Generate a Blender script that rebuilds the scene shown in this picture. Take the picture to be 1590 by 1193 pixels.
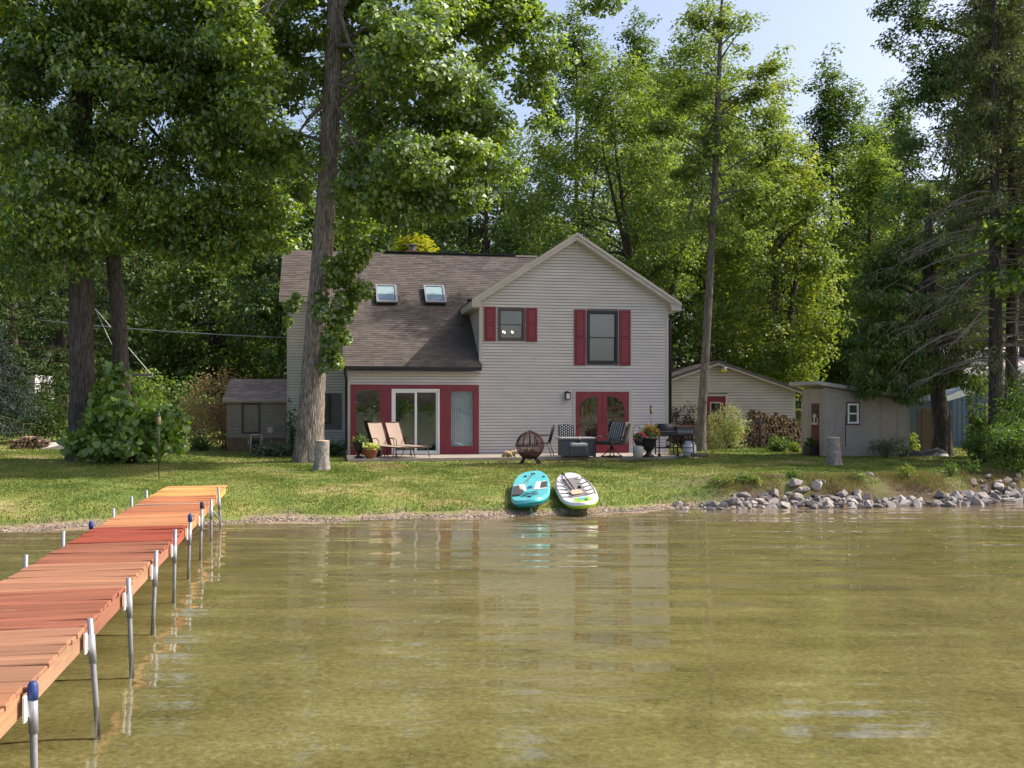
import bpy, bmesh, math, random
import numpy as np
from mathutils import Vector, Matrix, Euler

for o in list(bpy.data.objects):
    bpy.data.objects.remove(o)
SC = bpy.context.scene
COL = SC.collection
R = math.radians
PI = math.pi
random.seed(7)

# ------------------------------------------------------------------ camera, sky, sun
F, CX, HZ, CAMZ = 1600.0, 795.0, 635.0, 2.2      # focal length in photo pixels, centre, eye level, height over the lake
cam = bpy.data.cameras.new('camera')
cam.sensor_width = 36.0
cam.lens = 36.0 * F / 1590.0
cam.shift_y = (HZ - 596.5) / 1590.0
cam.clip_start, cam.clip_end = 0.1, 2000
camo = bpy.data.objects.new('camera', cam)
COL.objects.link(camo)
camo.location = (0, 0, CAMZ)
camo.rotation_euler = (R(90), 0, 0)
SC.camera = camo

SUN = Vector((0.70, 0.12, 0.70)).normalized()
world = bpy.data.worlds.new('World')
SC.world = world
world.use_nodes = True
wn = world.node_tree
bg = wn.nodes['Background']
sky = wn.nodes.new('ShaderNodeTexSky')
sky.sky_type = 'NISHITA'
sky.sun_disc = False
sky.sun_elevation = math.asin(SUN.z)
sky.sun_rotation = math.atan2(SUN.x, SUN.y)
sky.air_density = 1.0
sky.dust_density = 4.0
sky.ozone_density = 2.2
wb = wn.nodes.new('ShaderNodeVectorMath'); wb.operation = 'MULTIPLY'; wb.inputs[1].default_value = (1.09, 0.99, 0.95)   # white balance of the photograph
wn.links.new(sky.outputs[0], wb.inputs[0])
wn.links.new(wb.outputs[0], bg.inputs[0])
bg.inputs[1].default_value = 0.15
sun = bpy.data.lights.new('sun', 'SUN')
sun.energy = 3.6
sun.angle = R(0.53)
sun.color = (1.0, 0.93, 0.82)
suno = bpy.data.objects.new('sun', sun)
COL.objects.link(suno)
suno.rotation_euler = SUN.to_track_quat('Z', 'Y').to_euler()
suno.location = (30, -10, 40)
SC.view_settings.view_transform = 'Standard'
SC.view_settings.look = 'None'
SC.view_settings.exposure = 0.84
SC.view_settings.gamma = 1.0
SC.view_settings.use_curve_mapping = False
SC.render.engine = 'CYCLES'
SC.cycles.max_bounces = 8
SC.cycles.diffuse_bounces = 3
SC.cycles.glossy_bounces = 3
SC.cycles.transmission_bounces = 4
SC.cycles.transparent_max_bounces = 12
SC.cycles.sample_clamp_indirect = 4
SC.cycles.use_denoising = True

# ------------------------------------------------------------------ helpers
def at(px, py, Y):
    return Vector(((px - CX) / F * Y, Y, CAMZ - (py - HZ) / F * Y))

def tag(o, label=None, cat=None, group=None, kind=None):
    if label: o['label'] = label
    if cat: o['category'] = cat
    if group: o['group'] = group
    if kind: o['kind'] = kind
    return o

def empty(name, loc, rz=0.0, label=None, cat=None, group=None):
    o = bpy.data.objects.new(name, None)
    COL.objects.link(o)
    o.empty_display_size = 0.2
    o.location = loc
    o.rotation_euler = (0, 0, rz)
    return tag(o, label, cat, group)

def copy_tree(o, parent=None):
    c = o.copy()
    COL.objects.link(c)
    if parent: c.parent = parent
    for ch in o.children:
        copy_tree(ch, c)
    return c

def link(name, me, mats, parent=None):
    o = bpy.data.objects.new(name, me)
    COL.objects.link(o)
    for m in (mats if isinstance(mats, (list, tuple)) else [mats]):
        if len(me.materials) < (len(mats) if isinstance(mats, (list, tuple)) else 1):
            me.materials.append(m)
    if parent: o.parent = parent
    return o

def np_mesh(name, V, Fc, smooth=False):
    """V (n,3), Fc (m,3|4) arrays -> mesh, fast"""
    V = np.asarray(V, np.float32); Fc = np.asarray(Fc, np.int32)
    me = bpy.data.meshes.new(name)
    k = Fc.shape[1]
    me.vertices.add(len(V)); me.vertices.foreach_set('co', V.ravel())
    me.loops.add(Fc.size); me.loops.foreach_set('vertex_index', Fc.ravel())
    me.polygons.add(len(Fc))
    me.polygons.foreach_set('loop_start', np.arange(0, Fc.size, k, dtype=np.int32))
    me.polygons.foreach_set('loop_total', np.full(len(Fc), k, np.int32))
    if smooth: me.polygons.foreach_set('use_smooth', np.ones(len(Fc), bool))
    me.update(calc_edges=True)
    return me

class MB:
    """collects simple shapes into ONE mesh"""
    def __init__(s): s.v = []; s.f = []; s.sm = []
    def add(s, vs, fs, smooth=False):
        b = len(s.v)
        s.v += [tuple(p) for p in vs]
        s.f += [tuple(b + i for i in f) for f in fs]
        s.sm += [smooth] * len(fs)
        return s
    def box(s, lo, hi):
        x0, y0, z0 = lo; x1, y1, z1 = hi
        return s.add([(x0,y0,z0),(x1,y0,z0),(x1,y1,z0),(x0,y1,z0),(x0,y0,z1),(x1,y0,z1),(x1,y1,z1),(x0,y1,z1)],
                     [(0,3,2,1),(4,5,6,7),(0,1,5,4),(1,2,6,5),(2,3,7,6),(3,0,4,7)])
    def cbox(s, c, size, rot=(0,0,0), bev=0.0):
        m = Matrix.Translation(c) @ Euler(rot).to_matrix().to_4x4()
        hx, hy, hz = [a / 2 for a in size]
        if bev <= 0:
            P = [(-hx,-hy,-hz),(hx,-hy,-hz),(hx,hy,-hz),(-hx,hy,-hz),(-hx,-hy,hz),(hx,-hy,hz),(hx,hy,hz),(-hx,hy,hz)]
            return s.add([m @ Vector(p) for p in P], [(0,3,2,1),(4,5,6,7),(0,1,5,4),(1,2,6,5),(2,3,7,6),(3,0,4,7)])
        b = bev
        ring = lambda x, y, z: [(-x,-y,z),(x,-y,z),(x,y,z),(-x,y,z)]
        P = ring(hx-b,hy-b,-hz) + ring(hx,hy,-hz+b) + ring(hx,hy,hz-b) + ring(hx-b,hy-b,hz)
        fs = [(3,2,1,0),(12,13,14,15)]
        for k in range(3):
            for i in range(4):
                j = (i + 1) % 4
                fs.append((4*k+i, 4*k+j, 4*k+4+j, 4*k+4+i))
        return s.add([m @ Vector(p) for p in P], fs)
    def tube(s, pts, rad, n=8, smooth=True, cap=True):
        pts = [Vector(p) for p in pts]
        if not isinstance(rad, (list, tuple)): rad = [rad] * len(pts)
        b = len(s.v); up = None
        for i, p in enumerate(pts):
            d = (pts[min(i+1, len(pts)-1)] - pts[max(i-1, 0)])
            if d.length < 1e-9: d = Vector((0,0,1))
            d.normalize()
            if up is None:
                up = d.orthogonal().normalized()
            else:
                up = (up - d * up.dot(d))
                up = up.normalized() if up.length > 1e-6 else d.orthogonal().normalized()
            w = d.cross(up)
            for k in range(n):
                a = 2 * PI * k / n
                s.v.append(tuple(p + (up * math.cos(a) + w * math.sin(a)) * rad[i]))
        for i in range(len(pts) - 1):
            for k in range(n):
                k2 = (k + 1) % n
                s.f.append((b+i*n+k, b+i*n+k2, b+(i+1)*n+k2, b+(i+1)*n+k)); s.sm.append(smooth)
        if cap:
            s.f.append(tuple(b + k for k in reversed(range(n)))); s.sm.append(False)
            s.f.append(tuple(b + (len(pts)-1)*n + k for k in range(n))); s.sm.append(False)
        return s
    def lathe(s, prof, n=20, c=(0,0,0), smooth=True):
        b = len(s.v)
        for r, z in prof:
            for k in range(n):
                a = 2 * PI * k / n
                s.v.append((c[0] + r*math.cos(a), c[1] + r*math.sin(a), c[2] + z))
        for i in range(len(prof) - 1):
            for k in range(n):
                k2 = (k + 1) % n
                s.f.append((b+i*n+k, b+i*n+k2, b+(i+1)*n+k2, b+(i+1)*n+k)); s.sm.append(smooth)
        s.f.append(tuple(b + k for k in reversed(range(n)))); s.sm.append(False)
        s.f.append(tuple(b + (len(prof)-1)*n + k for k in range(n))); s.sm.append(False)
        return s
    def prism(s, poly, d):
        """poly: list of 3-D points (planar), extruded by vector d"""
        n = len(poly); d = Vector(d)
        P = [Vector(p) for p in poly] + [Vector(p) + d for p in poly]
        return s.add(P, [tuple(reversed(range(n))), tuple(range(n, 2*n))] + [(i, (i+1) % n, n+(i+1) % n, n+i) for i in range(n)])
    def mesh(s, name):
        me = bpy.data.meshes.new(name)
        me.from_pydata(s.v, [], s.f)
        me.polygons.foreach_set('use_smooth', s.sm)
        me.update()
        bm = bmesh.new(); bm.from_mesh(me)
        bmesh.ops.recalc_face_normals(bm, faces=bm.faces)
        bm.to_mesh(me); bm.free()
        return me
    def build(s, name, m, parent=None):
        return link(name, s.mesh(name), m, parent)

def cells(u0, u1, w0, w1, holes):
    """the rectangle minus the rectangular holes, as rectangles"""
    us = sorted({u0, u1} | {h[0] for h in holes} | {h[1] for h in holes})
    us = [u for u in us if u0 <= u <= u1]
    out = []
    for a, b in zip(us, us[1:]):
        c = (a + b) / 2
        hs = sorted([(h[2], h[3]) for h in holes if h[0] < c < h[1]])
        z = w0
        for lo, hi in hs:
            if lo > z + 1e-4: out.append((a, b, z, min(lo, w1)))
            z = max(z, hi)
        if z < w1 - 1e-4: out.append((a, b, z, w1))
    return out

# ------------------------------------------------------------------ materials
def new_mat(name):
    m = bpy.data.materials.new(name); m.use_nodes = True
    nt = m.node_tree; nt.nodes.clear()
    out = nt.nodes.new('ShaderNodeOutputMaterial')
    return m, nt, out

def nd(nt, t, ins=None, **kw):
    n = nt.nodes.new(t)
    for k, v in kw.items(): setattr(n, k, v)
    for k, v in (ins or {}).items():
        if hasattr(v, 'outputs'): nt.links.new(v.outputs[0], n.inputs[k])
        elif isinstance(v, bpy.types.NodeSocket): nt.links.new(v, n.inputs[k])
        else: n.inputs[k].default_value = v
    return n

def rgba(c): return (c[0], c[1], c[2], 1.0)

def ramp(nt, fac, stops):
    r = nt.nodes.new('ShaderNodeValToRGB')
    e = r.color_ramp.elements
    while len(e) < len(stops): e.new(0.5)
    for i, (p, c) in enumerate(stops):
        e[i].position = p; e[i].color = rgba(c)
    nt.links.new(fac if isinstance(fac, bpy.types.NodeSocket) else fac.outputs[0], r.inputs[0])
    return r

def coords(nt, scale=(1,1,1), world=False):
    if world:
        src = nd(nt, 'ShaderNodeNewGeometry').outputs['Position']
    else:
        src = nd(nt, 'ShaderNodeTexCoord').outputs['Object']
    return nd(nt, 'ShaderNodeMapping', {0: src, 3: scale})

def pmat(name, col, rough=0.6, var=0.18, scale=6.0, stretch=(1,1,1), bump=0.0, bscale=None, metal=0.0, spec=0.4, rnd=0.0, world=False, island=0.0):
    """painted, metal, stone, wood ...: base colour with worn variation and fine relief"""
    m, nt, out = new_mat(name)
    cd = coords(nt, stretch, world)
    n1 = nd(nt, 'ShaderNodeTexNoise', {0: cd, 'Scale': scale, 'Detail': 6.0, 'Roughness': 0.62})
    lo = tuple(c * (1 - var) for c in col); hi = tuple(min(0.95, c * (1 + var)) for c in col)
    cr = ramp(nt, n1, [(0.3, lo), (0.7, hi)])
    c_out = cr.outputs[0]
    if rnd > 0:
        oi = nd(nt, 'ShaderNodeObjectInfo')
        mr = nd(nt, 'ShaderNodeMapRange', {0: oi.outputs['Random'], 3: 1 - rnd, 4: 1 + rnd})
        mx = nd(nt, 'ShaderNodeVectorMath', {0: c_out, 1: mr.outputs[0]}, operation='MULTIPLY')
        c_out = mx.outputs[0]
    if island > 0:
        gi = nd(nt, 'ShaderNodeNewGeometry')
        mr = nd(nt, 'ShaderNodeMapRange', {0: gi.outputs['Random Per Island'], 3: 1 - island, 4: 1 + island})
        mx = nd(nt, 'ShaderNodeVectorMath', {0: c_out, 1: mr.outputs[0]}, operation='MULTIPLY')
        c_out = mx.outputs[0]
    b = nd(nt, 'ShaderNodeBsdfPrincipled', {'Base Color': c_out, 'Roughness': rough, 'Metallic': metal, 'Specular IOR Level': spec})
    if bump > 0:
        n2 = nd(nt, 'ShaderNodeTexNoise', {0: cd, 'Scale': bscale or scale * 3, 'Detail': 5.0, 'Roughness': 0.65})
        bp = nd(nt, 'ShaderNodeBump', {'Height': n2.outputs[0], 'Distance': bump, 'Strength': 1.0})
        nt.links.new(bp.outputs[0], b.inputs['Normal'])
    nt.links.new(b.outputs[0], out.inputs[0])
    return m

def leaf_mat(name, dark, light, trans=0.42, gloss=0.06, young=None, k=1.3):
    dark, light, young = [None if c is None else tuple(min(.8, v * k) for v in c) for c in (dark, light, young)]
    gloss *= .55; trans += .04
    m, nt, out = new_mat(name)
    g = nd(nt, 'ShaderNodeNewGeometry')
    n1 = nd(nt, 'ShaderNodeTexNoise', {0: g.outputs['Position'], 'Scale': 0.55, 'Detail': 2.0})
    mixv = nd(nt, 'ShaderNodeMath', {0: g.outputs['Random Per Island'], 1: 0.65}, operation='MULTIPLY')
    mixv = nd(nt, 'ShaderNodeMath', {0: n1.outputs[0], 1: 0.45, 2: mixv.outputs[0]}, operation='MULTIPLY_ADD')
    cr = ramp(nt, mixv, [(0.15, dark), (0.70, light), (0.90, young or light)])
    tr = nd(nt, 'ShaderNodeVectorMath', {0: cr.outputs[0], 1: (1.5, 1.45, 0.7)}, operation='MULTIPLY')
    d = nd(nt, 'ShaderNodeBsdfDiffuse', {0: cr.outputs[0]})
    t = nd(nt, 'ShaderNodeBsdfTranslucent', {0: tr.outputs[0]})
    mx = nd(nt, 'ShaderNodeMixShader', {0: trans, 1: d.outputs[0], 2: t.outputs[0]})
    gl = nd(nt, 'ShaderNodeBsdfGlossy', {0: (0.9, 0.95, 1.0, 1), 'Roughness': 0.5})
    mx2 = nd(nt, 'ShaderNodeMixShader', {0: gloss, 1: mx.outputs[0], 2: gl.outputs[0]})
    nt.links.new(mx2.outputs[0], out.inputs[0])
    return m

def bark_mat(name, dark, light, sx=9.0, sz=1.1, bump=0.03):
    m, nt, out = new_mat(name)
    cd = coords(nt, (sx, sx, sz))
    n1 = nd(nt, 'ShaderNodeTexNoise', {0: cd, 'Scale': 1.0, 'Detail': 6.0, 'Roughness': 0.6, 'Distortion': 0.6})
    v = nd(nt, 'ShaderNodeTexVoronoi', {0: cd, 'Scale': 1.3}, feature='DISTANCE_TO_EDGE')
    ad = nd(nt, 'ShaderNodeMath', {0: v.outputs[0], 1: n1.outputs[0]}, operation='ADD')
    cr = ramp(nt, ad, [(0.35, dark), (0.95, light)])
    b = nd(nt, 'ShaderNodeBsdfPrincipled', {'Base Color': cr.outputs[0], 'Roughness': 0.9, 'Specular IOR Level': 0.15})
    bp = nd(nt, 'ShaderNodeBump', {'Height': ad.outputs[0], 'Distance': bump, 'Strength': 0.9})
    nt.links.new(bp.outputs[0], b.inputs['Normal'])
    nt.links.new(b.outputs[0], out.inputs[0])
    return m

M = {}
M['siding'] = pmat('siding', (0.505, 0.475, 0.44), 0.55, 0.08, 1.2, (1, 1, 3), world=True, island=.045)
M['siding_cream'] = pmat('siding_cream', (0.50, 0.45, 0.36), 0.6, 0.08, 1.5, (1, 1, 2), world=True, island=.05)
M['shed_siding'] = pmat('shed_siding', (0.25, 0.215, 0.17), 0.7, 0.12, 2.0, (1, 1, 2), world=True)
M['trim'] = pmat('trim', (0.42, 0.385, 0.35), 0.5, 0.05, 2.0)
M['red'] = pmat('red_paint', (0.185, 0.022, 0.032), 0.42, 0.12, 3.0, bump=0.001, bscale=60)
M['dark_red'] = pmat('dark_red_paint', (0.11, 0.016, 0.018), 0.5, 0.2, 4.0)
M['pale_shade'] = pmat('pale_shade', (0.42, 0.46, 0.46), 0.6, 0.05, 3.0)
M['white'] = pmat('white_paint', (0.70, 0.70, 0.70), 0.35, 0.04, 3.0)
M['black'] = pmat('black_metal', (0.015, 0.015, 0.017), 0.42, 0.25, 9.0)
M['black_gutter'] = pmat('black_gutter', (0.012, 0.012, 0.014), 0.35, 0.2, 5.0)
M['frame_dark'] = pmat('window_frame_dark', (0.018, 0.018, 0.026), 0.4, 0.15, 5.0)
M['frame_brown'] = pmat('window_frame_brown', (0.075, 0.055, 0.055), 0.5, 0.15, 5.0)
M['galv'] = pmat('galvanised_steel', (0.27, 0.28, 0.31), 0.55, 0.25, 14.0, (1,1,0.3), metal=0.35)
M['galv_old'] = pmat('weathered_pipe', (0.30, 0.31, 0.32), 0.55, 0.3, 10.0, (1,1,0.4), metal=0.5)
M['blue_cap'] = pmat('blue_plastic', (0.02, 0.045, 0.17), 0.5, 0.3, 12.0)
M['dark_cap'] = pmat('dark_rubber', (0.02, 0.022, 0.035), 0.6, 0.3, 12.0)
M['concrete'] = pmat('concrete', (0.34, 0.29, 0.25), 0.85, 0.22, 2.2, bump=0.004, bscale=30, world=True)
M['rust'] = pmat('rusty_steel', (0.105, 0.05, 0.034), 0.8, 0.45, 9.0, bump=0.002)
M['dark_grey'] = pmat('dark_grey_resin', (0.075, 0.08, 0.09), 0.6, 0.15, 5.0)
M['mid_grey'] = pmat('mid_grey_top', (0.28, 0.285, 0.29), 0.5, 0.12, 5.0)
M['cushion_dark'] = pmat('charcoal_cushion', (0.035, 0.037, 0.042), 0.9, 0.2, 20.0)
M['cushion_light'] = pmat('pale_cushion', (0.66, 0.64, 0.60), 0.9, 0.14, 14.0)
M['cushion_grey'] = pmat('grey_stripe', (0.27, 0.27, 0.28), 0.9, 0.14, 14.0)
M['towel'] = pmat('beige_towel', (0.46, 0.37, 0.27), 0.95, 0.22, 16.0, bump=0.004)
M['sling'] = pmat('tan_sling_fabric', (0.33, 0.255, 0.20), 0.85, 0.09, 30.0)
M['bronze'] = pmat('bronze_frame', (0.055, 0.04, 0.032), 0.42, 0.2, 8.0, metal=0.4)
M['terracotta'] = pmat('glazed_terracotta', (0.17, 0.06, 0.036), 0.3, 0.25, 7.0)
M['stone_pot'] = pmat('mottled_stone_pot', (0.40, 0.39, 0.37), 0.9, 0.3, 30.0, bump=0.004)
M['brick'] = pmat('brick', (0.26, 0.085, 0.05), 0.85, 0.25, 9.0, rnd=0.2)
M['dirt'] = pmat('dirt', (0.10, 0.07, 0.045), 0.95, 0.3, 9.0)
M['log_bark'] = bark_mat('log_bark', (0.05, 0.038, 0.03), (0.2, 0.165, 0.14), 14, 5, 0.01)
M['log_end'] = pmat('cut_wood', (0.30, 0.195, 0.125), 0.9, 0.4, 16.0, rnd=0.55, bump=0.004)
M['stump_top'] = pmat('stump_top', (0.50, 0.35, 0.22), 0.9, 0.2, 14.0)
M['stump_bark'] = pmat('grey_stump_bark', (0.24, 0.22, 0.20), 0.95, 0.55, 15.0, (1, 1, 0.7), bump=0.015, bscale=16)
M['drift'] = pmat('driftwood', (0.40, 0.28, 0.17), 0.9, 0.35, 12.0, bump=0.006)
M['bark_hero'] = bark_mat('tulip_bark', (0.065, 0.054, 0.046), (0.35, 0.305, 0.265), 14.0, 2.3, 0.05)
M['bark_grey'] = bark_mat('grey_bark', (0.028, 0.024, 0.021), (0.125, 0.108, 0.094), 12.0, 1.8, 0.035)
M['bark_dark'] = bark_mat('dark_bark', (0.03, 0.024, 0.02), (0.13, 0.10, 0.08), 8.0, 1.3, 0.02)
M['bark_slim'] = bark_mat('slim_bark', (0.055, 0.050, 0.043), (0.20, 0.182, 0.158), 11.0, 2.0, 0.012)
M['dead_twig'] = pmat('dead_twig', (0.23, 0.20, 0.175), 0.95, 0.3, 5.0)
M['wood_grey'] = pmat('weathered_boards', (0.075, 0.060, 0.048), 0.9, 0.3, 6.0, (6,6,0.6), rnd=0.25, bump=0.004)
M['wood_post'] = pmat('rough_post', (0.16, 0.085, 0.05), 0.9, 0.3, 6.0, (5,5,0.6), bump=0.004)
M['shed_board'] = pmat('shed_board', (0.31, 0.272, 0.232), 0.7, 0.1, 3.0, (1,1,2))
M['shed_roof'] = pmat('shed_roof_edge', (0.36, 0.33, 0.30), 0.7, 0.1, 3.0)
M['blue_metal'] = pmat('blue_ribbed_metal', (0.10, 0.145, 0.215), 0.5, 0.1, 2.0)
M['metal_roof'] = pmat('pale_metal_roof', (0.46, 0.41, 0.41), 0.5, 0.08, 2.0)
M['rope'] = pmat('white_rope', (0.6, 0.6, 0.58), 0.8, 0.1, 9.0)
M['wire'] = pmat('wire', (0.20, 0.21, 0.22), 0.6, 0.05, 9.0)
M['pole'] = pmat('utility_pole', (0.20, 0.18, 0.16), 0.9, 0.2, 6.0, (4,4,1))
M['tank'] = pmat('propane_tank_white', (0.5, 0.53, 0.58), 0.4, 0.1, 5.0)
M['steel'] = pmat('brushed_steel', (0.45, 0.45, 0.45), 0.3, 0.1, 5.0, metal=0.9)
M['bamboo'] = pmat('bamboo', (0.20, 0.15, 0.08), 0.7, 0.25, 12.0)
M['teal'] = pmat('teal_hull', (0.10, 0.48, 0.52), 0.28, 0.06, 2.0)
M['teal_dark'] = pmat('deep_teal_rail', (0.012, 0.26, 0.28), 0.3, 0.08, 2.0)
M['lime'] = pmat('lime_green_rail', (0.33, 0.58, 0.03), 0.3, 0.1, 3.0)
M['board_white'] = pmat('white_board', (0.74, 0.72, 0.72), 0.3, 0.04, 3.0)
M['pad_grey'] = pmat('grey_foam', (0.20, 0.185, 0.185), 0.95, 0.12, 30.0)
M['pad_dark'] = pmat('dark_foam', (0.055, 0.052, 0.056), 0.95, 0.15, 30.0)
M['blue_grip'] = pmat('blue_grip', (0.015, 0.12, 0.24), 0.4, 0.1, 5.0)
M['blade_beige'] = pmat('beige_blade', (0.62, 0.44, 0.29), 0.45, 0.08, 5.0)
M['tarp'] = pmat('dark_tarp', (0.045, 0.05, 0.055), 0.5, 0.25, 5.0, bump=0.01, bscale=8)
M['pale_tarp'] = pmat('pale_tarp', (0.62, 0.56, 0.50), 0.7, 0.12, 4.0, bump=0.01, bscale=8)
M['beige_plastic'] = pmat('beige_plastic', (0.52, 0.41, 0.32), 0.5, 0.1, 5.0)
M['green_hose'] = pmat('green_hose', (0.012, 0.03, 0.016), 0.45, 0.1, 5.0)
M['blind'] = pmat('window_blind', (0.085, 0.11, 0.16), 0.8, 0.05, 2.0)
M['curtain'] = pmat('pale_curtain', (0.72, 0.73, 0.76), 0.9, 0.08, 3.0)
M['interior'] = pmat('interior_plaster', (0.16, 0.15, 0.14), 0.9, 0.1, 2.0)  # room walls; the dark tone also paints lap shadows behind the siding
M['lens'] = pmat('yellow_lens', (0.62, 0.52, 0.12), 0.3, 0.1, 5.0)
M['flower'] = pmat('red_pink_flower', (0.55, 0.03, 0.09), 0.6, 0.35, 40.0)

# leaves
M['lf_tulip'] = leaf_mat('tulip_leaf', (0.036, 0.072, 0.008), (0.098, 0.165, 0.016), 0.46, 0.14, (0.24, 0.30, 0.03), 1.45)
M['lf_maple'] = leaf_mat('dark_maple_leaf', (0.028, 0.056, 0.007), (0.078, 0.132, 0.014), 0.46, 0.14, (0.27, 0.32, 0.03), 1.85)
M['lf_slim'] = leaf_mat('pale_green_leaf', (0.075, 0.13, 0.03), (0.15, 0.21, 0.05), 0.42, 0.05, (0.21, 0.25, 0.055))
M['lf_bgmaple'] = leaf_mat('background_maple_leaf', (0.050, 0.090, 0.020), (0.112, 0.168, 0.036), 0.44, 0.05, (0.2, 0.24, 0.036), 1.42)
M['lf_lime'] = leaf_mat('lime_leaf', (0.068, 0.115, 0.022), (0.145, 0.20, 0.04), 0.45, 0.04, (0.27, 0.29, 0.04), 1.25)
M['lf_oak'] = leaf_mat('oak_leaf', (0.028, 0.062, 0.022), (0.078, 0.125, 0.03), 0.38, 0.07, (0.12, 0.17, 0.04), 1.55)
M['lf_yellow'] = leaf_mat('golden_leaf', (0.13, 0.155, 0.012), (0.24, 0.245, 0.016), 0.5, 0.03, (0.32, 0.30, 0.02))
M['lf_cedar'] = leaf_mat('cedar_spray', (0.024, 0.05, 0.012), (0.06, 0.098, 0.022), 0.3, 0.04, (0.12, 0.155, 0.03), 1.6)
M['lf_spruce'] = leaf_mat('spruce_needle', (0.04, 0.06, 0.022), (0.09, 0.105, 0.045), 0.2, 0.03)
M['lf_bluespruce'] = leaf_mat('blue_spruce_needle', (0.03, 0.05, 0.04), (0.07, 0.10, 0.085), 0.12, 0.02, k=.85)
M['lf_pine'] = leaf_mat('white_pine_needle', (0.022, 0.048, 0.016), (0.06, 0.105, 0.03), 0.25, 0.03, (0.10, 0.15, 0.035), 0.85)
M['lf_vine'] = leaf_mat('vine_leaf', (0.045, 0.10, 0.010), (0.125, 0.20, 0.02), 0.38, 0.10, (0.13, 0.23, 0.03))
M['lf_copper'] = leaf_mat('copper_leaf', (0.15, 0.10, 0.06), (0.36, 0.235, 0.15), 0.35, 0.05, (0.20, 0.19, 0.07))
M['lf_purple'] = leaf_mat('purple_leaf', (0.022, 0.014, 0.018), (0.06, 0.035, 0.042), 0.3, 0.05, (0.10, 0.06, 0.055))
M['lf_willow'] = leaf_mat('variegated_leaf', (0.16, 0.22, 0.08), (0.52, 0.54, 0.28), 0.4, 0.04, (0.7, 0.68, 0.42))
M['lf_shrub'] = leaf_mat('shrub_leaf', (0.035, 0.075, 0.016), (0.085, 0.145, 0.03), 0.35, 0.06)
M['lf_bank'] = leaf_mat('bank_leaf', (0.034, 0.075, 0.010), (0.08, 0.14, 0.02), 0.4, 0.06)
M['lf_grey'] = leaf_mat('grey_green_leaf', (0.05, 0.07, 0.045), (0.11, 0.135, 0.085), 0.3, 0.05)
M['lf_croton'] = leaf_mat('croton_leaf', (0.11, 0.13, 0.02), (0.32, 0.25, 0.05), 0.35, 0.08, (0.45, 0.22, 0.06))
M['lf_hosta'] = leaf_mat('pale_hosta_leaf', (0.18, 0.25, 0.05), (0.42, 0.45, 0.16), 0.35, 0.06, (0.55, 0.55, 0.28))
M['lf_thatch'] = leaf_mat('dry_thatch', (0.10, 0.078, 0.045), (0.22, 0.175, 0.10), 0.25, 0.02, k=1.0)
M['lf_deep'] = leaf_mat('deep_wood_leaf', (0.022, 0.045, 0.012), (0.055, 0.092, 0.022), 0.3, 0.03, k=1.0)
M['lf_straw'] = leaf_mat('dry_grass', (0.24, 0.19, 0.11), (0.42, 0.36, 0.24), 0.3, 0.03)

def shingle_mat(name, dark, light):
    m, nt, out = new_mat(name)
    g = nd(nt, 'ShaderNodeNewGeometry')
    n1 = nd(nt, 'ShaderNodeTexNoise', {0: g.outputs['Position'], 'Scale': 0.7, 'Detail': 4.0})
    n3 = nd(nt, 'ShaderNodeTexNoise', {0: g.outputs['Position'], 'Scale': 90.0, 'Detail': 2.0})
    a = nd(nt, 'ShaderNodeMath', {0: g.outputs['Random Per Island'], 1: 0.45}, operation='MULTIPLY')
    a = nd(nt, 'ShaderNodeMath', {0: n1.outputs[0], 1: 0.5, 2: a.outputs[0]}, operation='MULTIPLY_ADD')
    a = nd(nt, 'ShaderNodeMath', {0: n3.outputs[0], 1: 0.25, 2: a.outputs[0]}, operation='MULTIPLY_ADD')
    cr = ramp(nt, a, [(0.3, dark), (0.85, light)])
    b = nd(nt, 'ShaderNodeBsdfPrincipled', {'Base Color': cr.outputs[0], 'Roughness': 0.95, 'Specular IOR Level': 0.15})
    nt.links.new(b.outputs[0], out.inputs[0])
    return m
M['shed_shingle'] = shingle_mat('pinkish_shingle', (0.30, 0.215, 0.18), (0.48, 0.37, 0.32))  # lightened past the house shingle to make up for sun this roof lacks
M['shingle'] = shingle_mat('asphalt_shingle', (0.074, 0.065, 0.060), (0.130, 0.114, 0.105))

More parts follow.
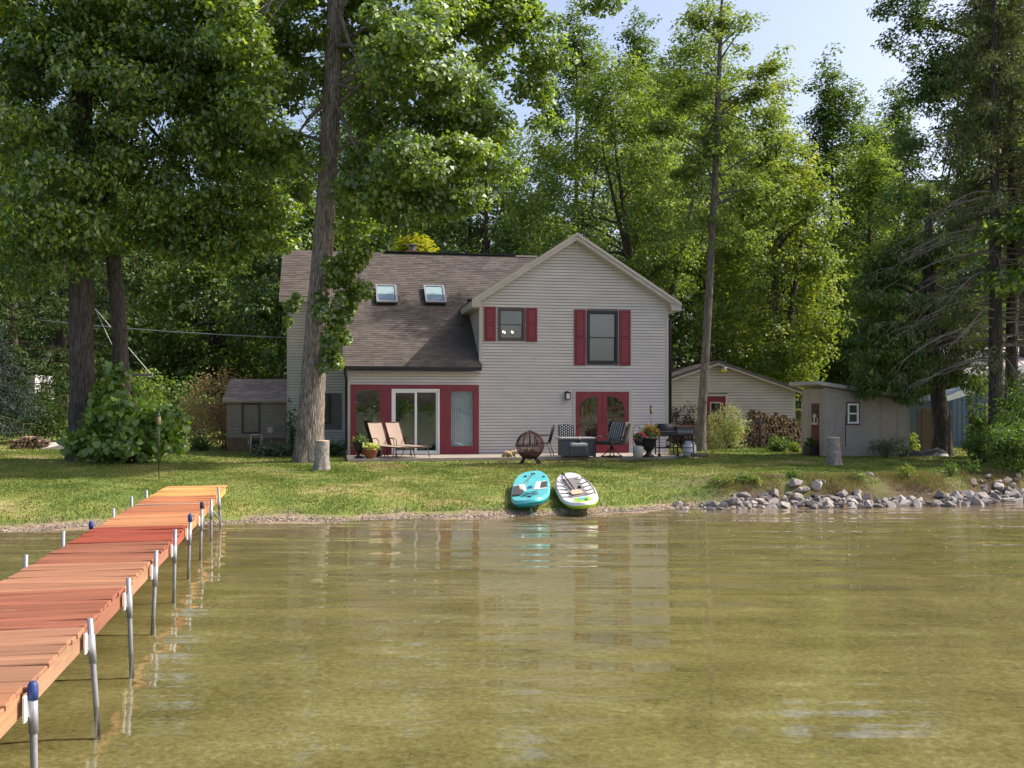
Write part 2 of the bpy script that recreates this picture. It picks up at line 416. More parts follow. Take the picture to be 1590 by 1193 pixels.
def plank_mat(name, col):
    m, nt, out = new_mat(name)
    tc = nd(nt, 'ShaderNodeTexCoord'); oi = nd(nt, 'ShaderNodeObjectInfo')
    off = nd(nt, 'ShaderNodeVectorMath', {0: tc.outputs['Object'], 1: oi.outputs['Location']}, operation='ADD')
    cd = nd(nt, 'ShaderNodeMapping', {0: off.outputs[0], 3: (1.2, 26, 26)})
    n1 = nd(nt, 'ShaderNodeTexNoise', {0: cd, 'Scale': 1.0, 'Detail': 5.0, 'Roughness': 0.65, 'Distortion': 0.5})
    cd2 = nd(nt, 'ShaderNodeMapping', {0: off.outputs[0], 3: (5, 9, 9)})
    n2 = nd(nt, 'ShaderNodeTexNoise', {0: cd2, 'Scale': 1.0, 'Detail': 5.0, 'Roughness': 0.7})
    cr = ramp(nt, n1, [(0.28, tuple(c * 0.66 for c in col)), (0.5, col), (0.75, tuple(min(.9, c * 1.22) for c in col))])
    mr = nd(nt, 'ShaderNodeMapRange', {0: oi.outputs['Random'], 3: 0.8, 4: 1.15})
    c1 = nd(nt, 'ShaderNodeVectorMath', {0: cr.outputs[0], 1: mr.outputs[0]}, operation='MULTIPLY')
    wear = ramp(nt, n2, [(0.60, (0, 0, 0)), (0.74, (1, 1, 1))])
    wf = nd(nt, 'ShaderNodeMath', {0: wear.outputs[0], 1: 0.30}, operation='MULTIPLY')
    pale = tuple(0.5 * c + 0.24 for c in col)
    mx = nd(nt, 'ShaderNodeMixRGB', {0: wf.outputs[0], 1: c1.outputs[0], 2: rgba(pale)})
    b = nd(nt, 'ShaderNodeBsdfPrincipled', {'Base Color': mx.outputs[0], 'Roughness': 0.62, 'Specular IOR Level': 0.3})
    bp = nd(nt, 'ShaderNodeBump', {'Height': n1.outputs[0], 'Distance': 0.004, 'Strength': 0.8})
    nt.links.new(bp.outputs[0], b.inputs['Normal'])
    nt.links.new(b.outputs[0], out.inputs[0])
    return m

def schlick(nt, f0, normal):
    """share of light mirrored by a surface seen at any side"""
    g = nd(nt, 'ShaderNodeNewGeometry')
    d = nd(nt, 'ShaderNodeVectorMath', {0: normal.outputs[0], 1: g.outputs['Incoming']}, operation='DOT_PRODUCT')
    a = nd(nt, 'ShaderNodeMath', {0: d.outputs['Value']}, operation='ABSOLUTE')
    s = nd(nt, 'ShaderNodeMath', {0: 1.0, 1: a.outputs[0]}, operation='SUBTRACT', use_clamp=True)
    p = nd(nt, 'ShaderNodeMath', {0: s.outputs[0], 1: 5.0}, operation='POWER')
    return nd(nt, 'ShaderNodeMath', {0: p.outputs[0], 1: 1.0 - f0, 2: f0}, operation='MULTIPLY_ADD')

def glass_mat(name, f0=0.10, tint=(0.80, 0.84, 0.86)):
    m, nt, out = new_mat(name)
    tc = coords(nt, (1, 1, 1), True)
    n = nd(nt, 'ShaderNodeTexNoise', {0: tc, 'Scale': 1.6, 'Detail': 2.0})
    bp = nd(nt, 'ShaderNodeBump', {'Height': n.outputs[0], 'Distance': 0.006, 'Strength': 0.6})
    fr = schlick(nt, f0, bp)
    t = nd(nt, 'ShaderNodeBsdfTransparent', {0: rgba(tint)})
    gl = nd(nt, 'ShaderNodeBsdfGlossy', {0: (1, 1, 1, 1), 'Roughness': 0.01, 'Normal': bp.outputs[0]})
    mx = nd(nt, 'ShaderNodeMixShader', {0: fr.outputs[0], 1: t.outputs[0], 2: gl.outputs[0]})
    nt.links.new(mx.outputs[0], out.inputs[0])
    return m
M['glass'] = glass_mat('window_glass', 0.115)
M['dark_glass'] = pmat('dark_glass', (0.012, 0.014, 0.016), 0.06, 0.2, 3.0, spec=0.9)
M['glass_sky'] = glass_mat('skylight_glass', 0.10, (0.80, 0.92, 0.93))

def rock_mat():
    m, nt, out = new_mat('granite')
    oi = nd(nt, 'ShaderNodeObjectInfo')
    tc = nd(nt, 'ShaderNodeTexCoord')
    n1 = nd(nt, 'ShaderNodeTexNoise', {0: tc.outputs['Object'], 'Scale': 7.0, 'Detail': 6.0, 'Roughness': 0.7})
    base = ramp(nt, oi.outputs['Random'], [(0.0, (0.11, 0.10, 0.095)), (0.35, (0.235, 0.215, 0.20)), (0.78, (0.37, 0.34, 0.31)), (1.0, (0.25, 0.195, 0.17))])
    v = nd(nt, 'ShaderNodeMapRange', {0: n1.outputs[0], 1: 0.25, 2: 0.75, 3: 0.68, 4: 1.3})
    c = nd(nt, 'ShaderNodeVectorMath', {0: base.outputs[0], 1: v.outputs[0]}, operation='MULTIPLY')
    b = nd(nt, 'ShaderNodeBsdfPrincipled', {'Base Color': c.outputs[0], 'Roughness': 0.85, 'Specular IOR Level': 0.25})
    bp = nd(nt, 'ShaderNodeBump', {'Height': n1.outputs[0], 'Distance': 0.02, 'Strength': 0.8})
    nt.links.new(bp.outputs[0], b.inputs['Normal'])
    nt.links.new(b.outputs[0], out.inputs[0])
    return m
M['rock'] = rock_mat()

def grass_nodes(nt):
    """lawn colour shared by the soil sheet and by the blades: green, yellow-green and dry straw patches"""
    g = nd(nt, 'ShaderNodeNewGeometry')
    a = nd(nt, 'ShaderNodeTexNoise', {0: g.outputs['Position'], 'Scale': 0.42, 'Detail': 5.0, 'Roughness': 0.6})
    b = nd(nt, 'ShaderNodeTexNoise', {0: g.outputs['Position'], 'Scale': 2.6, 'Detail': 4.0, 'Roughness': 0.65})
    s = nd(nt, 'ShaderNodeMath', {0: b.outputs[0], 1: 0.55, 2: a.outputs[0]}, operation='MULTIPLY_ADD')
    return g, ramp(nt, s, [(0.58, (0.10, 0.148, 0.034)), (0.78, (0.162, 0.20, 0.05)), (0.89, (0.225, 0.228, 0.072)), (0.99, (0.32, 0.262, 0.135))])

def ground_mat():
    m, nt, out = new_mat('ground')
    g, grass = grass_nodes(nt)
    sep = nd(nt, 'ShaderNodeSeparateXYZ', {0: g.outputs['Position']})
    att = nd(nt, 'ShaderNodeAttribute', attribute_name='bare')
    # soil and gravel of the beach
    n2 = nd(nt, 'ShaderNodeTexNoise', {0: g.outputs['Position'], 'Scale': 14.0, 'Detail': 6.0, 'Roughness': 0.7})
    soil = ramp(nt, n2, [(0.3, (0.12, 0.085, 0.055)), (0.52, (0.25, 0.19, 0.135)), (0.7, (0.42, 0.35, 0.27))])
    att2 = nd(nt, 'ShaderNodeAttribute', attribute_name='loam')
    loam = ramp(nt, n2, [(0.3, (0.035, 0.026, 0.018)), (0.55, (0.095, 0.070, 0.045)), (0.75, (0.19, 0.145, 0.095))])
    soil = nd(nt, 'ShaderNodeMixRGB', {0: att2.outputs['Fac'], 1: soil.outputs[0], 2: loam.outputs[0]})
    mx = nd(nt, 'ShaderNodeMixRGB', {0: att.outputs['Fac'], 1: grass.outputs[0], 2: soil.outputs[0]})
    # lake bed: sand under olive algae, darker tufts of weed
    m3 = nd(nt, 'ShaderNodeMapping', {0: g.outputs['Position'], 3: (0.55, 1.0, 1.0)})
    n3 = nd(nt, 'ShaderNodeTexNoise', {0: m3, 'Scale': 1.6, 'Detail': 4.0, 'Roughness': 0.6})
    n4 = nd(nt, 'ShaderNodeTexNoise', {0: g.outputs['Position'], 'Scale': 17.0, 'Detail': 6.0, 'Roughness': 0.8})
    n3m = nd(nt, 'ShaderNodeMath', {0: n3.outputs[0], 1: 0.6, 2: 0.2}, operation='MULTIPLY_ADD')
    s4 = nd(nt, 'ShaderNodeMath', {0: n4.outputs[0], 1: 1.25, 2: n3m.outputs[0]}, operation='MULTIPLY_ADD')
    s4 = nd(nt, 'ShaderNodeMapRange', {0: s4.outputs[0], 1: 0.78, 2: 1.46, 3: 0.0, 4: 1.0})
    bed = ramp(nt, s4, [(0.05, (0.085, 0.080, 0.034)), (0.34, (0.185, 0.172, 0.076)), (0.62, (0.262, 0.245, 0.118)), (0.98, (0.43, 0.40, 0.23))])
    k = nd(nt, 'ShaderNodeMapRange', {0: sep.outputs[2], 1: -0.10, 2: -0.01, 3: 1.0, 4: 0.0})
    mx2 = nd(nt, 'ShaderNodeMixRGB', {0: k.outputs[0], 1: mx.outputs[0], 2: bed.outputs[0]})
    b = nd(nt, 'ShaderNodeBsdfPrincipled', {'Base Color': mx2.outputs[0], 'Roughness': 0.95, 'Specular IOR Level': 0.1})
    bp = nd(nt, 'ShaderNodeBump', {'Height': n2.outputs[0], 'Distance': 0.03, 'Strength': 0.6})
    nt.links.new(bp.outputs[0], b.inputs['Normal'])
    nt.links.new(b.outputs[0], out.inputs[0])
    return m
M['ground'] = ground_mat()

def blade_mat():
    m, nt, out = new_mat('grass_blade')
    g, grass = grass_nodes(nt)
    v = nd(nt, 'ShaderNodeMapRange', {0: g.outputs['Random Per Island'], 3: 0.85, 4: 1.2})
    c = nd(nt, 'ShaderNodeVectorMath', {0: grass.outputs[0], 1: v.outputs[0]}, operation='MULTIPLY')
    d = nd(nt, 'ShaderNodeBsdfDiffuse', {0: c.outputs[0]})
    t = nd(nt, 'ShaderNodeBsdfTranslucent', {0: c.outputs[0]})
    mx = nd(nt, 'ShaderNodeMixShader', {0: 0.4, 1: d.outputs[0], 2: t.outputs[0]})
    nt.links.new(mx.outputs[0], out.inputs[0])
    return m
M['blade'] = blade_mat()

def water_mat():
    m, nt, out = new_mat('lake_water')
    g = nd(nt, 'ShaderNodeNewGeometry')
    def wave(sc, amp, seed, detail=2.0):
        mp = nd(nt, 'ShaderNodeMapping', {0: g.outputs['Position'], 1: (seed, seed * 1.7, 0), 2: (0, 0, 0.12), 3: sc})
        n = nd(nt, 'ShaderNodeTexNoise', {0: mp, 'Scale': 1.0, 'Detail': detail, 'Roughness': 0.5})
        return nd(nt, 'ShaderNodeMath', {0: n.outputs[0], 1: amp}, operation='MULTIPLY')
    w1 = wave((0.22, 1.15, 1), 0.048, 3.1, 1.0)
    w2 = wave((0.28, 2.6, 1), 0.0150, 8.4, 1.0)
    w3 = wave((3.2, 12.0, 1), 0.0015, 1.3, 2.0)
    s = nd(nt, 'ShaderNodeMath', {0: w1.outputs[0], 1: w2.outputs[0]}, operation='ADD')
    s = nd(nt, 'ShaderNodeMath', {0: s.outputs[0], 1: w3.outputs[0]}, operation='ADD')
    bp = nd(nt, 'ShaderNodeBump', {'Height': s.outputs[0], 'Distance': 1.0, 'Strength': 1.0})
    fr = nd(nt, 'ShaderNodeFresnel', {0: 1.36, 'Normal': bp.outputs[0]})
    t = nd(nt, 'ShaderNodeBsdfTransparent', {0: (0.94, 0.93, 0.84, 1)})
    gl = nd(nt, 'ShaderNodeBsdfGlossy', {0: (1, 1, 1, 1), 'Roughness': 0.015, 'Normal': bp.outputs[0]})
    mx = nd(nt, 'ShaderNodeMixShader', {0: fr.outputs[0], 1: t.outputs[0], 2: gl.outputs[0]})
    nt.links.new(mx.outputs[0], out.inputs[0])
    return m
M['water'] = water_mat()

# ------------------------------------------------------------------ terrain
SX = np.array([-400, -60, -30, -14, -9.2, -7.74, -4.9, -2.0, .07, 2.1, 4.05, 5.8, 8.05, 10.5, 12.2, 16, 30, 60, 400.])
SY = np.array([10, 13, 16.5, 18, 18.5, 19.2, 19.9, 20.6, 21.1, 21.9, 22.7, 22.9, 23.2, 23.9, 24.6, 26.5, 29, 31, 34.])
def shore(x): return np.interp(x, SX, SY) + 0.12 * np.sin(x * 2.3) * np.exp(-((np.asarray(x) / 40.0) ** 2)) + 0.06 * np.sin(x * 6.1 + 1)
def gz(x, y):
    x = np.asarray(x, float); y = np.asarray(y, float)
    t = y - shore(x)
    lawn = np.interp(t, [-60, -25, -14, -4, 0, 0.75, 1.1, 3.4, 6, 11.5, 20, 1000], [-3, -0.50, -0.26, -0.12, 0, 0.10, 0.18, 0.38, 0.47, 0.585, 0.60, 0.60])
    bank = np.interp(t, [-60, -25, -14, -4, 0, 0.65, 1.05, 1.35, 3.2, 8, 20, 1000], [-3, -0.50, -0.26, -0.12, 0, 0.13, 0.42, 0.52, 0.555, 0.585, 0.60, 0.60])
    k = np.clip((x - 3.4) / 2.2, 0, 1); k = k * k * (3 - 2 * k)
    z = lawn * (1 - k) + bank * k
    hill = np.clip(y - 44, 0, 110)
    z = z + np.where(hill > 0, 0.062 * hill * np.clip(hill / 14, 0, 1), 0) + np.clip((-x - 10) / 12, 0, 1) * 0.035 * np.clip(y - 40, 0, 60)
    z = z + np.clip(-y - 330, 0, 60) * 0.05
    z = z + 0.018 * np.sin(x * 1.7 + y * .6) * np.cos(y * 1.3 - x * .4) + 0.010 * np.sin(x * 5.1 + y * 3.3) * np.sin(y * 4.7 - x)
    return z
def g1(x, y): return float(gz(x, y))
def on(px, Y, dz=0.0):
    x = (px - CX) / F * Y
    return Vector((x, Y, g1(x, Y) + dz))

xs = np.concatenate([-np.geomspace(400, 18.5, 26), np.arange(-18, 18.01, 0.2), np.geomspace(18.5, 400, 26)])
ys = np.concatenate([-np.geomspace(420, 4, 30), np.arange(-2, 16, 0.6), np.arange(16, 38.01, 0.12), np.geomspace(38.5, 420, 46)])
GX, GY = np.meshgrid(xs, ys)
GZ = gz(GX, GY)
V = np.stack([GX.ravel(), GY.ravel(), GZ.ravel()], 1)
nx, ny = len(xs), len(ys)
ii = (np.arange(ny - 1)[:, None] * nx + np.arange(nx - 1)[None, :]).ravel()
Fc = np.stack([ii, ii + 1, ii + nx + 1, ii + nx], 1)
me = np_mesh('ground', V, Fc, True)
tt = (GY - shore(GX)).ravel(); xx = GX.ravel(); yy = GY.ravel()
wob = 0.22 * np.sin(xx * 3.1) + 0.15 * np.sin(xx * 8.3 + yy * 2)
kb = np.clip((xx - 3.4) / 2.2, 0, 1)
bare = np.clip(1.35 - (tt + wob) / (0.62 + 0.95 * kb), 0, 1)
def blob(cx, cy, rx, ry, s):
    return s * np.exp(-(((xx - cx) / rx) ** 2 + ((yy - cy) / ry) ** 2))
bare = np.clip(bare + blob(5.5, 25.3, 1.6, 0.7, 1.0) + blob(0.5, 31.1, 1.6, 0.35, 0.8) + blob(8.3, 25.3, 2.0, .5, .9) + blob(-6.0, 28.0, .6, .4, .4), 0, 1)
att = me.attributes.new('bare', 'FLOAT', 'POINT')
att.data.foreach_set('value', bare.astype(np.float32))
a2_ = me.attributes.new('loam', 'FLOAT', 'POINT')
a2_.data.foreach_set('value', (kb * np.clip((tt + .12) / .3, 0, 1)).astype(np.float32))
tag(link('ground', me, M['ground']), kind='structure')

# lake surface
wx = np.array([-400, -60, -20, 20, 60, 400.]); wy = np.array([-345, -60, -10, 10, 20, 33.])
WX, WY = np.meshgrid(wx, wy)
V = np.stack([WX.ravel(), WY.ravel(), np.zeros(WX.size)], 1)
ii = (np.arange(len(wy) - 1)[:, None] * len(wx) + np.arange(len(wx) - 1)[None, :]).ravel()
me = np_mesh('lake_water', V, np.stack([ii, ii + 1, ii + len(wx) + 1, ii + len(wx)], 1))
tag(link('water', me, M['water']), kind='structure')

# ------------------------------------------------------------------ leaves, trees, shrubs
def leaf_cloud(name, clumps, count, size, rng, flat=0.7, asp=0.75, up=0.45, out=0.5, rand=0.75, droop=0.35, fold=0.16, centre=None, jitter=0.5):
    """clumps: (k,4) x,y,z,r -> one mesh of leaf quads gathered in clumps"""
    C = np.asarray(clumps, float)
    wgt = C[:, 3] ** 2; wgt = wgt / wgt.sum()
    idx = rng.choice(len(C), count, p=wgt)
    d = rng.normal(size=(count, 3)); d /= np.linalg.norm(d, axis=1)[:, None]
    rad = rng.random(count) ** 0.45
    c = C[idx, :3] + d * (C[idx, 3] * rad)[:, None] * np.array([1, 1, flat])
    n = d * out + np.array([0, 0, 1.0]) * up + rng.normal(size=(count, 3)) * rand * 0.6
    if centre is not None:
        o = c - np.asarray(centre); o /= np.maximum(np.linalg.norm(o, axis=1), 1e-6)[:, None]
        n += o * 0.35
    n /= np.maximum(np.linalg.norm(n, axis=1), 1e-6)[:, None]
    t = rng.normal(size=(count, 3)) + np.array([0, 0, -1.0]) * droop * 2 + d * 0.6
    t -= n * (t * n).sum(1)[:, None]; t /= np.maximum(np.linalg.norm(t, axis=1), 1e-6)[:, None]
    b = np.cross(n, t)
    L = (size * (1 + jitter * (rng.random(count) * 2 - 1)))[:, None]; W = L * asp
    v0 = c - t * L * 0.5
    v1 = c - t * L * 0.02 + b * W * 0.5 + n * L * fold
    v2 = c + t * L * 0.5 - n * L * fold * 0.6
    v3 = c - t * L * 0.02 - b * W * 0.5 + n * L * fold
    V = np.stack([v0, v1, v2, v3], 1).reshape(-1, 3)
    Fc = np.arange(count * 4).reshape(-1, 4)
    return np_mesh(name, V, Fc)

def clumps_in(ells, rng, r=(0.5, 0.95), dens=1.0, shell=0.55):
    """ells: list of (centre Vector, (rx,ry,rz)) -> clump list biased to the outside of each lobe"""
    out = []
    for c, (rx, ry, rz) in ells:
        rm = (r[0] + r[1]) / 2
        n = max(3, int(dens * (rx * ry * rz) ** (2 / 3) / rm ** 2 * 4.2))
        for _ in range(n):
            d = rng.normal(size=3); d /= np.linalg.norm(d)
            q = shell + (1 - shell) * rng.random() if rng.random() < 0.72 else rng.random() * shell
            out.append((c[0] + d[0] * rx * q, c[1] + d[1] * ry * q, c[2] + d[2] * rz * q, rng.uniform(*r)))
    return np.array(out)

def branch_path(a, b, rng, sag=0.12, n=6):
    a = Vector(a); b = Vector(b); L = (b - a).length
    m = (a + b) / 2 + Vector((rng.normal() * .08 * L, rng.normal() * .08 * L, sag * L))
    return [a * (1-t)**2 + m * 2*t*(1-t) + b * t*t for t in [i / (n-1) for i in range(n)]]

def trunk_mesh(path, rad, n=20, rings=60, rough=0.04, flare=1.35, rng=None, ridge=0):
    """tapered trunk along a spline of points with bark relief and root flare"""
    path = [Vector(p) for p in path]
    cum = [0]
    for a, b in zip(path, path[1:]): cum.append(cum[-1] + (b - a).length)
    T = np.linspace(0, cum[-1], rings)
    P = np.stack([np.interp(T, cum, [p[k] for p in path]) for k in range(3)], 1)
    Rr = np.interp(T, cum, rad)
    ker = np.array([1, 2, 3, 2, 1.]) / 9
    for k in range(2):
        P[:, k] = np.convolve(np.pad(P[:, k], 2, mode='edge'), ker, 'valid')
    fl = 1 + (flare - 1) * np.exp(-T / (rad[0] * 1.2))
    A = np.linspace(0, 2 * PI, n, endpoint=False)
    ph = rng.random(6) * 6.28
    rel = 1 + rough * (np.sin(3 * A[None] + ph[0] + T[:, None] * .7) * .5 + np.sin(5 * A[None] + ph[1] - T[:, None] * 1.1) * .35 + rng.normal(size=(rings, n)) * .22)
    rel *= 1 + (fl[:, None] - 1) * (0.7 + 0.5 * np.sin(5 * A[None] + ph[2]))
    if ridge:
        tw = np.cumsum(rng.normal(size=rings) * .05)
        rel += ridge * np.abs(np.sin(n / 4.0 * A[None] + tw[:, None] * 3 + np.sin(T[:, None] * 3 + 3 * A[None]) * .8))
    X = P[:, 0, None] + np.cos(A)[None] * Rr[:, None] * rel
    Y = P[:, 1, None] + np.sin(A)[None] * Rr[:, None] * rel
    Z = P[:, 2, None] + 0 * rel
    V = np.stack([X.ravel(), Y.ravel(), Z.ravel()], 1)
    i = np.arange(rings - 1)[:, None] * n; k = np.arange(n)[None]; k2 = (k + 1) % n
    Fc = np.stack([(i + k).ravel(), (i + k2).ravel(), (i + n + k2).ravel(), (i + n + k).ravel()], 1)
    return np_mesh('trunk', V, Fc, True)

def tree(name, base, trunk, ells, leaf, bark, count, size, label, group=None, seed=1, cr=(0.5, 0.95), dens=1.0, n_limb=24, limb_r=0.09,
         extra=None, extra_n=0, ridge=0, up=.75, tn=18, trings=50, shell=0.55, asp=0.75, limb_from=0.35, flare=1.35, droop=0.35, trunks=None, thin=0.008, flat=.45):
    """base: world Vector; trunk: list of (world point, radius); ells: lobes in world space"""
    rng = np.random.default_rng(seed)
    root = empty(name, base, 0, label, 'tree', group)
    B = Vector(base)
    for tk in [trunk] + (trunks or []):
        pts = [Vector(p) - B for p, r in tk]; rad = [r for p, r in tk]
        link('trunk', trunk_mesh(pts, rad, tn, trings, 0.05, flare, rng, ridge), bark, root)
    E = [(Vector(c) - B, r) for c, r in ells]
    cl = clumps_in(E, rng, cr, dens, shell)
    pts = [Vector(p) - B for p, r in trunk]; rad = [r for p, r in trunk]
    lm = MB()
    zs = np.array([p.z for p in pts])
    pick = rng.choice(len(cl), min(n_limb, len(cl)), replace=False)
    for j in pick:
        c = Vector(cl[j][:3])
        h = c.z - 0.35 * math.hypot(c.x - pts[-1].x, c.y - pts[-1].y) - 0.5
        h = min(max(h, zs[-1] * rng.uniform(limb_from, limb_from + .38)), zs[-1] * 0.97)
        a = Vector([np.interp(h, zs, [p[k] for p in pts]) for k in range(3)])
        r0 = min(limb_r * rng.uniform(.6, 1.2), np.interp(h, zs, rad) * .6)
        path = branch_path(a, c, rng, 0.10, 7)
        lm.tube(path, [r0 + (thin - r0) * (i / 6) ** .8 for i in range(7)], 5, cap=False)
        for _ in range(2):
            k = rng.integers(3, 6); near = cl[np.argsort(((cl[:, :3] - np.array(path[k])) ** 2).sum(1))[rng.integers(1, 6)]]
            lm.tube(branch_path(path[k], near[:3], rng, .05, 4), [r0 * .35, r0 * .22, thin, thin * .6], 4, cap=False)
    lm.build('branch', bark, root)['kind'] = 'stuff'
    if extra is not None:
        cl2 = np.array([tuple(Vector(c) - B) + (r,) for c, r in extra])
        o = link('foliage', leaf_cloud('foliage', cl2, extra_n, size * .95, rng, 0.9, asp, droop=droop), leaf, root); o['kind'] = 'stuff'
    o = link('foliage', leaf_cloud('foliage', cl, count, size, rng, flat, asp, up=up, out=.35, rand=.6, centre=np.mean(cl[:, :3], 0), droop=droop), leaf, root)
    o['kind'] = 'stuff'
    return root

def E(px, py, Y, rx, ry, rz):
    """a crown lobe: pixel centre and half sizes at a depth -> world centre and radii"""
    return (at(px, py, Y), (rx / F * Y, rz, ry / F * Y))

def shrub(name, base, w, h, leaf, count, size, label, cat='shrub', seed=1, group=None, stems=9, cr=None, asp=0.6, bark=None, d=None, droop=0.2, dens=1.6, lift=0.42):
    rng = np.random.default_rng(seed)
    root = empty(name, base, 0, label, cat, group)
    d = d or w
    cr = cr or (0.10 * w + 0.05, 0.16 * w + 0.08)
    cl = clumps_in([(Vector((0, 0, h * (1 - lift) * .92)), (w / 2, d / 2, h * lift)), (Vector((0, 0, h * .35)), (w * .42, d * .42, h * .33))], rng, cr, dens, 0.6)
    cl[:, 2] = np.maximum(cl[:, 2], 0.05)
    o = link('foliage', leaf_cloud('foliage', cl, count, size, rng, 0.9, asp, droop=droop), leaf, root); o['kind'] = 'stuff'
    mb = MB()
    for j in rng.choice(len(cl), min(stems, len(cl)), replace=False):
        c = cl[j][:3]
        mb.tube(branch_path((rng.normal() * .04 * w, rng.normal() * .04 * w, -.05), c, rng, .1, 5), [.018, .015, .012, .008, .004], 5, cap=False)
    mb.build('stem', bark or M['bark_dark'], root)['kind'] = 'stuff'
    return root

# --- the big tulip tree in front of the house
b0 = on(478, 31.2)
rise = [(478, 718, .415), (483, 640, .365), (490, 540, .33), (499, 420, .30), (507, 300, .275), (515, 150, .255), (521, 20, .24), (526, -130, .22), (530, -300, .12), (532, -420, .05)]
tk = [(at(p, y, 31.2) if i else b0 - Vector((0, 0, .15)), r) for i, (p, y, r) in enumerate(rise)]
ells = [E(575,70,32.8,120,90,2.0), E(690,40,31,110,70,2.6), E(640,175,30.2,95,80,2.2), E(730,205,30.4,66,66,1.8), E(770,255,30.6,34,34,1.0), E(800,60,30.8,60,70,1.6), E(838,70,30.5,42,75,1.3), E(842,165,30.5,26,40,.9),
        E(770,20,31,70,40,2.0), E(925,-6,30.5,34,26,.9), E(605,300,29.5,70,60,1.1), E(562,368,32.4,42,40,.8), E(680,270,29.4,50,46,1.0), E(600,345,29.6,62,34,.9), E(645,310,29.8,58,40,1.0), E(558,300,29.7,34,56,.8), E(705,315,29.8,40,30,.8), E(440,90,31,62,110,2.6),
        E(425,240,31.8,55,90,1.8), E(408,360,32,36,40,1.1), E(462,250,30.2,26,60,.8), E(570,240,30.2,36,50,.9),
        E(640,250,28.0,46,40,1.3), E(575,300,28.4,40,40,1.1), E(725,235,28.6,44,40,1.2), E(625,60,27.3,80,66,1.8), E(380,50,27.0,66,60,1.8), E(690,130,28.2,56,46,1.4), E(408,150,28.0,44,44,1.2), E(600,-110,31,230,90,4.5), E(430,-90,32,140,100,4), E(560,-260,31,170,110,4)]
extra = [(at(x, y, 30.5), r) for x, y, r in [(520,430,.42),(540,410,.4),(548,445,.36),(505,478,.34),(522,490,.36),(515,520,.32),(508,548,.3),(522,560,.26),(500,575,.18),(528,530,.26),(540,470,.26),(556,400,.3)]]
rx_ = random.Random(4)
extra = [(p + Vector((rx_.gauss(0, .16), rx_.gauss(0, .2), rx_.gauss(0, .16))), r * rx_.uniform(.7, 1.1)) for p, r in extra for _ in range(3)]
extra += [(at(x, y, 31.9), r) for x, y, r in [(452,478,.26),(447,500,.2),(462,463,.2),(470,300,.4)]]
tree('tulip_tree', b0, tk, ells, M['lf_tulip'], M['bark_hero'], 122000, 0.135, 'huge pale barked tree on the lawn before the left end of the house',
     seed=3, cr=(.45, .85), n_limb=34, limb_r=.10, extra=extra, extra_n=6000, ridge=.075, tn=64, trings=240, asp=.85, limb_from=.36, flare=1.3)

# --- the two dark trunks on the left lawn with one crown mass each
b1 = on(128, 32.4)
tk = [(b1 - Vector((0,0,.15)), .42)] + [(at(p, y, 32.4), r) for p, y, r in [(128,600,.355),(126,480,.34),(128,370,.32),(130,250,.32),(126,100,.26),(128,-60,.18),(130,-230,.06)]]
ells = [E(0,110,31.5,90,80,3.0), E(20,20,31.5,110,70,3.0), E(90,60,31.5,150,100,3.6), E(40,200,31,120,95,3.2), E(110,290,30.8,95,60,2.4), E(30,350,31.5,70,55,2.2), E(190,150,30.6,85,80,2.4), E(90,395,31.5,60,40,1.6), E(30,420,31.8,50,34,1.5), E(150,355,31.2,70,44,1.8), E(60,330,30.6,80,50,2.0), E(190,60,31,90,80,2.6),
        E(60,-110,32,220,100,5), E(200,40,32,90,80,3)]
tree('shade_tree', b1, tk, ells, M['lf_maple'], M['bark_grey'], 66000, 0.165, 'leafy shade tree with the thicker of two dark trunks on the left lawn', seed=11, cr=(.5, .9), n_limb=30, limb_r=.10, tn=40, trings=120, ridge=.06, limb_from=.42, asp=.55, droop=.7, flat=.6, up=.6)
b2 = on(190, 33.2)
tk = [(b2 - Vector((0,0,.15)), .28)] + [(at(p, y, 33.2), r) for p, y, r in [(190,610,.25),(186,520,.235),(178,420,.225),(168,330,.24),(172,230,.2),(190,100,.15),(210,-40,.1),(220,-160,.04)]]
ells = [E(290,100,32.5,110,90,3.2), E(330,220,32.5,90,70,2.6), E(270,310,32.4,90,55,2.2), E(350,340,33,60,50,1.8), E(390,60,33.5,60,100,2.4), E(300,385,33,50,26,1.2), E(210,240,32,50,70,1.8), E(300,-60,33,150,90,4), E(360,390,33.2,60,34,1.5), E(240,370,32.6,70,34,1.5), E(420,330,33.5,40,60,1.6), E(330,150,32.2,100,80,2.8)]
tree('shade_tree', b2, tk, ells, M['lf_maple'], M['bark_grey'], 58000, 0.16, 'leafy shade tree with the thinner crooked trunk on the left lawn', seed=12, cr=(.45, .85), n_limb=28, limb_r=.09, tn=32, trings=110, ridge=.05, limb_from=.42, asp=.55, droop=.7, flat=.6, up=.6)

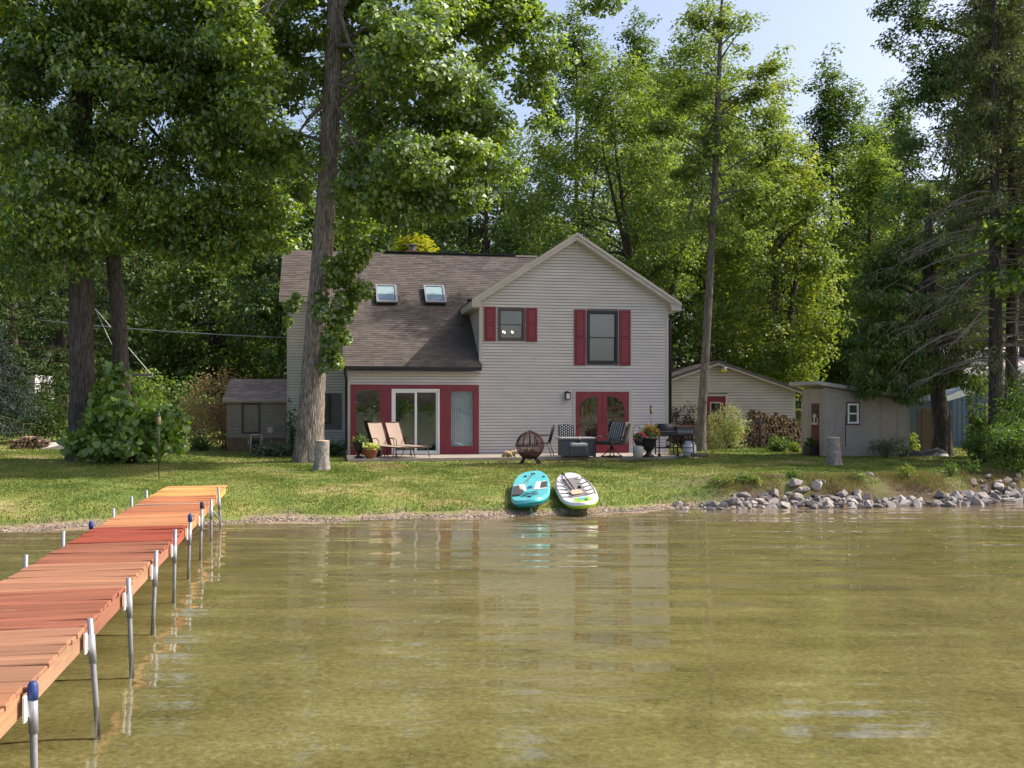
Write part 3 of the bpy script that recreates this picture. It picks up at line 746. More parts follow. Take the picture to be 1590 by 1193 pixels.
# --- slim pale tree right of the house
b3 = on(1088, 38.8)
tk = [(b3 - Vector((0,0,.1)), .20)] + [(at(p, y, 38.8), r) for p, y, r in [(1090,640,.17),(1095,560,.155),(1100,470,.145),(1105,380,.135),(1110,290,.12),(1113,200,.12),(1117,100,.085),(1120,20,.06),(1124,-50,.03)]]
ells = [E(1120,40,38.8,58,60,1.6), E(1070,150,38.6,70,60,2.0), E(1170,150,38.8,50,60,1.6), E(1120,230,38.6,70,60,2.0), E(1195,110,38.8,34,40,1.0), E(1060,270,38.8,60,50,1.7), E(1170,290,38.8,55,50,1.6),
        E(1020,200,38.8,36,46,1.1), E(1110,350,39.2,36,36,1.0), E(1066,355,38.8,38,34,1.0), E(1155,370,38.8,44,36,1.1), E(1085,30,38.8,30,34,.9), E(1215,190,38.8,24,40,.8)]
tree('slim_tree', b3, tk, ells, M['lf_slim'], M['bark_slim'], 14000, 0.15, 'tall slim tree with a sparse pale crown right of the house', seed=21, cr=(.3, .6), dens=.8, n_limb=46, limb_r=.055, tn=16, trings=70, limb_from=.45, shell=.3, flare=1.25, asp=.55)

# --- old cedar in front of the board fence on the right
b4 = on(1462, 35.5)
tk = [(b4 - Vector((0,0,.1)), .33)] + [(at(p, y, 35.5), r) for p, y, r in [(1464,670,.27),(1456,610,.25),(1448,540,.23),(1444,450,.22),(1442,370,.14),(1442,290,.05)]]
ells = [E(1440,560,35,80,44,1.9), E(1375,545,34.6,62,50,1.5), E(1340,590,34.2,36,40,.9), E(1390,470,35,64,50,1.8), E(1430,400,35.4,60,50,1.8), E(1360,430,35.6,40,46,1.4), E(1480,500,35.2,50,60,1.5), E(1440,330,36,48,46,1.4), E(1500,590,35,44,30,1.1), E(1405,600,34.5,50,26,1.0), E(1345,510,35,34,40,1.0)]
tree('cedar_tree', b4, tk, ells, M['lf_cedar'], M['bark_grey'], 30000, 0.20, 'dark drooping cedar with a thick grey trunk beside the brown boards', seed=31, cr=(.35, .62), n_limb=34, limb_r=.08, tn=28, trings=60, ridge=.05, asp=.24, droop=.9, limb_from=.3)

# --- conifers: whorled boughs with hanging sprays
def conifer(name, base, H, r0, spread, leaf, bark, label, seed, count, size, z0=0.15, bare=0.0, droop=0.25, group=None, twigs=0, top_px=None, lean=(0,0), asp=.22, density=1.0, nb=None):
    rng = np.random.default_rng(seed)
    root = empty(name, base, 0, label, 'tree', group)
    top = Vector((lean[0], lean[1], H))
    pts = [Vector((0,0,-.15)), top * .3, top * .65, top]
    link('trunk', trunk_mesh(pts, [r0, r0*.8, r0*.45, .02], 16, 50, .04, 1.3, rng), bark, root)
    bm_ = MB(); dead = MB(); cl = []
    nb = nb or int(H * 9 * density)
    for i in range(nb):
        q = z0 + (0.98 - z0) * (i + rng.random()) / nb
        L = spread * (1 - ((q - z0) / (1 - z0)) ** 1.3) * rng.uniform(.65, 1.1) + .25
        a = rng.random() * 6.283
        p0 = top * q
        dirv = Vector((math.cos(a), math.sin(a), 0))
        path = []
        for k in range(6):
            t = k / 5
            path.append(p0 + dirv * L * t + Vector((0, 0, L * (0.12 * t - droop * 1.6 * t * t + .25 * droop * t ** 4))))
        isbare = q < bare and rng.random() < .92
        tgt = dead if isbare else bm_
        rr = (.022 + .02 * (1 - q)) * (r0 / .25) ** .5
        tgt.tube(path, [rr * (1 - .85 * k / 5) for k in range(6)], 4, cap=False)
        if isbare:
            for _ in range(twigs):
                k = rng.integers(2, 6); s = path[k] if k < 6 else path[-1]
                tip = s + dirv * rng.uniform(.1, .6) + Vector((rng.normal() * .35, rng.normal() * .35, -rng.uniform(.15, .7)))
                tgt.tube([s, (s + tip) / 2 + Vector((0, 0, .08)), tip], [.007, .005, .003], 3, cap=False)
        if not isbare or rng.random() < .25:
            for k in range(2, 6):
                for _ in range(2):
                    c = path[k] + Vector((rng.normal() * .16, rng.normal() * .16, rng.normal() * .07 - .05))
                    cl.append((c.x, c.y, c.z, rng.uniform(.22, .42) * (0.6 + .5 * L / spread)))
    bm_.build('branch', bark, root)['kind'] = 'stuff'
    if dead.v: dead.build('dead_branch', M['dead_twig'], root)['kind'] = 'stuff'
    o = link('foliage', leaf_cloud('foliage', cl, count, size, rng, .6, asp, up=.6, out=.3, droop=droop * 2), leaf, root); o['kind'] = 'stuff'
    return root

b5 = on(1547, 33.0)
conifer('spruce_tree', b5, 17.5, .24, 3.3, M['lf_spruce'], M['bark_grey'], 'half dead spruce with long bare drooping branches at the right edge', 41, 20000, .2, z0=.17, bare=.5, droop=.3, twigs=12, lean=(-.1, 0), nb=210)
b6 = on(1571, 33.6)
conifer('spruce_tree', b6, 16.0, .22, 2.7, M['lf_spruce'], M['bark_grey'], 'second spruce trunk close behind the half dead one at right', 42, 9000, .22, z0=.2, bare=.45, droop=.25, twigs=4, nb=110)
b7 = on(-22, 35.0)
conifer('blue_spruce', b7, 4.7, .15, 1.5, M['lf_bluespruce'], M['bark_dark'], 'blue green spruce bough hanging in at the left edge', 43, 9000, .17, z0=.22, bare=.3, droop=.22, twigs=3, nb=110)
# dark pines behind the left lawn
for i, (px, Y, H, sp) in enumerate([(20, 50, 15, 4.2), (95, 55, 17, 4.5), (-60, 46, 13, 4), (210, 75, 17, 4.6), (265, 80, 15, 4.4)]):
    lab = ['dark pine just behind the woodpile at far left', 'dark pine rising behind the two left trunks', 'dark pine at the left edge behind the blue spruce', 'soft green pine on the slope left of the utility pole', 'soft green pine on the slope right of the utility pole'][i]
    if i in (0, 3):
        src = conifer('pine_tree', on(px, Y), H, .3, sp, M['lf_pine'], M['bark_dark'], lab, 50 + i, 15000, .3, z0=.06, droop=.12, nb=150, group='pines behind the left lawn')
        h0 = H
    else:
        c = copy_tree(src); c.location = on(px, Y); k = H / h0
        c.scale = (k, k, k); c.rotation_euler = (0, 0, 1.3 * i); c['label'] = lab

# --- oak at the right edge, behind the spruces
b8 = on(1600, 44)
tk = [(b8, .5)] + [(at(p, y, 44), r) for p, y, r in [(1600,560,.42),(1596,420,.38),(1590,300,.33),(1570,200,.28),(1545,90,.2),(1530,-40,.12),(1520,-160,.05)]]
ells = [E(1500,90,44,90,70,3.2), E(1420,40,44,60,50,2.0), E(1560,20,44,90,80,4), E(1440,150,44,44,34,1.6), E(1500,210,44,90,50,3), E(1420,220,44.5,40,30,1.4), E(1480,-70,44,110,70,4), E(1590,180,45,70,90,4), E(1400,-10,44,44,34,1.6), E(1460,110,44,80,60,2.6), E(1570,110,44,80,90,3), E(1420,310,45,70,50,2.4), E(1500,400,46,90,50,3), E(1580,330,46,60,70,3), E(1440,480,47,70,50,2.4), E(1550,480,47,60,50,2.4), E(1520,330,46,90,60,3)]
tree('oak_tree', b8, tk, ells, M['lf_oak'], M['bark_grey'], 52000, 0.175, 'large dark oak rising behind the spruces at right', seed=61, cr=(.45, .8), dens=.9, n_limb=40, limb_r=.14, tn=20, trings=60, limb_from=.45, asp=.5, shell=.35)

# --- trees behind the house, each with its own crown
def bg_tree(px, Y, top_py, w_px, low_py, leaf, label, seed, count=17000, size=.24, bark=None, cr=(.55, 1.0), trunk_px=None, lean=0, trunks=2, name='background_tree', dens=1.0, shell=.5):
    rng = np.random.default_rng(seed)
    base = on(trunk_px or px, Y)
    top = at(px, top_py, Y); low = at(px, low_py, Y)
    h = top.z - low.z; w = w_px / F * Y / 2
    ells = []
    # a broad dome: rings of overlapping lobes, widest below the middle
    for q, wq, nl in ((.08, .70, 4), (.24, .95, 6), (.44, 1.0, 6), (.64, .85, 5), (.80, .58, 4), (.93, .22, 2)):
        for k in range(nl):
            a = 6.283 * k / nl + rng.random() * 1.2
            s = w * rng.uniform(.30, .44); rr = max(0.0, w * wq * rng.uniform(.85, 1.1) - s * .8)
            ells.append((Vector((top.x + math.cos(a) * rr, top.y + math.sin(a) * rr * .8, low.z + h * (q + rng.uniform(-.05, .05)))), (s, s, h * rng.uniform(.115, .165) + .3)))
    tk = []
    for i in range(7):
        t = i / 6
        tk.append((Vector((base.x + (top.x - base.x) * t + lean * math.sin(t * 3), base.y, base.z - .1 + (top.z - base.z) * .92 * t)), (.30 * (1 - t) + .03)))
    more = []
    for j in range(trunks - 1):
        s = 1 if j % 2 == 0 else -1
        more.append([(Vector((base.x + s * .25, base.y, base.z - .1)), .2), (Vector((base.x + s * .6, base.y, base.z + (top.z - base.z) * .3)), .17), (Vector((base.x + s * w * .35, base.y, base.z + (top.z - base.z) * .6)), .1), (Vector((base.x + s * w * .5, base.y, base.z + (top.z - base.z) * .8)), .04)])
    return tree(name, base, tk, ells, leaf, bark or M['bark_dark'], count, size, label, 'trees of the wood behind the house', seed, cr, dens, 26, .10, tn=10, trings=24, shell=shell, limb_from=.3, trunks=more, asp=.65, flat=.6)

T1 = bg_tree(945, 57, 108, 330, 480, M['lf_bgmaple'], 'broad bright maple directly behind the peaked roof', 71, 42000, .175, trunk_px=1015, trunks=3)
T2 = bg_tree(1205, 54, 170, 235, 610, M['lf_lime'], 'yellow green maple rising behind the cream garage', 72, 38000, .175)
T3 = bg_tree(1090, 66, 60, 280, 440, M['lf_bgmaple'], 'pale maple behind the slim tree', 73, 34000, .19)
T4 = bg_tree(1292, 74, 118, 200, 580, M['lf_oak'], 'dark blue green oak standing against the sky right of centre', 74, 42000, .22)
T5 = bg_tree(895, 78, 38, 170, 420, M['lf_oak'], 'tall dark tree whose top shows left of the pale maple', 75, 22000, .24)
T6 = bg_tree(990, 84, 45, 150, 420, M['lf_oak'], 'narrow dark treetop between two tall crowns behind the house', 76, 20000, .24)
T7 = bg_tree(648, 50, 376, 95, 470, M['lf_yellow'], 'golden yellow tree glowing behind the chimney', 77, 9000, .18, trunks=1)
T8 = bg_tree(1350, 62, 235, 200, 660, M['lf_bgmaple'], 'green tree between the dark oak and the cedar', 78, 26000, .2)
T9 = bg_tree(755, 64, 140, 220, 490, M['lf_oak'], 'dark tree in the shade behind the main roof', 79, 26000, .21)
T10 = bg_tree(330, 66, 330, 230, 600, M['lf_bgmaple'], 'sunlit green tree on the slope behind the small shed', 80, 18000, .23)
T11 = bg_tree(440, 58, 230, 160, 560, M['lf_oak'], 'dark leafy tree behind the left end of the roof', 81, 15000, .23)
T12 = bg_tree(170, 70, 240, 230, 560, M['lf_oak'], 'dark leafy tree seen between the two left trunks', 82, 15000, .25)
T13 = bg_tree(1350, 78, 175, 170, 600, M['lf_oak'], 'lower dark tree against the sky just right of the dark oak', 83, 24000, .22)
# the deeper wood: more individuals from the same kinds
srcs = [T5, T9, T4, T6, T11]
deep = [(520, 88, 1.0), (600, 82, 1.05), (680, 92, 1.0), (730, 84, .95), (820, 96, 1.05), (1040, 95, 1.0), (1140, 90, 1.0), (1200, 98, .95), (1390, 80, .85), (1460, 88, .9), (1540, 78, .9), (1620, 84, 1.0),
        (420, 92, .9), (340, 98, .85), (240, 94, .9), (140, 90, .95), (40, 84, 1.0), (-60, 78, 1.0), (560, 70, .8), (860, 74, .8), (1120, 74, .75), (1420, 66, .62), (1500, 62, .62), (1590, 60, .7), (380, 78, .72), (-140, 66, .9), (1700, 70, 1.0)]
rg = random.Random(5)
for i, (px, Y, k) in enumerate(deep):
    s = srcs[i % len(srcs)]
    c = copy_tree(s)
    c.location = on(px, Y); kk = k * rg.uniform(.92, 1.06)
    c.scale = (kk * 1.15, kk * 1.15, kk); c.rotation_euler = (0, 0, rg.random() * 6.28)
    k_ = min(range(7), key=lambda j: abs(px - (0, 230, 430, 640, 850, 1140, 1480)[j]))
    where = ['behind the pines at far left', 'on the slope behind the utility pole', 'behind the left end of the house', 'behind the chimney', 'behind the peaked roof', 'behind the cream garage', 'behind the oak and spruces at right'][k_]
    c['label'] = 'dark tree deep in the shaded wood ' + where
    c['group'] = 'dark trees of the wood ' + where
# understorey that closes the wood near the ground, and the wood on the far shore behind the camera
rng = np.random.default_rng(90)
cl = []
for i in range(900):
    px = rng.uniform(-250, 1850); Y = rng.uniform(60, 92)
    p = on(px, Y); cl.append((p.x, p.y, p.z + rng.uniform(0, 1) ** 1.6 * 9, rng.uniform(1.0, 2.0)))
for i in range(1500):
    px = rng.uniform(-350, 1950); Y = rng.uniform(98, 116)
    p = on(px, Y); top_ = 15 + 3.5 * math.sin(px * .012) + 2 * math.sin(px * .031 + 1)
    cl.append((p.x, p.y, p.z + rng.uniform(.3, top_), rng.uniform(1.4, 2.6)))
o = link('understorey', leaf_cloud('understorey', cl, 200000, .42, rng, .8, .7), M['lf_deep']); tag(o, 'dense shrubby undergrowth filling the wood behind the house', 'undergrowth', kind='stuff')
cl = []
for i in range(700):
    x = rng.uniform(-320, 320); y = rng.uniform(-385, -342)
    cl.append((x, y, max(0, g1(x, y)) + rng.uniform(.5, 5.5 + 2.5 * math.sin(x * .05) + 2 * math.sin(x * .17 + 1)), rng.uniform(2.0, 4)))
o = link('far_wood', leaf_cloud('far_wood', cl, 26000, 1.5, rng, .8, .7), M['lf_oak']); tag(o, 'wooded far shore across the lake', 'wood', kind='stuff')

# a leafy tree just outside the right edge that shades the lawn before the board shed
bo = Vector((18.2, 31.0, g1(18.2, 31.0)))
tree('shade_tree', bo, [(bo, .26), (bo + Vector((0, 0, 4)), .2), (bo + Vector((-.2, .1, 9)), .12), (bo + Vector((-.2, .1, 12)), .03)],
     [(bo + Vector((-1.2, 0, 6.5)), (2.6, 2.6, 1.8)), (bo + Vector((0, .3, 9)), (2.6, 2.6, 2.2)), (bo + Vector((.8, -.6, 5.4)), (2, 2.2, 1.4))], M['lf_maple'], M['bark_grey'], 12000, .2, 'leafy tree beyond the right edge that shades the lawn', seed=95, n_limb=20)

# ------------------------------------------------------------------ the house
RH = R(10.0)
HO = Vector((-5.40, 33.9, 0.62))          # front left corner of the low wing, at the ground
cr_, sr_ = math.cos(RH), math.sin(RH)
def fl(px, py, v=0.0):
    """photo pixel -> (u, w) on the plane v metres behind the facade"""
    a = (px - CX) / F; b = -(py - HZ) / F
    k = (v + (-sr_ * HO.x + cr_ * HO.y)) / (-sr_ * a + cr_)
    dx, dy = k * a - HO.x, k - HO.y
    return cr_ * dx + sr_ * dy, CAMZ + k * b - HO.z
def hw(u, v, w=0.0):
    return Vector((HO.x + cr_ * u - sr_ * v, HO.y + sr_ * u + cr_ * v, HO.z + w))
house = empty('house', HO, RH, 'grey sided lake house with red shutters and a steep shingled roof', 'house')

uR = fl(1037.5, 600)[0]; uW = fl(744.5, 520)[0]
uP, wP = fl(893, 366); uP = fl(892.5, 366)[0]
PITCH = 0.70; WE = fl(640, 569.5, -0.3)[1]; VE = -0.3
roof_w = lambda v: WE + PITCH * (v - VE)
VR = 6.5
V2 = 3.8
wl = fl(731, 466, -.3)[1]
def rect(x0, y0, x1, y1, v=0.0):
    xm, ym = (x0 + x1) / 2, (y0 + y1) / 2
    return (fl(x0, ym, v)[0], fl(x1, ym, v)[0], fl(xm, y1, v)[1], fl(xm, y0, v)[1])
op_bay = rect(544, 597.5, 743.5, 706)
op_bay = (op_bay[0], op_bay[1], 0.05, op_bay[3])
op_small = rect(773, 478.5, 815, 529.5)
op_large = rect(911, 483, 959.3, 565.5)
op_door = rect(893.5, 608.5, 976.5, 703); op_door = (op_door[0], op_door[1], 0.06, op_door[3])
eW = uW - 0.30; eR = uR + 0.36                      # eave edges of the wing roof
WP = wP + 0.02
gs = (WP - wl) / (uP - eW)                           # gable slope left
gs2 = (WP - wl) / (eR - uP)
gable_w = lambda u: WP - 0.16 - (gs * (uP - u) if u < uP else gs2 * (u - uP))
WEV = wl - 0.02

walls = MB()
T = 0.14
for a, b, lo, hi in cells(0, uW, -.1, WE + .02, [op_bay]): walls.box((a, .012, lo), (b, T, hi))
for a, b, lo, hi in cells(uW, uR, -.1, gable_w(uR), [op_bay, op_small, op_large, op_door]): walls.box((a, .012, lo), (b, T, hi))
walls.prism([(uW, .012, gable_w(uR)), (uR, .012, gable_w(uR)), (uP, .012, gable_w(uP))], (0, T - .012, 0))
walls.box((uR - T, T, 0), (uR - .012, 9.0, gable_w(uR)))                 # right side
walls.prism([(uW + .012, T, 0), (uW + .012, 9.0, 0), (uW + .012, 9.0, gable_w(uW)), (uW + .012, T, gable_w(uW))], (T - .012, 0, 0))
walls.box((-2.1, V2 + .012, -.1), (0, V2 + T, roof_w(V2) - .1))            # recessed wall
walls.prism([(.012, T, 0), (.012, V2, 0), (.012, V2, roof_w(V2) - .12), (.012, T, roof_w(T) - .12)], (T, 0, 0))
walls.prism([(-2.1, V2 + T, 0), (-2.1, 9.2, 0), (-2.1, 9.2, roof_w(V2) - .1), (-2.1, VR, roof_w(VR) - .12), (-2.1, V2 + T, roof_w(V2) - .1)], (T, 0, 0))
walls.box((-2.1, 9.2, 0), (uR, 9.2 + T, 5.4))
walls.box((0.15, T + .01, -.02), (uR - .15, 9.2, .03))
walls.box((uW + .2, T + .01, 2.72), (uR - .16, 8.9, 2.85))
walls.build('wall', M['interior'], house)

SRNG = random.Random(21)
def siding(mb, O, U, N, w0, w1, spans, ex=0.102, proud=0.024):
    """lapped courses: each a slanted board with its own lower lip"""
    O, U, N = Vector(O), Vector(U), Vector(N)
    w = w0
    while w < w1 - 1e-3:
        h = min(ex, w1 - w)
        cuts = []
        for a, b in spans(w + h / 2):
            s_ = a; off = SRNG.uniform(.6, 3.6)
            while b - s_ > off + .3: cuts.append((s_, s_ + off)); s_ += off + .004; off = 3.66
            cuts.append((s_, b))
        for a, b in cuts:
            if b - a < .02: continue
            A = O + U * a; B = O + U * b; z = Vector((0, 0, 1))
            g_ = ex * .15  # open slot under each lap; the wall tone behind stands in for its shadow
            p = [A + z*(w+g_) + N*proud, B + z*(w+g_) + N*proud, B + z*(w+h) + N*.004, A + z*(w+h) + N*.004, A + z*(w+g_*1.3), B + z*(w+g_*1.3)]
            mb.add(p, [(0,1,2,3), (4,5,1,0)])
        w += ex
def minus(a, b, w, holes):
    iv = [(a, b)]
    for h in holes:
        if h[2] - .01 < w < h[3] + .01:
            iv = [q for x, y in iv for q in ((x, min(y, h[0])), (max(x, h[1]), y)) if q[1] > q[0]]
    return iv
grow = lambda h, g: (h[0] - g, h[1] + g, h[2] - g, h[3] + g)
holes = [op_bay, op_small, op_large, grow(op_door, .085)]
sd = MB()
def front_spans(w):
    a = .09 if w < WE - .05 else uW + .09
    b = uR - .09
    if w > gable_w(uR) - .02:
        a = max(a, uP - (WP - .16 - w) / gs); b = min(b, uP + (WP - .16 - w) / gs2)
    return minus(a, b, w, holes)
siding(sd, (0, .012, 0), (1, 0, 0), (0, -1, 0), 0.0, WP - .2, front_spans)
siding(sd, (-2.1, V2 + .012, 0), (1, 0, 0), (0, -1, 0), 0.0, roof_w(V2) - .15, lambda w: minus(0, 2.09, w, [(1.28, 1.95, .78, 2.14)]))
siding(sd, (uW + .012, 0, 0), (0, 1, 0), (-1, 0, 0), WE + .1, gable_w(uW), lambda w: [(.09, (w - WE) / PITCH + VE)])
siding(sd, (.012, 0, 0), (0, 1, 0), (-1, 0, 0), 0.0, roof_w(V2) - .2, lambda w: [(max(.09, (w + .15 - WE) / PITCH + VE), V2)])
siding(sd, (uR - .012, 0, 0), (0, 1, 0), (1, 0, 0), 0.0, gable_w(uR), lambda w: [(.09, 9.0)])
sd.build('siding', M['siding'], house)['kind'] = 'stuff'

tr = MB()      # corner boards, rakes, fascias, soffits
for u in (0.0, uR - .09): tr.box((u, -.012, 0), (u + .09, .03, (WE if u == 0 else gable_w(uR)) - .02))
tr.box((uW, -.012, WE + .12), (uW + .09, .03, gable_w(uW)))
tr.box((uW - .012, -.012, WE + .12), (uW, .1, gable_w(uW) - .05))
tr.box((uR, .0, 0), (uR + .012, .09, gable_w(uR) - .02))
tr.box((-2.112, V2 - .012, 0), (-2.02, V2 + .03, roof_w(V2) - .1))
def rake(e, s):
    sl = gs if s < 0 else gs2
    top = lambda u: WP - sl * abs(u - uP)
    for v0, v1, t0, t1 in ((-.34, -.30, -.035, -.215), (-.39, -.34, .022, -.075)):
        poly = [(uP, v0, WP + t0), (e, v0, top(e) + t0), (e, v0, top(e) + t1), (uP, v0, WP + t1)]
        tr.prism(poly, (0, v1 - v0, 0))
    # boxed eave return
    a, b = (e, e + .30) if s < 0 else (e - .36, e)
    tr.prism([(a, -.34, top(e) - .225), (b, -.34, top(e) - .225), (b, -.34, top(b if s < 0 else a) - .14)] if s < 0 else [(a, -.34, top(e) - .225), (b, -.34, top(e) - .225), (a, -.34, top(a) - .14)], (0, .33, 0))
    tr.box((min(a, b) + .002, -.30, top(e) - .245), (max(a, b) - .002, 8.8, top(e) - .225))
    f = e if s < 0 else e - .02
    tr.box((f, -.30, top(e) - .222), (f + .02, 9.0, top(e) - .03))
rake(eW, -1); rake(eR, 1)
tr.prism([(uP, -.30, WP - .2), (eW + .02, -.30, wl - .2), (eW + .02, -.30, wl - .22), (uP, -.30, WP - .22)], (0, .31, 0))
tr.prism([(uP, -.30, WP - .2), (eR - .02, -.30, wl - .2), (eR - .02, -.30, wl - .22), (uP, -.30, WP - .22)], (0, .31, 0))
tr.box((.0, VE + .02, WE - .19), (uW, .012, WE - .17))
tr.box((-2.38, V2 - .32, roof_w(V2 - .3) - .21), (0, V2 - .30, roof_w(V2 - .3) - .02))
tr.box((-2.36, V2 - .30, roof_w(V2 - .3) - .21), (0, V2 + .02, roof_w(V2 - .3) - .19))
tr.prism([(-2.38, V2 - .3, roof_w(V2 - .3) - .03), (-2.38, VR, roof_w(VR) - .03), (-2.38, VR, roof_w(VR) - .22), (-2.38, V2 - .3, roof_w(V2 - .3) - .22)], (.03, 0, 0))
tr.build('trim_board', M['trim'], house)

def roof_patch(name, P0, U, S, lu, ls, parent, seed, expo=.14, tab=.31, thick=.10, mat=None):
    mat = mat or M['shingle']
    """a deck slab covered by courses of separate shingle tabs"""
    rng = random.Random(seed)
    P0, U, S = Vector(P0), Vector(U).normalized(), Vector(S).normalized()
    Nn = U.cross(S)
    if Nn.z < 0: Nn = -Nn
    deck = MB(); deck.prism([P0 - Nn*.006, P0 + U*lu - Nn*.006, P0 + U*lu + S*ls - Nn*.006, P0 + S*ls - Nn*.006], -Nn * thick)
    rf = deck.build(name, mat, parent)
    mb = MB(); s = 0.0; row = 0
    while s < ls - .02:
        h = min(expo, ls - s); u = -tab * rng.random()
        while u < lu:
            w = tab * rng.uniform(.75, 1.2); a, b = max(u, 0), min(u + w, lu)
            if b - a > .01:
                th = rng.uniform(.009, .016); g = .003
                A = P0 + U*(a + g) + S*(s - rng.uniform(0, .008)); B = P0 + U*(b - g) + S*(s - rng.uniform(0, .008))
                C = P0 + U*(b - g) + S*(s + h + .02); D = P0 + U*(a + g) + S*(s + h + .02)
                mb.add([A + Nn*th, B + Nn*th, C + Nn*.001, D + Nn*.001, A - Nn*.004, B - Nn*.004], [(0,1,2,3), (4,5,1,0), (4,0,3), (5,2,1)])
            u += w
        s += expo; row += 1
    sh = mb.build('shingles', mat, rf); sh['kind'] = 'stuff'
    return rf
Sd = Vector((0, 1, PITCH)).normalized()
ru = fl(842, 395, VR)[0]
roof_patch('roof', (-2.38, V2 - .3, roof_w(V2 - .3)), (1,0,0), Sd, uP + 2.3, (VR - V2 + .3) / Sd.y, house, 1)
roof_patch('roof', (-.16, VE, WE), (1,0,0), Sd, uW + .16 + .03, (V2 - .3 - VE) / Sd.y - .004, house, 2)
Sl = Vector((uP - eW, 0, WP - wl)); Sr = Vector((uP - eR, 0, WP - wl))
roof_patch('roof', (eW, -.36, wl), (0,1,0), Sl, 9.4, Sl.length, house, 3, thick=.03)
roof_patch('roof', (eR, -.36, wl), (0,1,0), Sr, 9.4, Sr.length, house, 4, thick=.03)
bk = MB(); bk.prism([(-2.38, VR, roof_w(VR)), (uP, VR, roof_w(VR)), (uP, 10.0, 5.2), (-2.38, 10.0, 5.2)], (0, -.02, -.1)); bk.build('roof', M['shingle'], house)
rc = MB(); a0 = fl(598, 393, VR)[0]; a1 = fl(800, 395, VR)[0]
rc.box((a0, VR - .12, roof_w(VR) - .01), (a1, VR + .12, roof_w(VR) + .05)); rc.build('ridge_vent', M['black_gutter'], house)
rc = MB(); rc.prism([(a1, VR - .15, roof_w(VR) - .06), (uP, VR - .15, roof_w(VR) - .06), (uP, VR, roof_w(VR) + .035), (a1, VR, roof_w(VR) + .035)], (0, .02, -.01)); rc.build('ridge_cap', M['shingle'], house)
# gutters and downpipes
g = MB(); g.cbox(((uW - .16) / 2 + .0, VE - .055, WE - .06), (uW + .20, .11, .10), bev=.012); g.build('gutter', M['black_gutter'], house)
g = MB(); g.cbox((eR + .06, 4.0, wl - .10), (.11, 8.7, .11), bev=.012); g.build('gutter', M['black_gutter'], house)
g = MB(); g.tube([(-.10, VE, WE - .1), (-.10, VE, WE - .22), (-.055, .06, WE - .42), (-.055, .06, .25), (-.3, -.15, .08)], .04, 8); g.build('downpipe', M['black_gutter'], house)
g = MB(); g.tube([(eR + .05, .1, wl - .14), (eR + .05, .1, wl - .3), (uR + .085, .06, wl - .55), (uR + .085, .06, .1)], .062, 8); g.build('downpipe', M['black_gutter'], house)

def pane(name, u0, u1, w0, w1, v, parent, m='glass'):
    mb = MB(); mb.box((u0, v, w0), (u1, v + .006, w1)); return mb.build(name, M[m], parent)
def frame_mb(u0, u1, w0, w1, t, v0, v1, mb=None):
    mb = mb or MB()
    mb.box((u0, v0, w0), (u0 + t, v1, w1)); mb.box((u1 - t, v0, w0), (u1, v1, w1))
    mb.box((u0 + t, v0, w0), (u1 - t, v1, w0 + t)); mb.box((u0 + t, v0, w1 - t), (u1 - t, v1, w1))
    return mb
def hung_window(o, m, t, parent, v0=-.03):
    u0, u1, w0, w1 = o
    f = frame_mb(u0, u1, w0, w1, t, v0, .10).build('window', m, parent)
    mid = (w0 + w1) / 2
    s = frame_mb(u0 + t, u1 - t, mid - .02, w1 - t, .03, .0, .035)
    s.build('upper_sash', m, f)
    s = frame_mb(u0 + t, u1 - t, w0 + t, mid + .02, .035, .036, .07)
    s.build('lower_sash', m, f)
    pane('pane', u0 + t + .03, u1 - t - .03, mid + .01, w1 - t - .03, .016, f)
    pane('pane', u0 + t + .035, u1 - t - .035, w0 + t + .035, mid - .015, .052, f)
    return f
def shutter(u0, u1, w0, w1, parent):
    mb = MB(); mb.box((u0, -.034, w0), (u1, -.010, w1))
    fr = .058; mid = (w0 + w1) / 2
    for lo, hi in ((w0, mid), (mid, w1)):
        a0, a1, b0, b1 = u0 + fr, u1 - fr, lo + (fr if lo == w0 else fr * .5), hi - (fr if hi == w1 else fr * .5)
        frame_mb(a0 - .012, a1 + .012, b0 - .012, b1 + .012, .02, -.046, -.034, mb)
        mb.add([(a0+.03,-.05,b0+.03),(a1-.03,-.05,b0+.03),(a1-.03,-.05,b1-.03),(a0+.03,-.05,b1-.03),(a0+.008,-.034,b0+.008),(a1-.008,-.034,b0+.008),(a1-.008,-.034,b1-.008),(a0+.008,-.034,b1-.008)],
               [(0,1,2,3),(4,5,1,0),(5,6,2,1),(6,7,3,2),(7,4,0,3)])
    return mb.build('shutter', M['red'], parent)
w_s = hung_window(op_small, M['frame_brown'], .075, house)
w_l = hung_window(op_large, M['frame_dark'], .085, house)
for x0, y0, x1, y1 in ((751.6,476.4,769.8,530), (816.3,478,834,531), (891.3,481,909.4,567.5), (960.8,481.8,979,567.8)):
    shutter(*rect(x0, y0, x1, y1), house)
bl = MB(); bl.box((op_large[0] + .1, .16, op_large[2] + .1), (op_large[1] - .1, .17, op_large[3] - .1)); bl.build('window_blind', M['blind'], house)
bl = MB(); bl.box((op_small[0] + .05, .75, op_small[2] - .3), (op_small[1] + .6, .77, op_small[3] + .1)); bl.build('window_blind', M['blind'], house)
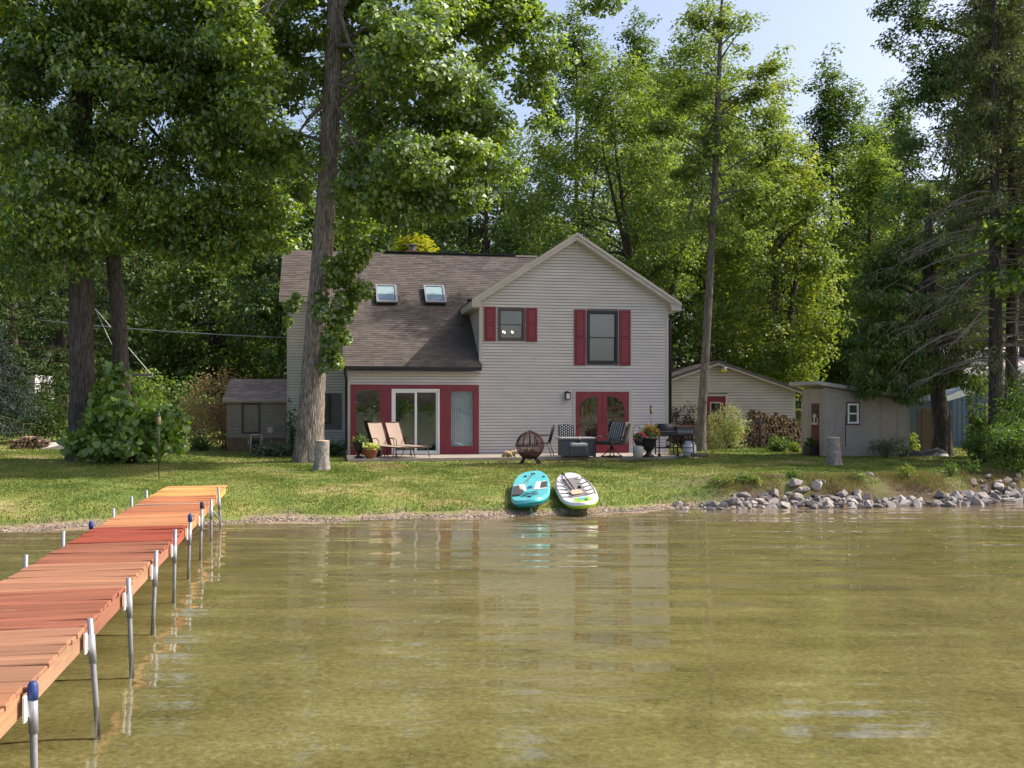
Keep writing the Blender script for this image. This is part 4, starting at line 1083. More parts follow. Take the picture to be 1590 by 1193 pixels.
# the lit chandelier behind the small window
m_, nt_, out_ = new_mat('warm_bulb'); em = nd(nt_, 'ShaderNodeEmission', {0: (1, .72, .42, 1), 1: 7.0}); nt_.links.new(em.outputs[0], out_.inputs[0])
ch = empty('chandelier', hw((op_small[0] + op_small[1]) / 2 - .1, .45, op_small[2] + .17), RH, 'small candle chandelier glowing inside the upper left window', 'chandelier')
mb = MB()
for i in range(5):
    a = i * 2 * PI / 5 + .4; mb.tube([(0,0,0), (.14*math.cos(a), .10*math.sin(a), -.05), (.26*math.cos(a), .16*math.sin(a), .03)], .008, 5)
    mb.tube([(.26*math.cos(a), .16*math.sin(a), .03), (.26*math.cos(a), .16*math.sin(a), .12)], .012, 6)
mb.tube([(0,0,-.05), (0,0,.6)], .01, 6); mb.build('arm', M['bronze'], ch)
for i in range(5):
    a = i * 2 * PI / 5 + .4; q = MB(); q.lathe([(.004, 0), (.016, .02), (.013, .045), (.003, .08)], 8, (.26*math.cos(a), .16*math.sin(a), .12)); q.build('bulb', m_, ch)

# red bay with two fixed windows and the white sliding door
by = MB()
gl = rect(552, 604.5, 590, 699.5); gr = rect(699.3, 606.8, 735.6, 694); gd = rect(608, 604.2, 682.3, 704.5)
gd = (gd[0], gd[1], .07, gd[3])
for a, b, lo, hi in cells(*op_bay, [gl, gr, gd]): by.box((a, -.022, lo), (b, .10, hi))
bay = by.build('red_bay', M['red'], house)
for i, g_ in enumerate((gl, gr)):
    frame_mb(*g_, .022, -.012, .02).build('bead', M['red'], bay)
    pane('pane', g_[0] + .02, g_[1] - .02, g_[2] + .02, g_[3] - .02, .0, bay)
for k in range(9):
    pass
tb = MB()
for px in (594, 601, 686.5, 693): 
    u = fl(px, 650)[0]; tb.box((u, -.027, op_bay[2]), (u + .012, -.022, op_bay[3]))
tb.build('batten', M['red'], bay)
dr = frame_mb(gd[0], gd[1], gd[2], gd[3], .055, -.05, .09).build('sliding_door', M['white'], house)
mid = (gd[0] + gd[1]) / 2
frame_mb(gd[0] + .055, mid + .045, gd[2] + .055, gd[3] - .055, .075, -.02, .012).build('sliding_panel', M['white'], dr)
frame_mb(mid - .03, gd[1] - .055, gd[2] + .055, gd[3] - .055, .06, .02, .05).build('fixed_panel', M['white'], dr)
pane('pane', gd[0] + .13, mid - .03, gd[2] + .13, gd[3] - .13, -.008, dr); pane('pane', mid + .03, gd[1] - .115, gd[2] + .115, gd[3] - .115, .032, dr)
h_ = MB(); h_.cbox((gd[0] + .10, -.035, gd[2] + .95), (.05, .03, .26), bev=.008); h_.build('handle', M['steel'], dr)
cu = MB(); n = 40; a, b = gr[0] - .02, gr[1] + .05
pts = [(a + (b - a) * i / n, .145 + .018 * math.sin(i * 1.9)) for i in range(n + 1)]
for p, q in zip(pts, pts[1:]): cu.add([(p[0], p[1], gr[2] - .1), (q[0], q[1], gr[2] - .1), (q[0], q[1], gr[3] + .1), (p[0], p[1], gr[3] + .1)], [(0,1,2,3)])
cu.build('curtain', M['curtain'], house)
# french doors with arched lights
dt = MB()
dt.box((op_door[0] - .085, -.02, 0.02), (op_door[0], .04, op_door[3] + .085)); dt.box((op_door[1], -.02, 0.02), (op_door[1] + .085, .04, op_door[3] + .085))
dt.box((op_door[0], -.02, op_door[3]), (op_door[1], .04, op_door[3] + .085)); dt.box((op_door[0], -.02, .02), (op_door[1], .1, .058))
dt.build('door_trim', M['trim'], house)
dm = (op_door[0] + op_door[1]) / 2
for s, (a, b) in ((-1, (op_door[0] + .004, dm - .004)), (1, (dm + .004, op_door[1] - .004))):
    mb = MB(); W_ = b - a
    g0, g1_ = (a + .155, b - .17) if s < 0 else (a + .17, b - .155)
    lo, hi = op_door[2] + .27, op_door[3] - .155
    for x0, x1, z0, z1 in cells(a, b, op_door[2], op_door[3] - .002, [(g0, g1_, lo, hi)]): mb.box((x0, .0, z0), (x1, .045, z1))
    hgt = .40; gw = g1_ - g0; prev = None
    arc = []
    for k in range(11):
        t = k / 10; x = (g0 + gw * t) if s < 0 else (g1_ - gw * t)
        arc.append((x, hi - hgt * (1 - math.sqrt(max(0, 1 - (1 - t) ** 2)))))
    for (x0, z0), (x1, z1) in zip(arc, arc[1:]):
        mb.prism([(x0, .002, z0), (x1, .002, z1), (x1, .002, hi + .001), (x0, .002, hi + .001)], (0, .041, 0))
    mb.cbox(((g0 + g1_) / 2, -.004, op_door[2] + .14), (gw, .012, .14), bev=.005)
    leaf = mb.build('french_door', M['red'], house)
    mu = MB()
    for k in (1, 2): mu.box((g0 + gw * k / 3 - .009, .012, lo), (g0 + gw * k / 3 + .009, .034, hi - (.03 if True else 0)))
    zz = hi - .40
    while zz > lo + .1: mu.box((g0, .011, zz - .009), (g1_, .035, zz + .009)); zz -= .345
    mu.build('muntin', M['red'], leaf)
    pane('pane', g0 - .01, g1_ + .01, lo - .01, hi - .0, .02, leaf)
    if s < 0:
        k_ = MB(); k_.lathe([(.03, 0), (.03, .012), (.012, .018), (.012, .04), (.028, .05), (.02, .075)], 10); ob = k_.build('knob', M['black'], leaf); ob.location = (a + .07, 0, op_door[2] + .92); ob.rotation_euler = (R(90), 0, 0)
        k_ = MB(); k_.lathe([(.03, 0), (.03, .02), (.015, .022)], 10); ob = k_.build('deadbolt', M['black'], leaf); ob.location = (a + .07, 0, op_door[2] + 1.12); ob.rotation_euler = (R(90), 0, 0)
# side window in the recessed wall
ow = (fl(499, 640, V2)[0], fl(513.5, 640, V2)[0], fl(505, 658, V2)[1], fl(505, 612, V2)[1])
sw = empty('w', (0,0,0)); bpy.data.objects.remove(sw)
u0, u1, w0, w1 = -.82, -.15, .78, 2.14
u1 = ow[1]; u0 = u1 - .75; w0, w1 = ow[2], ow[3]
f = frame_mb(u0, u1, w0, w1, .05, V2 - .03, V2 + .06).build('window', M['frame_dark'], house)
mb = MB(); mb.box((u0 + .05, V2 - .02, (w0 + w1) / 2 - .02), (u1 - .05, V2 + .01, (w0 + w1) / 2 + .02)); mb.build('rail', M['frame_dark'], f)
mb = MB(); mb.box((u0 + .05, V2 + .004, w0 + .05), (u1 - .05, V2 + .01, w1 - .05)); mb.build('pane', M['dark_glass'], f)
# skylights
for i, (cxp, cyp) in enumerate(((600, 461), (675, 461.5))):
    a = (cxp - CX) / F; b = -(cyp - HZ) / F
    # meet the roof plane
    best = None
    for kk in np.linspace(34, 42, 1600):
        x, y, z = kk * a, kk, CAMZ + kk * b
        dx, dy = x - HO.x, y - HO.y; v = -sr_ * dx + cr_ * dy
        if z - HO.z <= roof_w(v): best = (cr_ * dx + sr_ * dy, v, roof_w(v)); break
    e = bpy.data.objects.new('x', None)
    mb = MB(); w2, l2, h2 = .36, .62, .13
    mb.box((-w2, -l2, 0), (w2, l2, h2 - .02))
    fr = frame_mb(-w2 - .02, w2 + .02, -l2 - .02, l2 + .02, .065, 0, 1)
    def ori(mbx, z0, z1):
        # frame_mb builds in u/w with v as thickness: turn it flat
        mbx.v = [(p[0], p[2], z0 + p[1] * (z1 - z0)) for p in mbx.v]; return mbx
    sk = mb.build('skylight', M['frame_dark'], house)
    sk.location = best; sk.rotation_euler = (math.atan(PITCH), 0, 0)
    ori(fr, h2 - .025, h2 + .03).build('frame', M['galv_old'], sk)
    q = MB(); q.add([(-w2 + .04, -l2 + .04, h2 + .008), (w2 - .04, -l2 + .04, h2 + .008), (w2 - .04, l2 - .04, h2 + .008), (-w2 + .04, l2 - .04, h2 + .008)], [(0, 1, 2, 3)]); q.build('pane', M['glass_sky'], sk)
    q = MB(); q.box((-w2 + .042, -.02, h2 - .018), (w2 - .042, l2 - .05, h2 - .004)); q.build('shade', M['pale_shade'], sk)
    q = MB(); q.box((-w2 + .042, -l2 + .045, h2 - .018), (w2 - .042, -.022, h2 - .006)); q.build('lower_shade', M['blind'], sk)
    bpy.data.objects.remove(e)
# chimney with separate bricks in courses
uc, vc = fl(640, 390, VR + .6)[0], VR + .6
chn = MB(); chn.box((uc - .26, vc - .26, roof_w(VR) - 1.2), (uc + .26, vc + .26, roof_w(VR) + .16)); chm = chn.build('chimney', M['brick'], house)
bmesh_b = MB(); bmesh_b.cbox((0,0,0), (.20, .02, .058), bev=.004); bme = bmesh_b.mesh('brick'); bme.materials.append(M['brick'])
for row in range(7):
    for k in range(3):
        o = bpy.data.objects.new('brick', bme); COL.objects.link(o); o.parent = chm
        o.location = (uc - .205 + .215 * k + (.05 if row % 2 else -.05) * (0 if k == 1 else .3), vc - .268, roof_w(VR) - .30 + .068 * row)
mb = MB(); mb.box((uc - .2, vc - .2, roof_w(VR) + .16), (uc + .2, vc + .2, roof_w(VR) + .20)); mb.tube([(uc, vc, roof_w(VR) + .2), (uc, vc, roof_w(VR) + .38)], .11, 12)
mb.box((uc - .22, vc - .22, roof_w(VR) + .40), (uc + .22, vc + .22, roof_w(VR) + .43)); mb.build('chimney_cap', M['galv'], chm)
# wall lantern
lp = empty('wall_lantern', hw(fl(880, 613)[0], -.02, fl(880, 621)[1]), RH, 'black lantern fixed to the siding left of the red double doors', 'lamp')
mb = MB(); mb.cbox((0, .0, .16), (.12, .02, .26), bev=.006); mb.tube([(0, -.01, .26), (0, -.09, .30), (0, -.13, .26)], .01, 6)
for sx in (-1, 1):
    for sy in (-1, 1): mb.box((sx*.07 - .008, -.13 + sy*.07 - .008, .02), (sx*.07 + .008, -.13 + sy*.07 + .008, .22))
mb.cbox((0, -.13, .235), (.19, .19, .03), bev=.01); mb.cbox((0, -.13, .015), (.16, .16, .03), bev=.006); mb.build('cage', M['black'], lp)
mb = MB(); mb.cbox((0, -.13, .125), (.11, .11, .18)); mb.build('lamp_glass', M['white'], lp)
# patio slab
pt = MB(); pr = fl(1085, 712, -2.2)[0]
pt.prism([(-.05, 0.01, -.15), (-.05, -2.55, -.15), (pr - .25, -2.55, -.15), (pr, -2.2, -.15), (pr, 0.01, -.15)], (0, 0, .21))
pato = pt.build('patio', M['concrete'], None); pato.location = HO; pato.rotation_euler = (0, 0, RH); tag(pato, kind='structure')
ZP = HO.z + .06

# ------------------------------------------------------------------ garage, sheds, neighbours
def simple_siding(parent, u0, u1, w_of, w1, holes, m, ex=.127, v=0.0, spans=None):
    mb = MB(); siding(mb, (0, v, 0), (1,0,0), (0,-1,0), 0, w1, spans or (lambda w: minus(u0, u1, w, holes)), ex, .018)
    o = mb.build('siding', m, parent); o['kind'] = 'stuff'; return o
Yg = 46.0
gb = on(1235, Yg); gb.z = 0.62
garage = empty('garage', gb, R(3), 'cream sided garage with a low gable behind the woodpile', 'garage')
Lg = 7.35; pk = (690 - 562) / F * Yg; ev = (690 - 606) / F * Yg; um = -3.55
gw = lambda u: ev + (pk - ev) * (1 - abs(u - um) / (Lg / 2 + .1))
gd_ = (-4.05, -3.15, 0.05, 2.14)
mb = MB()
for a, b, lo, hi in cells(-Lg, 0, 0, ev - .02, [gd_]): mb.box((a, .012, lo), (b, .14, hi))
mb.prism([(-Lg, .012, ev - .02), (0, .012, ev - .02), (um, .012, pk - .05)], (0, .12, 0))
mb.box((-.14, .14, 0), (-.012, 7.5, ev - .05)); mb.box((-Lg, .14, 0), (-Lg + .12, 7.5, ev - .05)); mb.box((-Lg, 7.5, 0), (0, 7.6, ev))
mb.build('wall', M['interior'], garage)  # dark backing that draws the shadow lines between the siding courses
def gsp(w):
    a, b = -Lg, -.1
    if w > ev - .05:
        k = (1 - (w - ev) / (pk - ev)) * (Lg / 2 + .1); a, b = max(a, um - k), min(b, um + k)
    return minus(a, b, w, [grow(gd_, .09)])
simple_siding(garage, 0, 0, None, pk - .1, [], M['siding_cream'], spans=gsp)
mb = MB(); mb.box((-.1, -.01, 0), (0, .02, ev - .04))
for s in (-1, 1):
    e = um + s * (Lg / 2 + .35); we = ev - (pk - ev) * .25 / (Lg / 2)
    mb.prism([(um, -.32, pk + .02), (e, -.32, we), (e, -.32, we - .17), (um, -.32, pk - .16)], (0, .03, 0))
    mb.prism([(um, -.29, pk - .12), (e, -.29, we - .13), (e, -.29, we - .15), (um, -.29, pk - .14)], (0, .30, 0))
frame_mb(*grow(gd_, .09), .09, -.02, .02, mb)
mb.build('trim_board', M['siding_cream'], garage)
for s in (-1, 1):
    e = um + s * (Lg / 2 + .38); S_ = Vector((um - e, 0, pk + .04 - (ev - .08))); roof_patch('roof', (e, -.36, ev - .08), (0,1,0), S_, 8.0, S_.length, garage, 20 + s, .16, .4)
mb = MB()
gg = (gd_[0] + .2, gd_[1] - .2, 1.28, 1.88)
for a, b, lo, hi in cells(*gd_, [gg]): mb.box((a, .03, lo), (b, .07, hi))
dg = mb.build('door', M['red'], garage)
frame_mb(*gg, .05, .015, .06).build('window_frame', M['siding_cream'], dg); pane('pane', gg[0] + .04, gg[1] - .04, gg[2] + .04, gg[3] - .04, .04, dg, 'dark_glass')
yl = empty('security_light', Vector(gb) + Vector((um + .25, -.06, pk - .32)), R(3), 'silver dusk light with a yellow lens under the garage gable', 'lamp')
mb = MB(); mb.tube([(0, 0, .12), (0, -.25, .16), (0, -.34, .1)], .022, 8); mb.lathe([(.05, .14), (.10, .06), (.16, .02), (.17, -.02)], 14, (0, -.36, 0)); mb.build('hood', M['steel'], yl)
mb = MB(); mb.lathe([(.16, -.02), (.15, -.10), (.11, -.17), (.03, -.19)], 14, (0, -.36, 0)); mb.build('lens', M['lens'], yl)

# small board shed on the right with a single pitch roof
sb = on(1281, 34.6); sb.z = 0.60
shed = empty('board_shed', sb, R(9), 'beige board shed with a white window and a narrow dark red door', 'shed')
Lr, Ld = 3.05, 1.75; hA, hB, hC = 2.33, 1.86, 2.24        # heights: corner, right end, back left
u_w = .80; ow_ = (u_w, u_w + .40, 1.10, 1.78)
hr = lambda u: hA + (hB - hA) * u / Lr
mb = MB()
lst = cells(0, Lr, 0, hB, [ow_])
for a, b, lo, hi in lst: mb.box((a, 0, lo), (b, .09, hi))
mb.prism([(0, 0, hB), (Lr, 0, hB), (0, 0, hA)], (0, .09, 0))
do = (.42, 1.06, .0, 1.78)                                  # door in the left face (along v)
for a, b, lo, hi in cells(.09, Ld, 0, hA - .05, [do]): mb.box((0, a, lo), (.09, b, hi))
mb.box((0, Ld, 0), (Lr, Ld + .09, hB)); mb.box((Lr - .09, .09, 0), (Lr, Ld, hB - .02))
mb.build('wall', M['shed_board'], shed)
mb = MB()
for u in (.0, .35, .72, 1.40, 2.0, 2.62, Lr - .06): mb.box((u, -.014, 0.02), (u + .05, 0, hr(u + .05) - .02))
for v in (.30, 1.2, Ld - .05): mb.box((-.014, v, .02), (0, v + .05, hA - .08))
mb.box((-.014, -.014, 0), (.0, .06, hA - .02)); mb.build('batten', M['shed_board'], shed)
mb = MB(); t_ = lambda u: hA + .03 + (hB - hA) / Lr * u
mb.prism([(-.38, -.22, t_(-.38)), (Lr + .2, -.22, t_(Lr + .2)), (Lr + .2, -.22, t_(Lr + .2) + .12), (-.38, -.22, t_(-.38) + .12)], (0, Ld + .5, 0)); mb.build('roof', M['shed_roof'], shed)
f = frame_mb(*ow_, .06, -.03, .05).build('window', M['white'], shed)
frame_mb(ow_[0] - .05, ow_[1] + .05, ow_[2] - .05, ow_[3] + .05, .05, -.022, -.001).build('window_trim', M['dark_red'], f)
mb = MB(); mb.box((ow_[0] + .06, -.01, (ow_[2] + ow_[3]) / 2 - .025), (ow_[1] - .06, .03, (ow_[2] + ow_[3]) / 2 + .025)); mb.build('rail', M['white'], f)
pane('pane', ow_[0] + .06, ow_[1] - .06, ow_[2] + .06, ow_[3] - .06, .012, f, 'dark_glass')
mb = MB()
for k in range(6): mb.box((.012, do[0] + .005 + k * .105, .02), (.05, do[0] + .105 + k * .105, do[3] - .02))
dk = mb.build('door', M['dark_red'], shed)
mb = MB(); mb.box((-.0, do[0] + .12, 1.42), (.013, do[1] - .12, 1.68)); mb.build('pane', M['frame_dark'], dk)
ins = MB(); ins.box((.1, .1, .01), (Lr - .1, Ld - .05, .03)); ins.build('floor', M['dirt'], shed)
pl_ = empty('door_plaque', Vector(sb) + Vector((0, 0, 0)), R(9), 'pale house shaped plaque with two dark windows hung on the dark red door', 'plaque')
mb = MB(); c0 = (do[0] + do[1]) / 2
mb.prism([(-.035, c0 - .24, 1.06), (-.035, c0 + .24, 1.06), (-.035, c0 + .24, 1.28), (-.035, c0 + .12, 1.28), (-.035, c0 + .12, 1.38), (-.035, c0, 1.44), (-.035, c0 - .12, 1.38), (-.035, c0 - .12, 1.28), (-.035, c0 - .24, 1.28)], (.03, 0, 0)); mb.build('board', M['siding_cream'], pl_)
mb = MB(); mb.box((-.042, c0 - .19, 1.12), (-.035, c0 - .06, 1.30)); mb.box((-.042, c0 + .06, 1.12), (-.035, c0 + .19, 1.30)); mb.build('window', M['frame_dark'], pl_)
bx = empty('plant_box', Vector(sb) + Vector((-.28, .72, 0)), R(9), 'dark planter box of green leaves beside the dark red door', 'planter')
mb = MB(); mb.cbox((0, 0, .17), (.3, .5, .34), bev=.02); mb.build('box', M['black'], bx)
rng = np.random.default_rng(4); o = link('foliage', leaf_cloud('foliage', clumps_in([(Vector((0,0,.42)), (.22,.3,.16))], rng, (.08,.12)), 700, .07, rng), M['lf_shrub'], bx); o['kind'] = 'stuff'
hk = MB(); p = Vector(sb); hk.tube([(0,0,.6),(0,0,1.6),(.05,0,1.72),(.1,0,1.66)], .012, 6)
ho = hk.build('shepherd_hook', M['black'], None); ho.location = p + Vector((.62, -.22, 0)); tag(ho, 'thin iron hook standing against the wall of the board shed', 'hook')
ho.data.transform(Matrix.Translation((0,0,-.6)) @ Matrix.Diagonal((1,1,1,1))); ho.location.z = p.z + .35

# garden shed at the left end of the house
gs_ = on(352, 38.6); gs_.z = .62
gsh = empty('garden_shed', gs_, R(2), 'small shingled garden shed left of the house with a shaded door', 'shed')
mb = MB(); W_, D_, H0, H1 = 2.5, 2.2, .48, 1.92
dd = (.62, 1.18, .72, 1.74)
for a, b, lo, hi in cells(0, W_, H0, H1, [dd]): mb.box((a, .012, lo), (b, .1, hi))
mb.box((0, .1, H0), (.1, D_, H1)); mb.box((W_ - .1, .1, H0), (W_, D_, H1)); mb.box((0, D_, H0), (W_, D_ + .1, H1))
for u in (0, W_ - .1): mb.prism([(u, 0.012, H1), (u, D_, H1), (u, D_ / 2, H1 + .72)], (.1, 0, 0))
mb.build('wall', M['shed_siding'], gsh)
mb = MB(); siding(mb, (0, .012, 0), (1,0,0), (0,-1,0), H0, H1 - .02, lambda w: minus(0, W_, w, [grow(dd, .07)]), .14); o = mb.build('siding', M['shed_siding'], gsh); o['kind'] = 'stuff'
mb = MB(); mb.box((.03, .03, -.1), (W_ - .03, D_, H0)); mb.build('base', pmat('base_block', (.20,.125,.075), .9, .2, 4.0, bump=.006), gsh)
frame_mb(*grow(dd, .07), .07, -.02, .03).build('door_trim', M['frame_brown'], gsh)
mb = MB()
for k in range(5): mb.box((dd[0] + k * .112, .03, dd[2]), (dd[0] + k * .112 + .109, .06, dd[3]))
mb.build('door', M['shed_siding'], gsh)
mb = MB(); mb.box((-.1, -.20, H1 - .10), (W_ + .1, -.17, H1 + .02)); mb.build('fascia', M['shed_roof'], gsh)
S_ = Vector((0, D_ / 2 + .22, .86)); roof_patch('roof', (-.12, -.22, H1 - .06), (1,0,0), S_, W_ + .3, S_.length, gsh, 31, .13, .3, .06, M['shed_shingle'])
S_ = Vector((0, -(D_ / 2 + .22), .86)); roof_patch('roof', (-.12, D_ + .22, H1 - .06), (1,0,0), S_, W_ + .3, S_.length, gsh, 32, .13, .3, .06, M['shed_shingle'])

# brown board fence, wire fence and the neighbour's blue building on the right
bf = on(1424, 37.5); fence = empty('board_fence', bf, R(4), 'tall fence of weathered brown upright boards beside the cedar trunk', 'fence')
bm0 = MB(); bm0.cbox((0,0,.8), (.17, .025, 1.62), bev=.004); bme = bm0.mesh('board'); bme.materials.append(M['wood_grey'])
for k in range(6):
    o = bpy.data.objects.new('board', bme); COL.objects.link(o); o.parent = fence
    o.location = (.09 + k * .178, rg.uniform(-.012, .012), rg.uniform(-.06, .04)); o.rotation_euler = (0, rg.uniform(-.012, .012), 0)
mb = MB(); mb.cbox((.53, .05, .4), (1.06, .05, .09)); mb.cbox((.53, .05, 1.35), (1.06, .05, .09)); mb.build('rail', M['wood_grey'], fence)
nb = on(1478, 42.5); barn = empty('blue_building', nb, R(-4), 'blue metal sided building with a pale roof behind the right hand trees', 'building')
mb = MB(); Lb = 7.5; Hb = 2.15
hb = lambda u: 1.95 + .30 * u
nrib = 38
mb.prism([(0, 0, 0), (Lb, 0, 0), (Lb, 0, 2.9), (3.2, 0, 2.9), (0, 0, 1.95)], (0, 6, 0)); mb.build('wall', M['blue_metal'], barn)
mb = MB()
for k in range(nrib): 
    u = .03 + k * .195; mb.box((u, -.025, 0.02), (u + .035, 0, min(2.88, hb(u))))
o = mb.build('rib', M['blue_metal'], barn); o['kind'] = 'stuff'
mb = MB(); mb.prism([(-.25, -.04, 1.90), (3.3, -.04, 2.95), (Lb, -.04, 2.95), (Lb, -.04, 3.45), (2.9, -.04, 3.45), (-.25, -.04, 2.12)], (0, .03, 0)); mb.build('white_gable', M['white'], barn)
mb = MB(); mb.prism([(.4, -.4, 2.95), (Lb, -.4, 2.95), (Lb, 3.0, 4.25), (.4, 3.0, 4.25)], (0, 0, .06))
for k in range(16): mb.prism([(.45 + k * .45, -.4, 3.01), (.49 + k * .45, -.4, 3.01), (.49 + k * .45, 3.0, 4.31), (.45 + k * .45, 3.0, 4.31)], (0, 0, .03))
mb.build('roof', M['metal_roof'], barn)
wf = on(1505, 35.0); wfe = empty('wire_fence', wf, R(6), 'rough pole fence with thin wire mesh in front of the blue building', 'fence')
for u, h, ln in ((0, 2.05, .02), (.62, 1.85, -.02), (1.45, 1.9, .03), (-.72, 1.5, .02)):
    mb = MB(); mb.tube([(u, 0, -.1), (u + ln, .01, h * .5), (u + ln * 1.5, 0, h)], [.05, .045, .04], 8); mb.build('post', M['wood_post'], wfe)
mb = MB(); mb.tube([(0.0, -.06, 1.25), (.22, -.07, .75), (.40, -.06, .45)], [.03, .028, .025], 6); mb.tube([(.42, -.06, .5), (.28, -.06, .2), (.12, -.06, -.05)], [.028, .03, .03], 6); mb.build('brace', M['wood_post'], wfe)
mb = MB()
for k in range(12): mb.tube([(-.75, -.05, .1 + k * .115), (1.5, -.05, .1 + k * .115)], .0035, 3, cap=False)
for k in range(19): mb.tube([(-.75 + k * .125, -.05, .05), (-.75 + k * .125, -.05, 1.42)], .0035, 3, cap=False)
o = mb.build('wire_mesh', M['wire'], wfe); o['kind'] = 'stuff'
tp = on(1425, 35.0); mb = MB()
prof = [(.0, .0), (.05, .16), (.3, .24), (.62, .17), (.9, .24), (1.15, .30), (1.4, .2), (1.5, .0)]
P = []
for i, (u, h) in enumerate(prof):
    for v, k in ((-.32, 0), (-.22, .75), (0, 1), (.25, .7), (.34, 0)): P.append((u - .5, v, h * k))
mb.add(P, [(i*5+j, (i+1)*5+j, (i+1)*5+j+1, i*5+j+1) for i in range(len(prof)-1) for j in range(4)], True)
o = mb.build('tarp_heap', M['tarp'], None); o.location = tp; tag(o, 'low heap under a dark tarpaulin beside the cedar trunk', 'tarp')

# neighbour house glimpsed at the left edge
nh = on(-40, 52); nho = empty('neighbour_house', nh, R(3), 'pale neighbour house glimpsed behind the blue spruce at far left', 'house')
mb = MB(); mb.box((-4, 0, 0), (3.0, 6, 2.6)); mb.build('wall', M['white'], nho)
mb = MB(); siding(mb, (-4, -.0, 0), (1,0,0), (0,-1,0), 0, 2.6, lambda w: [(0, 7.0)], .15); o = mb.build('siding', M['white'], nho); o['kind'] = 'stuff'
mb = MB(); mb.prism([(-4.3, -.4, 2.6), (3.3, -.4, 2.6), (3.3, 3, 4.4), (-4.3, 3, 4.4)], (0, 0, .1)); mb.build('roof', M['shingle'], nho)

# ------------------------------------------------------------------ firewood
def log_meshes(seed):
    rng = random.Random(seed); out = []
    for k in range(7):
        mb = MB(); L = .42; r = .085
        if k < 2:
            n = 8; mb.v = []; pts = [(r*.8*math.cos(2*PI*i/n), r*.8*math.sin(2*PI*i/n)) for i in range(n)]
        else:
            a = rng.uniform(1.2, 2.2); st = rng.random() * 6.28
            pts = [(0, 0)] + [(r*1.25*math.cos(st + a*i/3), r*1.25*math.sin(st + a*i/3)) for i in range(4)]
            cx_ = sum(p[0] for p in pts)/len(pts); cy_ = sum(p[1] for p in pts)/len(pts); pts = [(p[0]-cx_, p[1]-cy_) for p in pts]
        mb.prism([(p[0], -L/2, p[1]) for p in pts], (0, L, 0))
        me = mb.mesh('firewood_log'); me.materials.append(M['log_end']); me.materials.append(M['log_bark'])
        for pl in me.polygons: pl.material_index = 0 if abs(pl.normal.y) > .9 else (1 if rng.random() < .5 else 0)
        out.append(me)
    return out
LM = log_meshes(3)
def woodpile(base, W, top, label, group, seed, rz=0.0, sx=.145, sz=.12, limit=260):
    rng = random.Random(seed); n = 0
    z = .07; row = 0
    while z < 3 and n < limit:
        x = sx * .5 * (row % 2); 
        while x < W and n < limit:
            if z < top(x) + rng.uniform(-.05, .05):
                o = bpy.data.objects.new('firewood_log', rng.choice(LM)); COL.objects.link(o)
                o.location = Vector(base) + Vector((x * math.cos(rz), x * math.sin(rz) + rng.uniform(-.06, .06), z)); s = rng.uniform(.85, 1.2)
                o.scale = (s, 1, s); o.rotation_euler = (rng.uniform(-.05, .05), rng.random() * 6.28, rz + rng.uniform(-.1, .1)); tier = 'low in' if z < .4 * top(x) else 'halfway up' if z < .75 * top(x) else 'near the top of'; tag(o, label.replace('stacked in', 'stacked ' + tier), 'firewood', group + ', ' + tier); n += 1
            x += sx * rng.uniform(.85, 1.1)
        z += sz; row += 1
wp = on(1156, 43.0)
woodpile(wp, 2.42, lambda x: float(np.interp(x, [0, .25, .5, .8, 1.3, 1.9, 2.3, 2.42], [.9, 1.52, 1.62, 1.42, 1.36, 1.22, 1.0, .6])), 'split firewood log stacked in the tall pile beside the cream garage', 'logs of the tall woodpile', 5)
wq = on(18, 40.5)
woodpile(wq, 1.5, lambda x: .50 - .1 * abs(x - .7), 'split firewood log stacked in the low pile at far left', 'logs of the low woodpile', 6)
for i, px in enumerate((1150, 1180)):
    mb = MB(); mb.tube([(0,0,-.1), (0.01,0,.6), (-.01,0,1.25)], [.085, .08, .075], 10); o = mb.build('pile_post', M['wood_grey'], None); o.location = on(px, 42.6); o.scale = (1, 1, (.9, 1.0)[i])
    tag(o, ('dark upright post at the left end of the tall woodpile', 'grey upright post in front of the tall woodpile')[i], 'post')
cv = on(62, 40.2); mb = MB(); mb.add([(0,0,0), (1.1,0,0), (1.25,.4,.33), (.1,.45,.24), (.55,.2,.22), (1.2,.05,.25)], [(0,1,5,4), (1,2,5), (5,2,3,4), (4,3,0)])
o = mb.build('pale_cover', M['pale_tarp'], None); o.location = cv; tag(o, 'pale crumpled cover lying beside the low woodpile at left', 'cover')

# ------------------------------------------------------------------ dock
DK = empty('dock', (-2.83, 5.96, 0), math.atan2(1, -.2025), 'long wooden dock of reddish plank sections on steel pipes', 'dock')
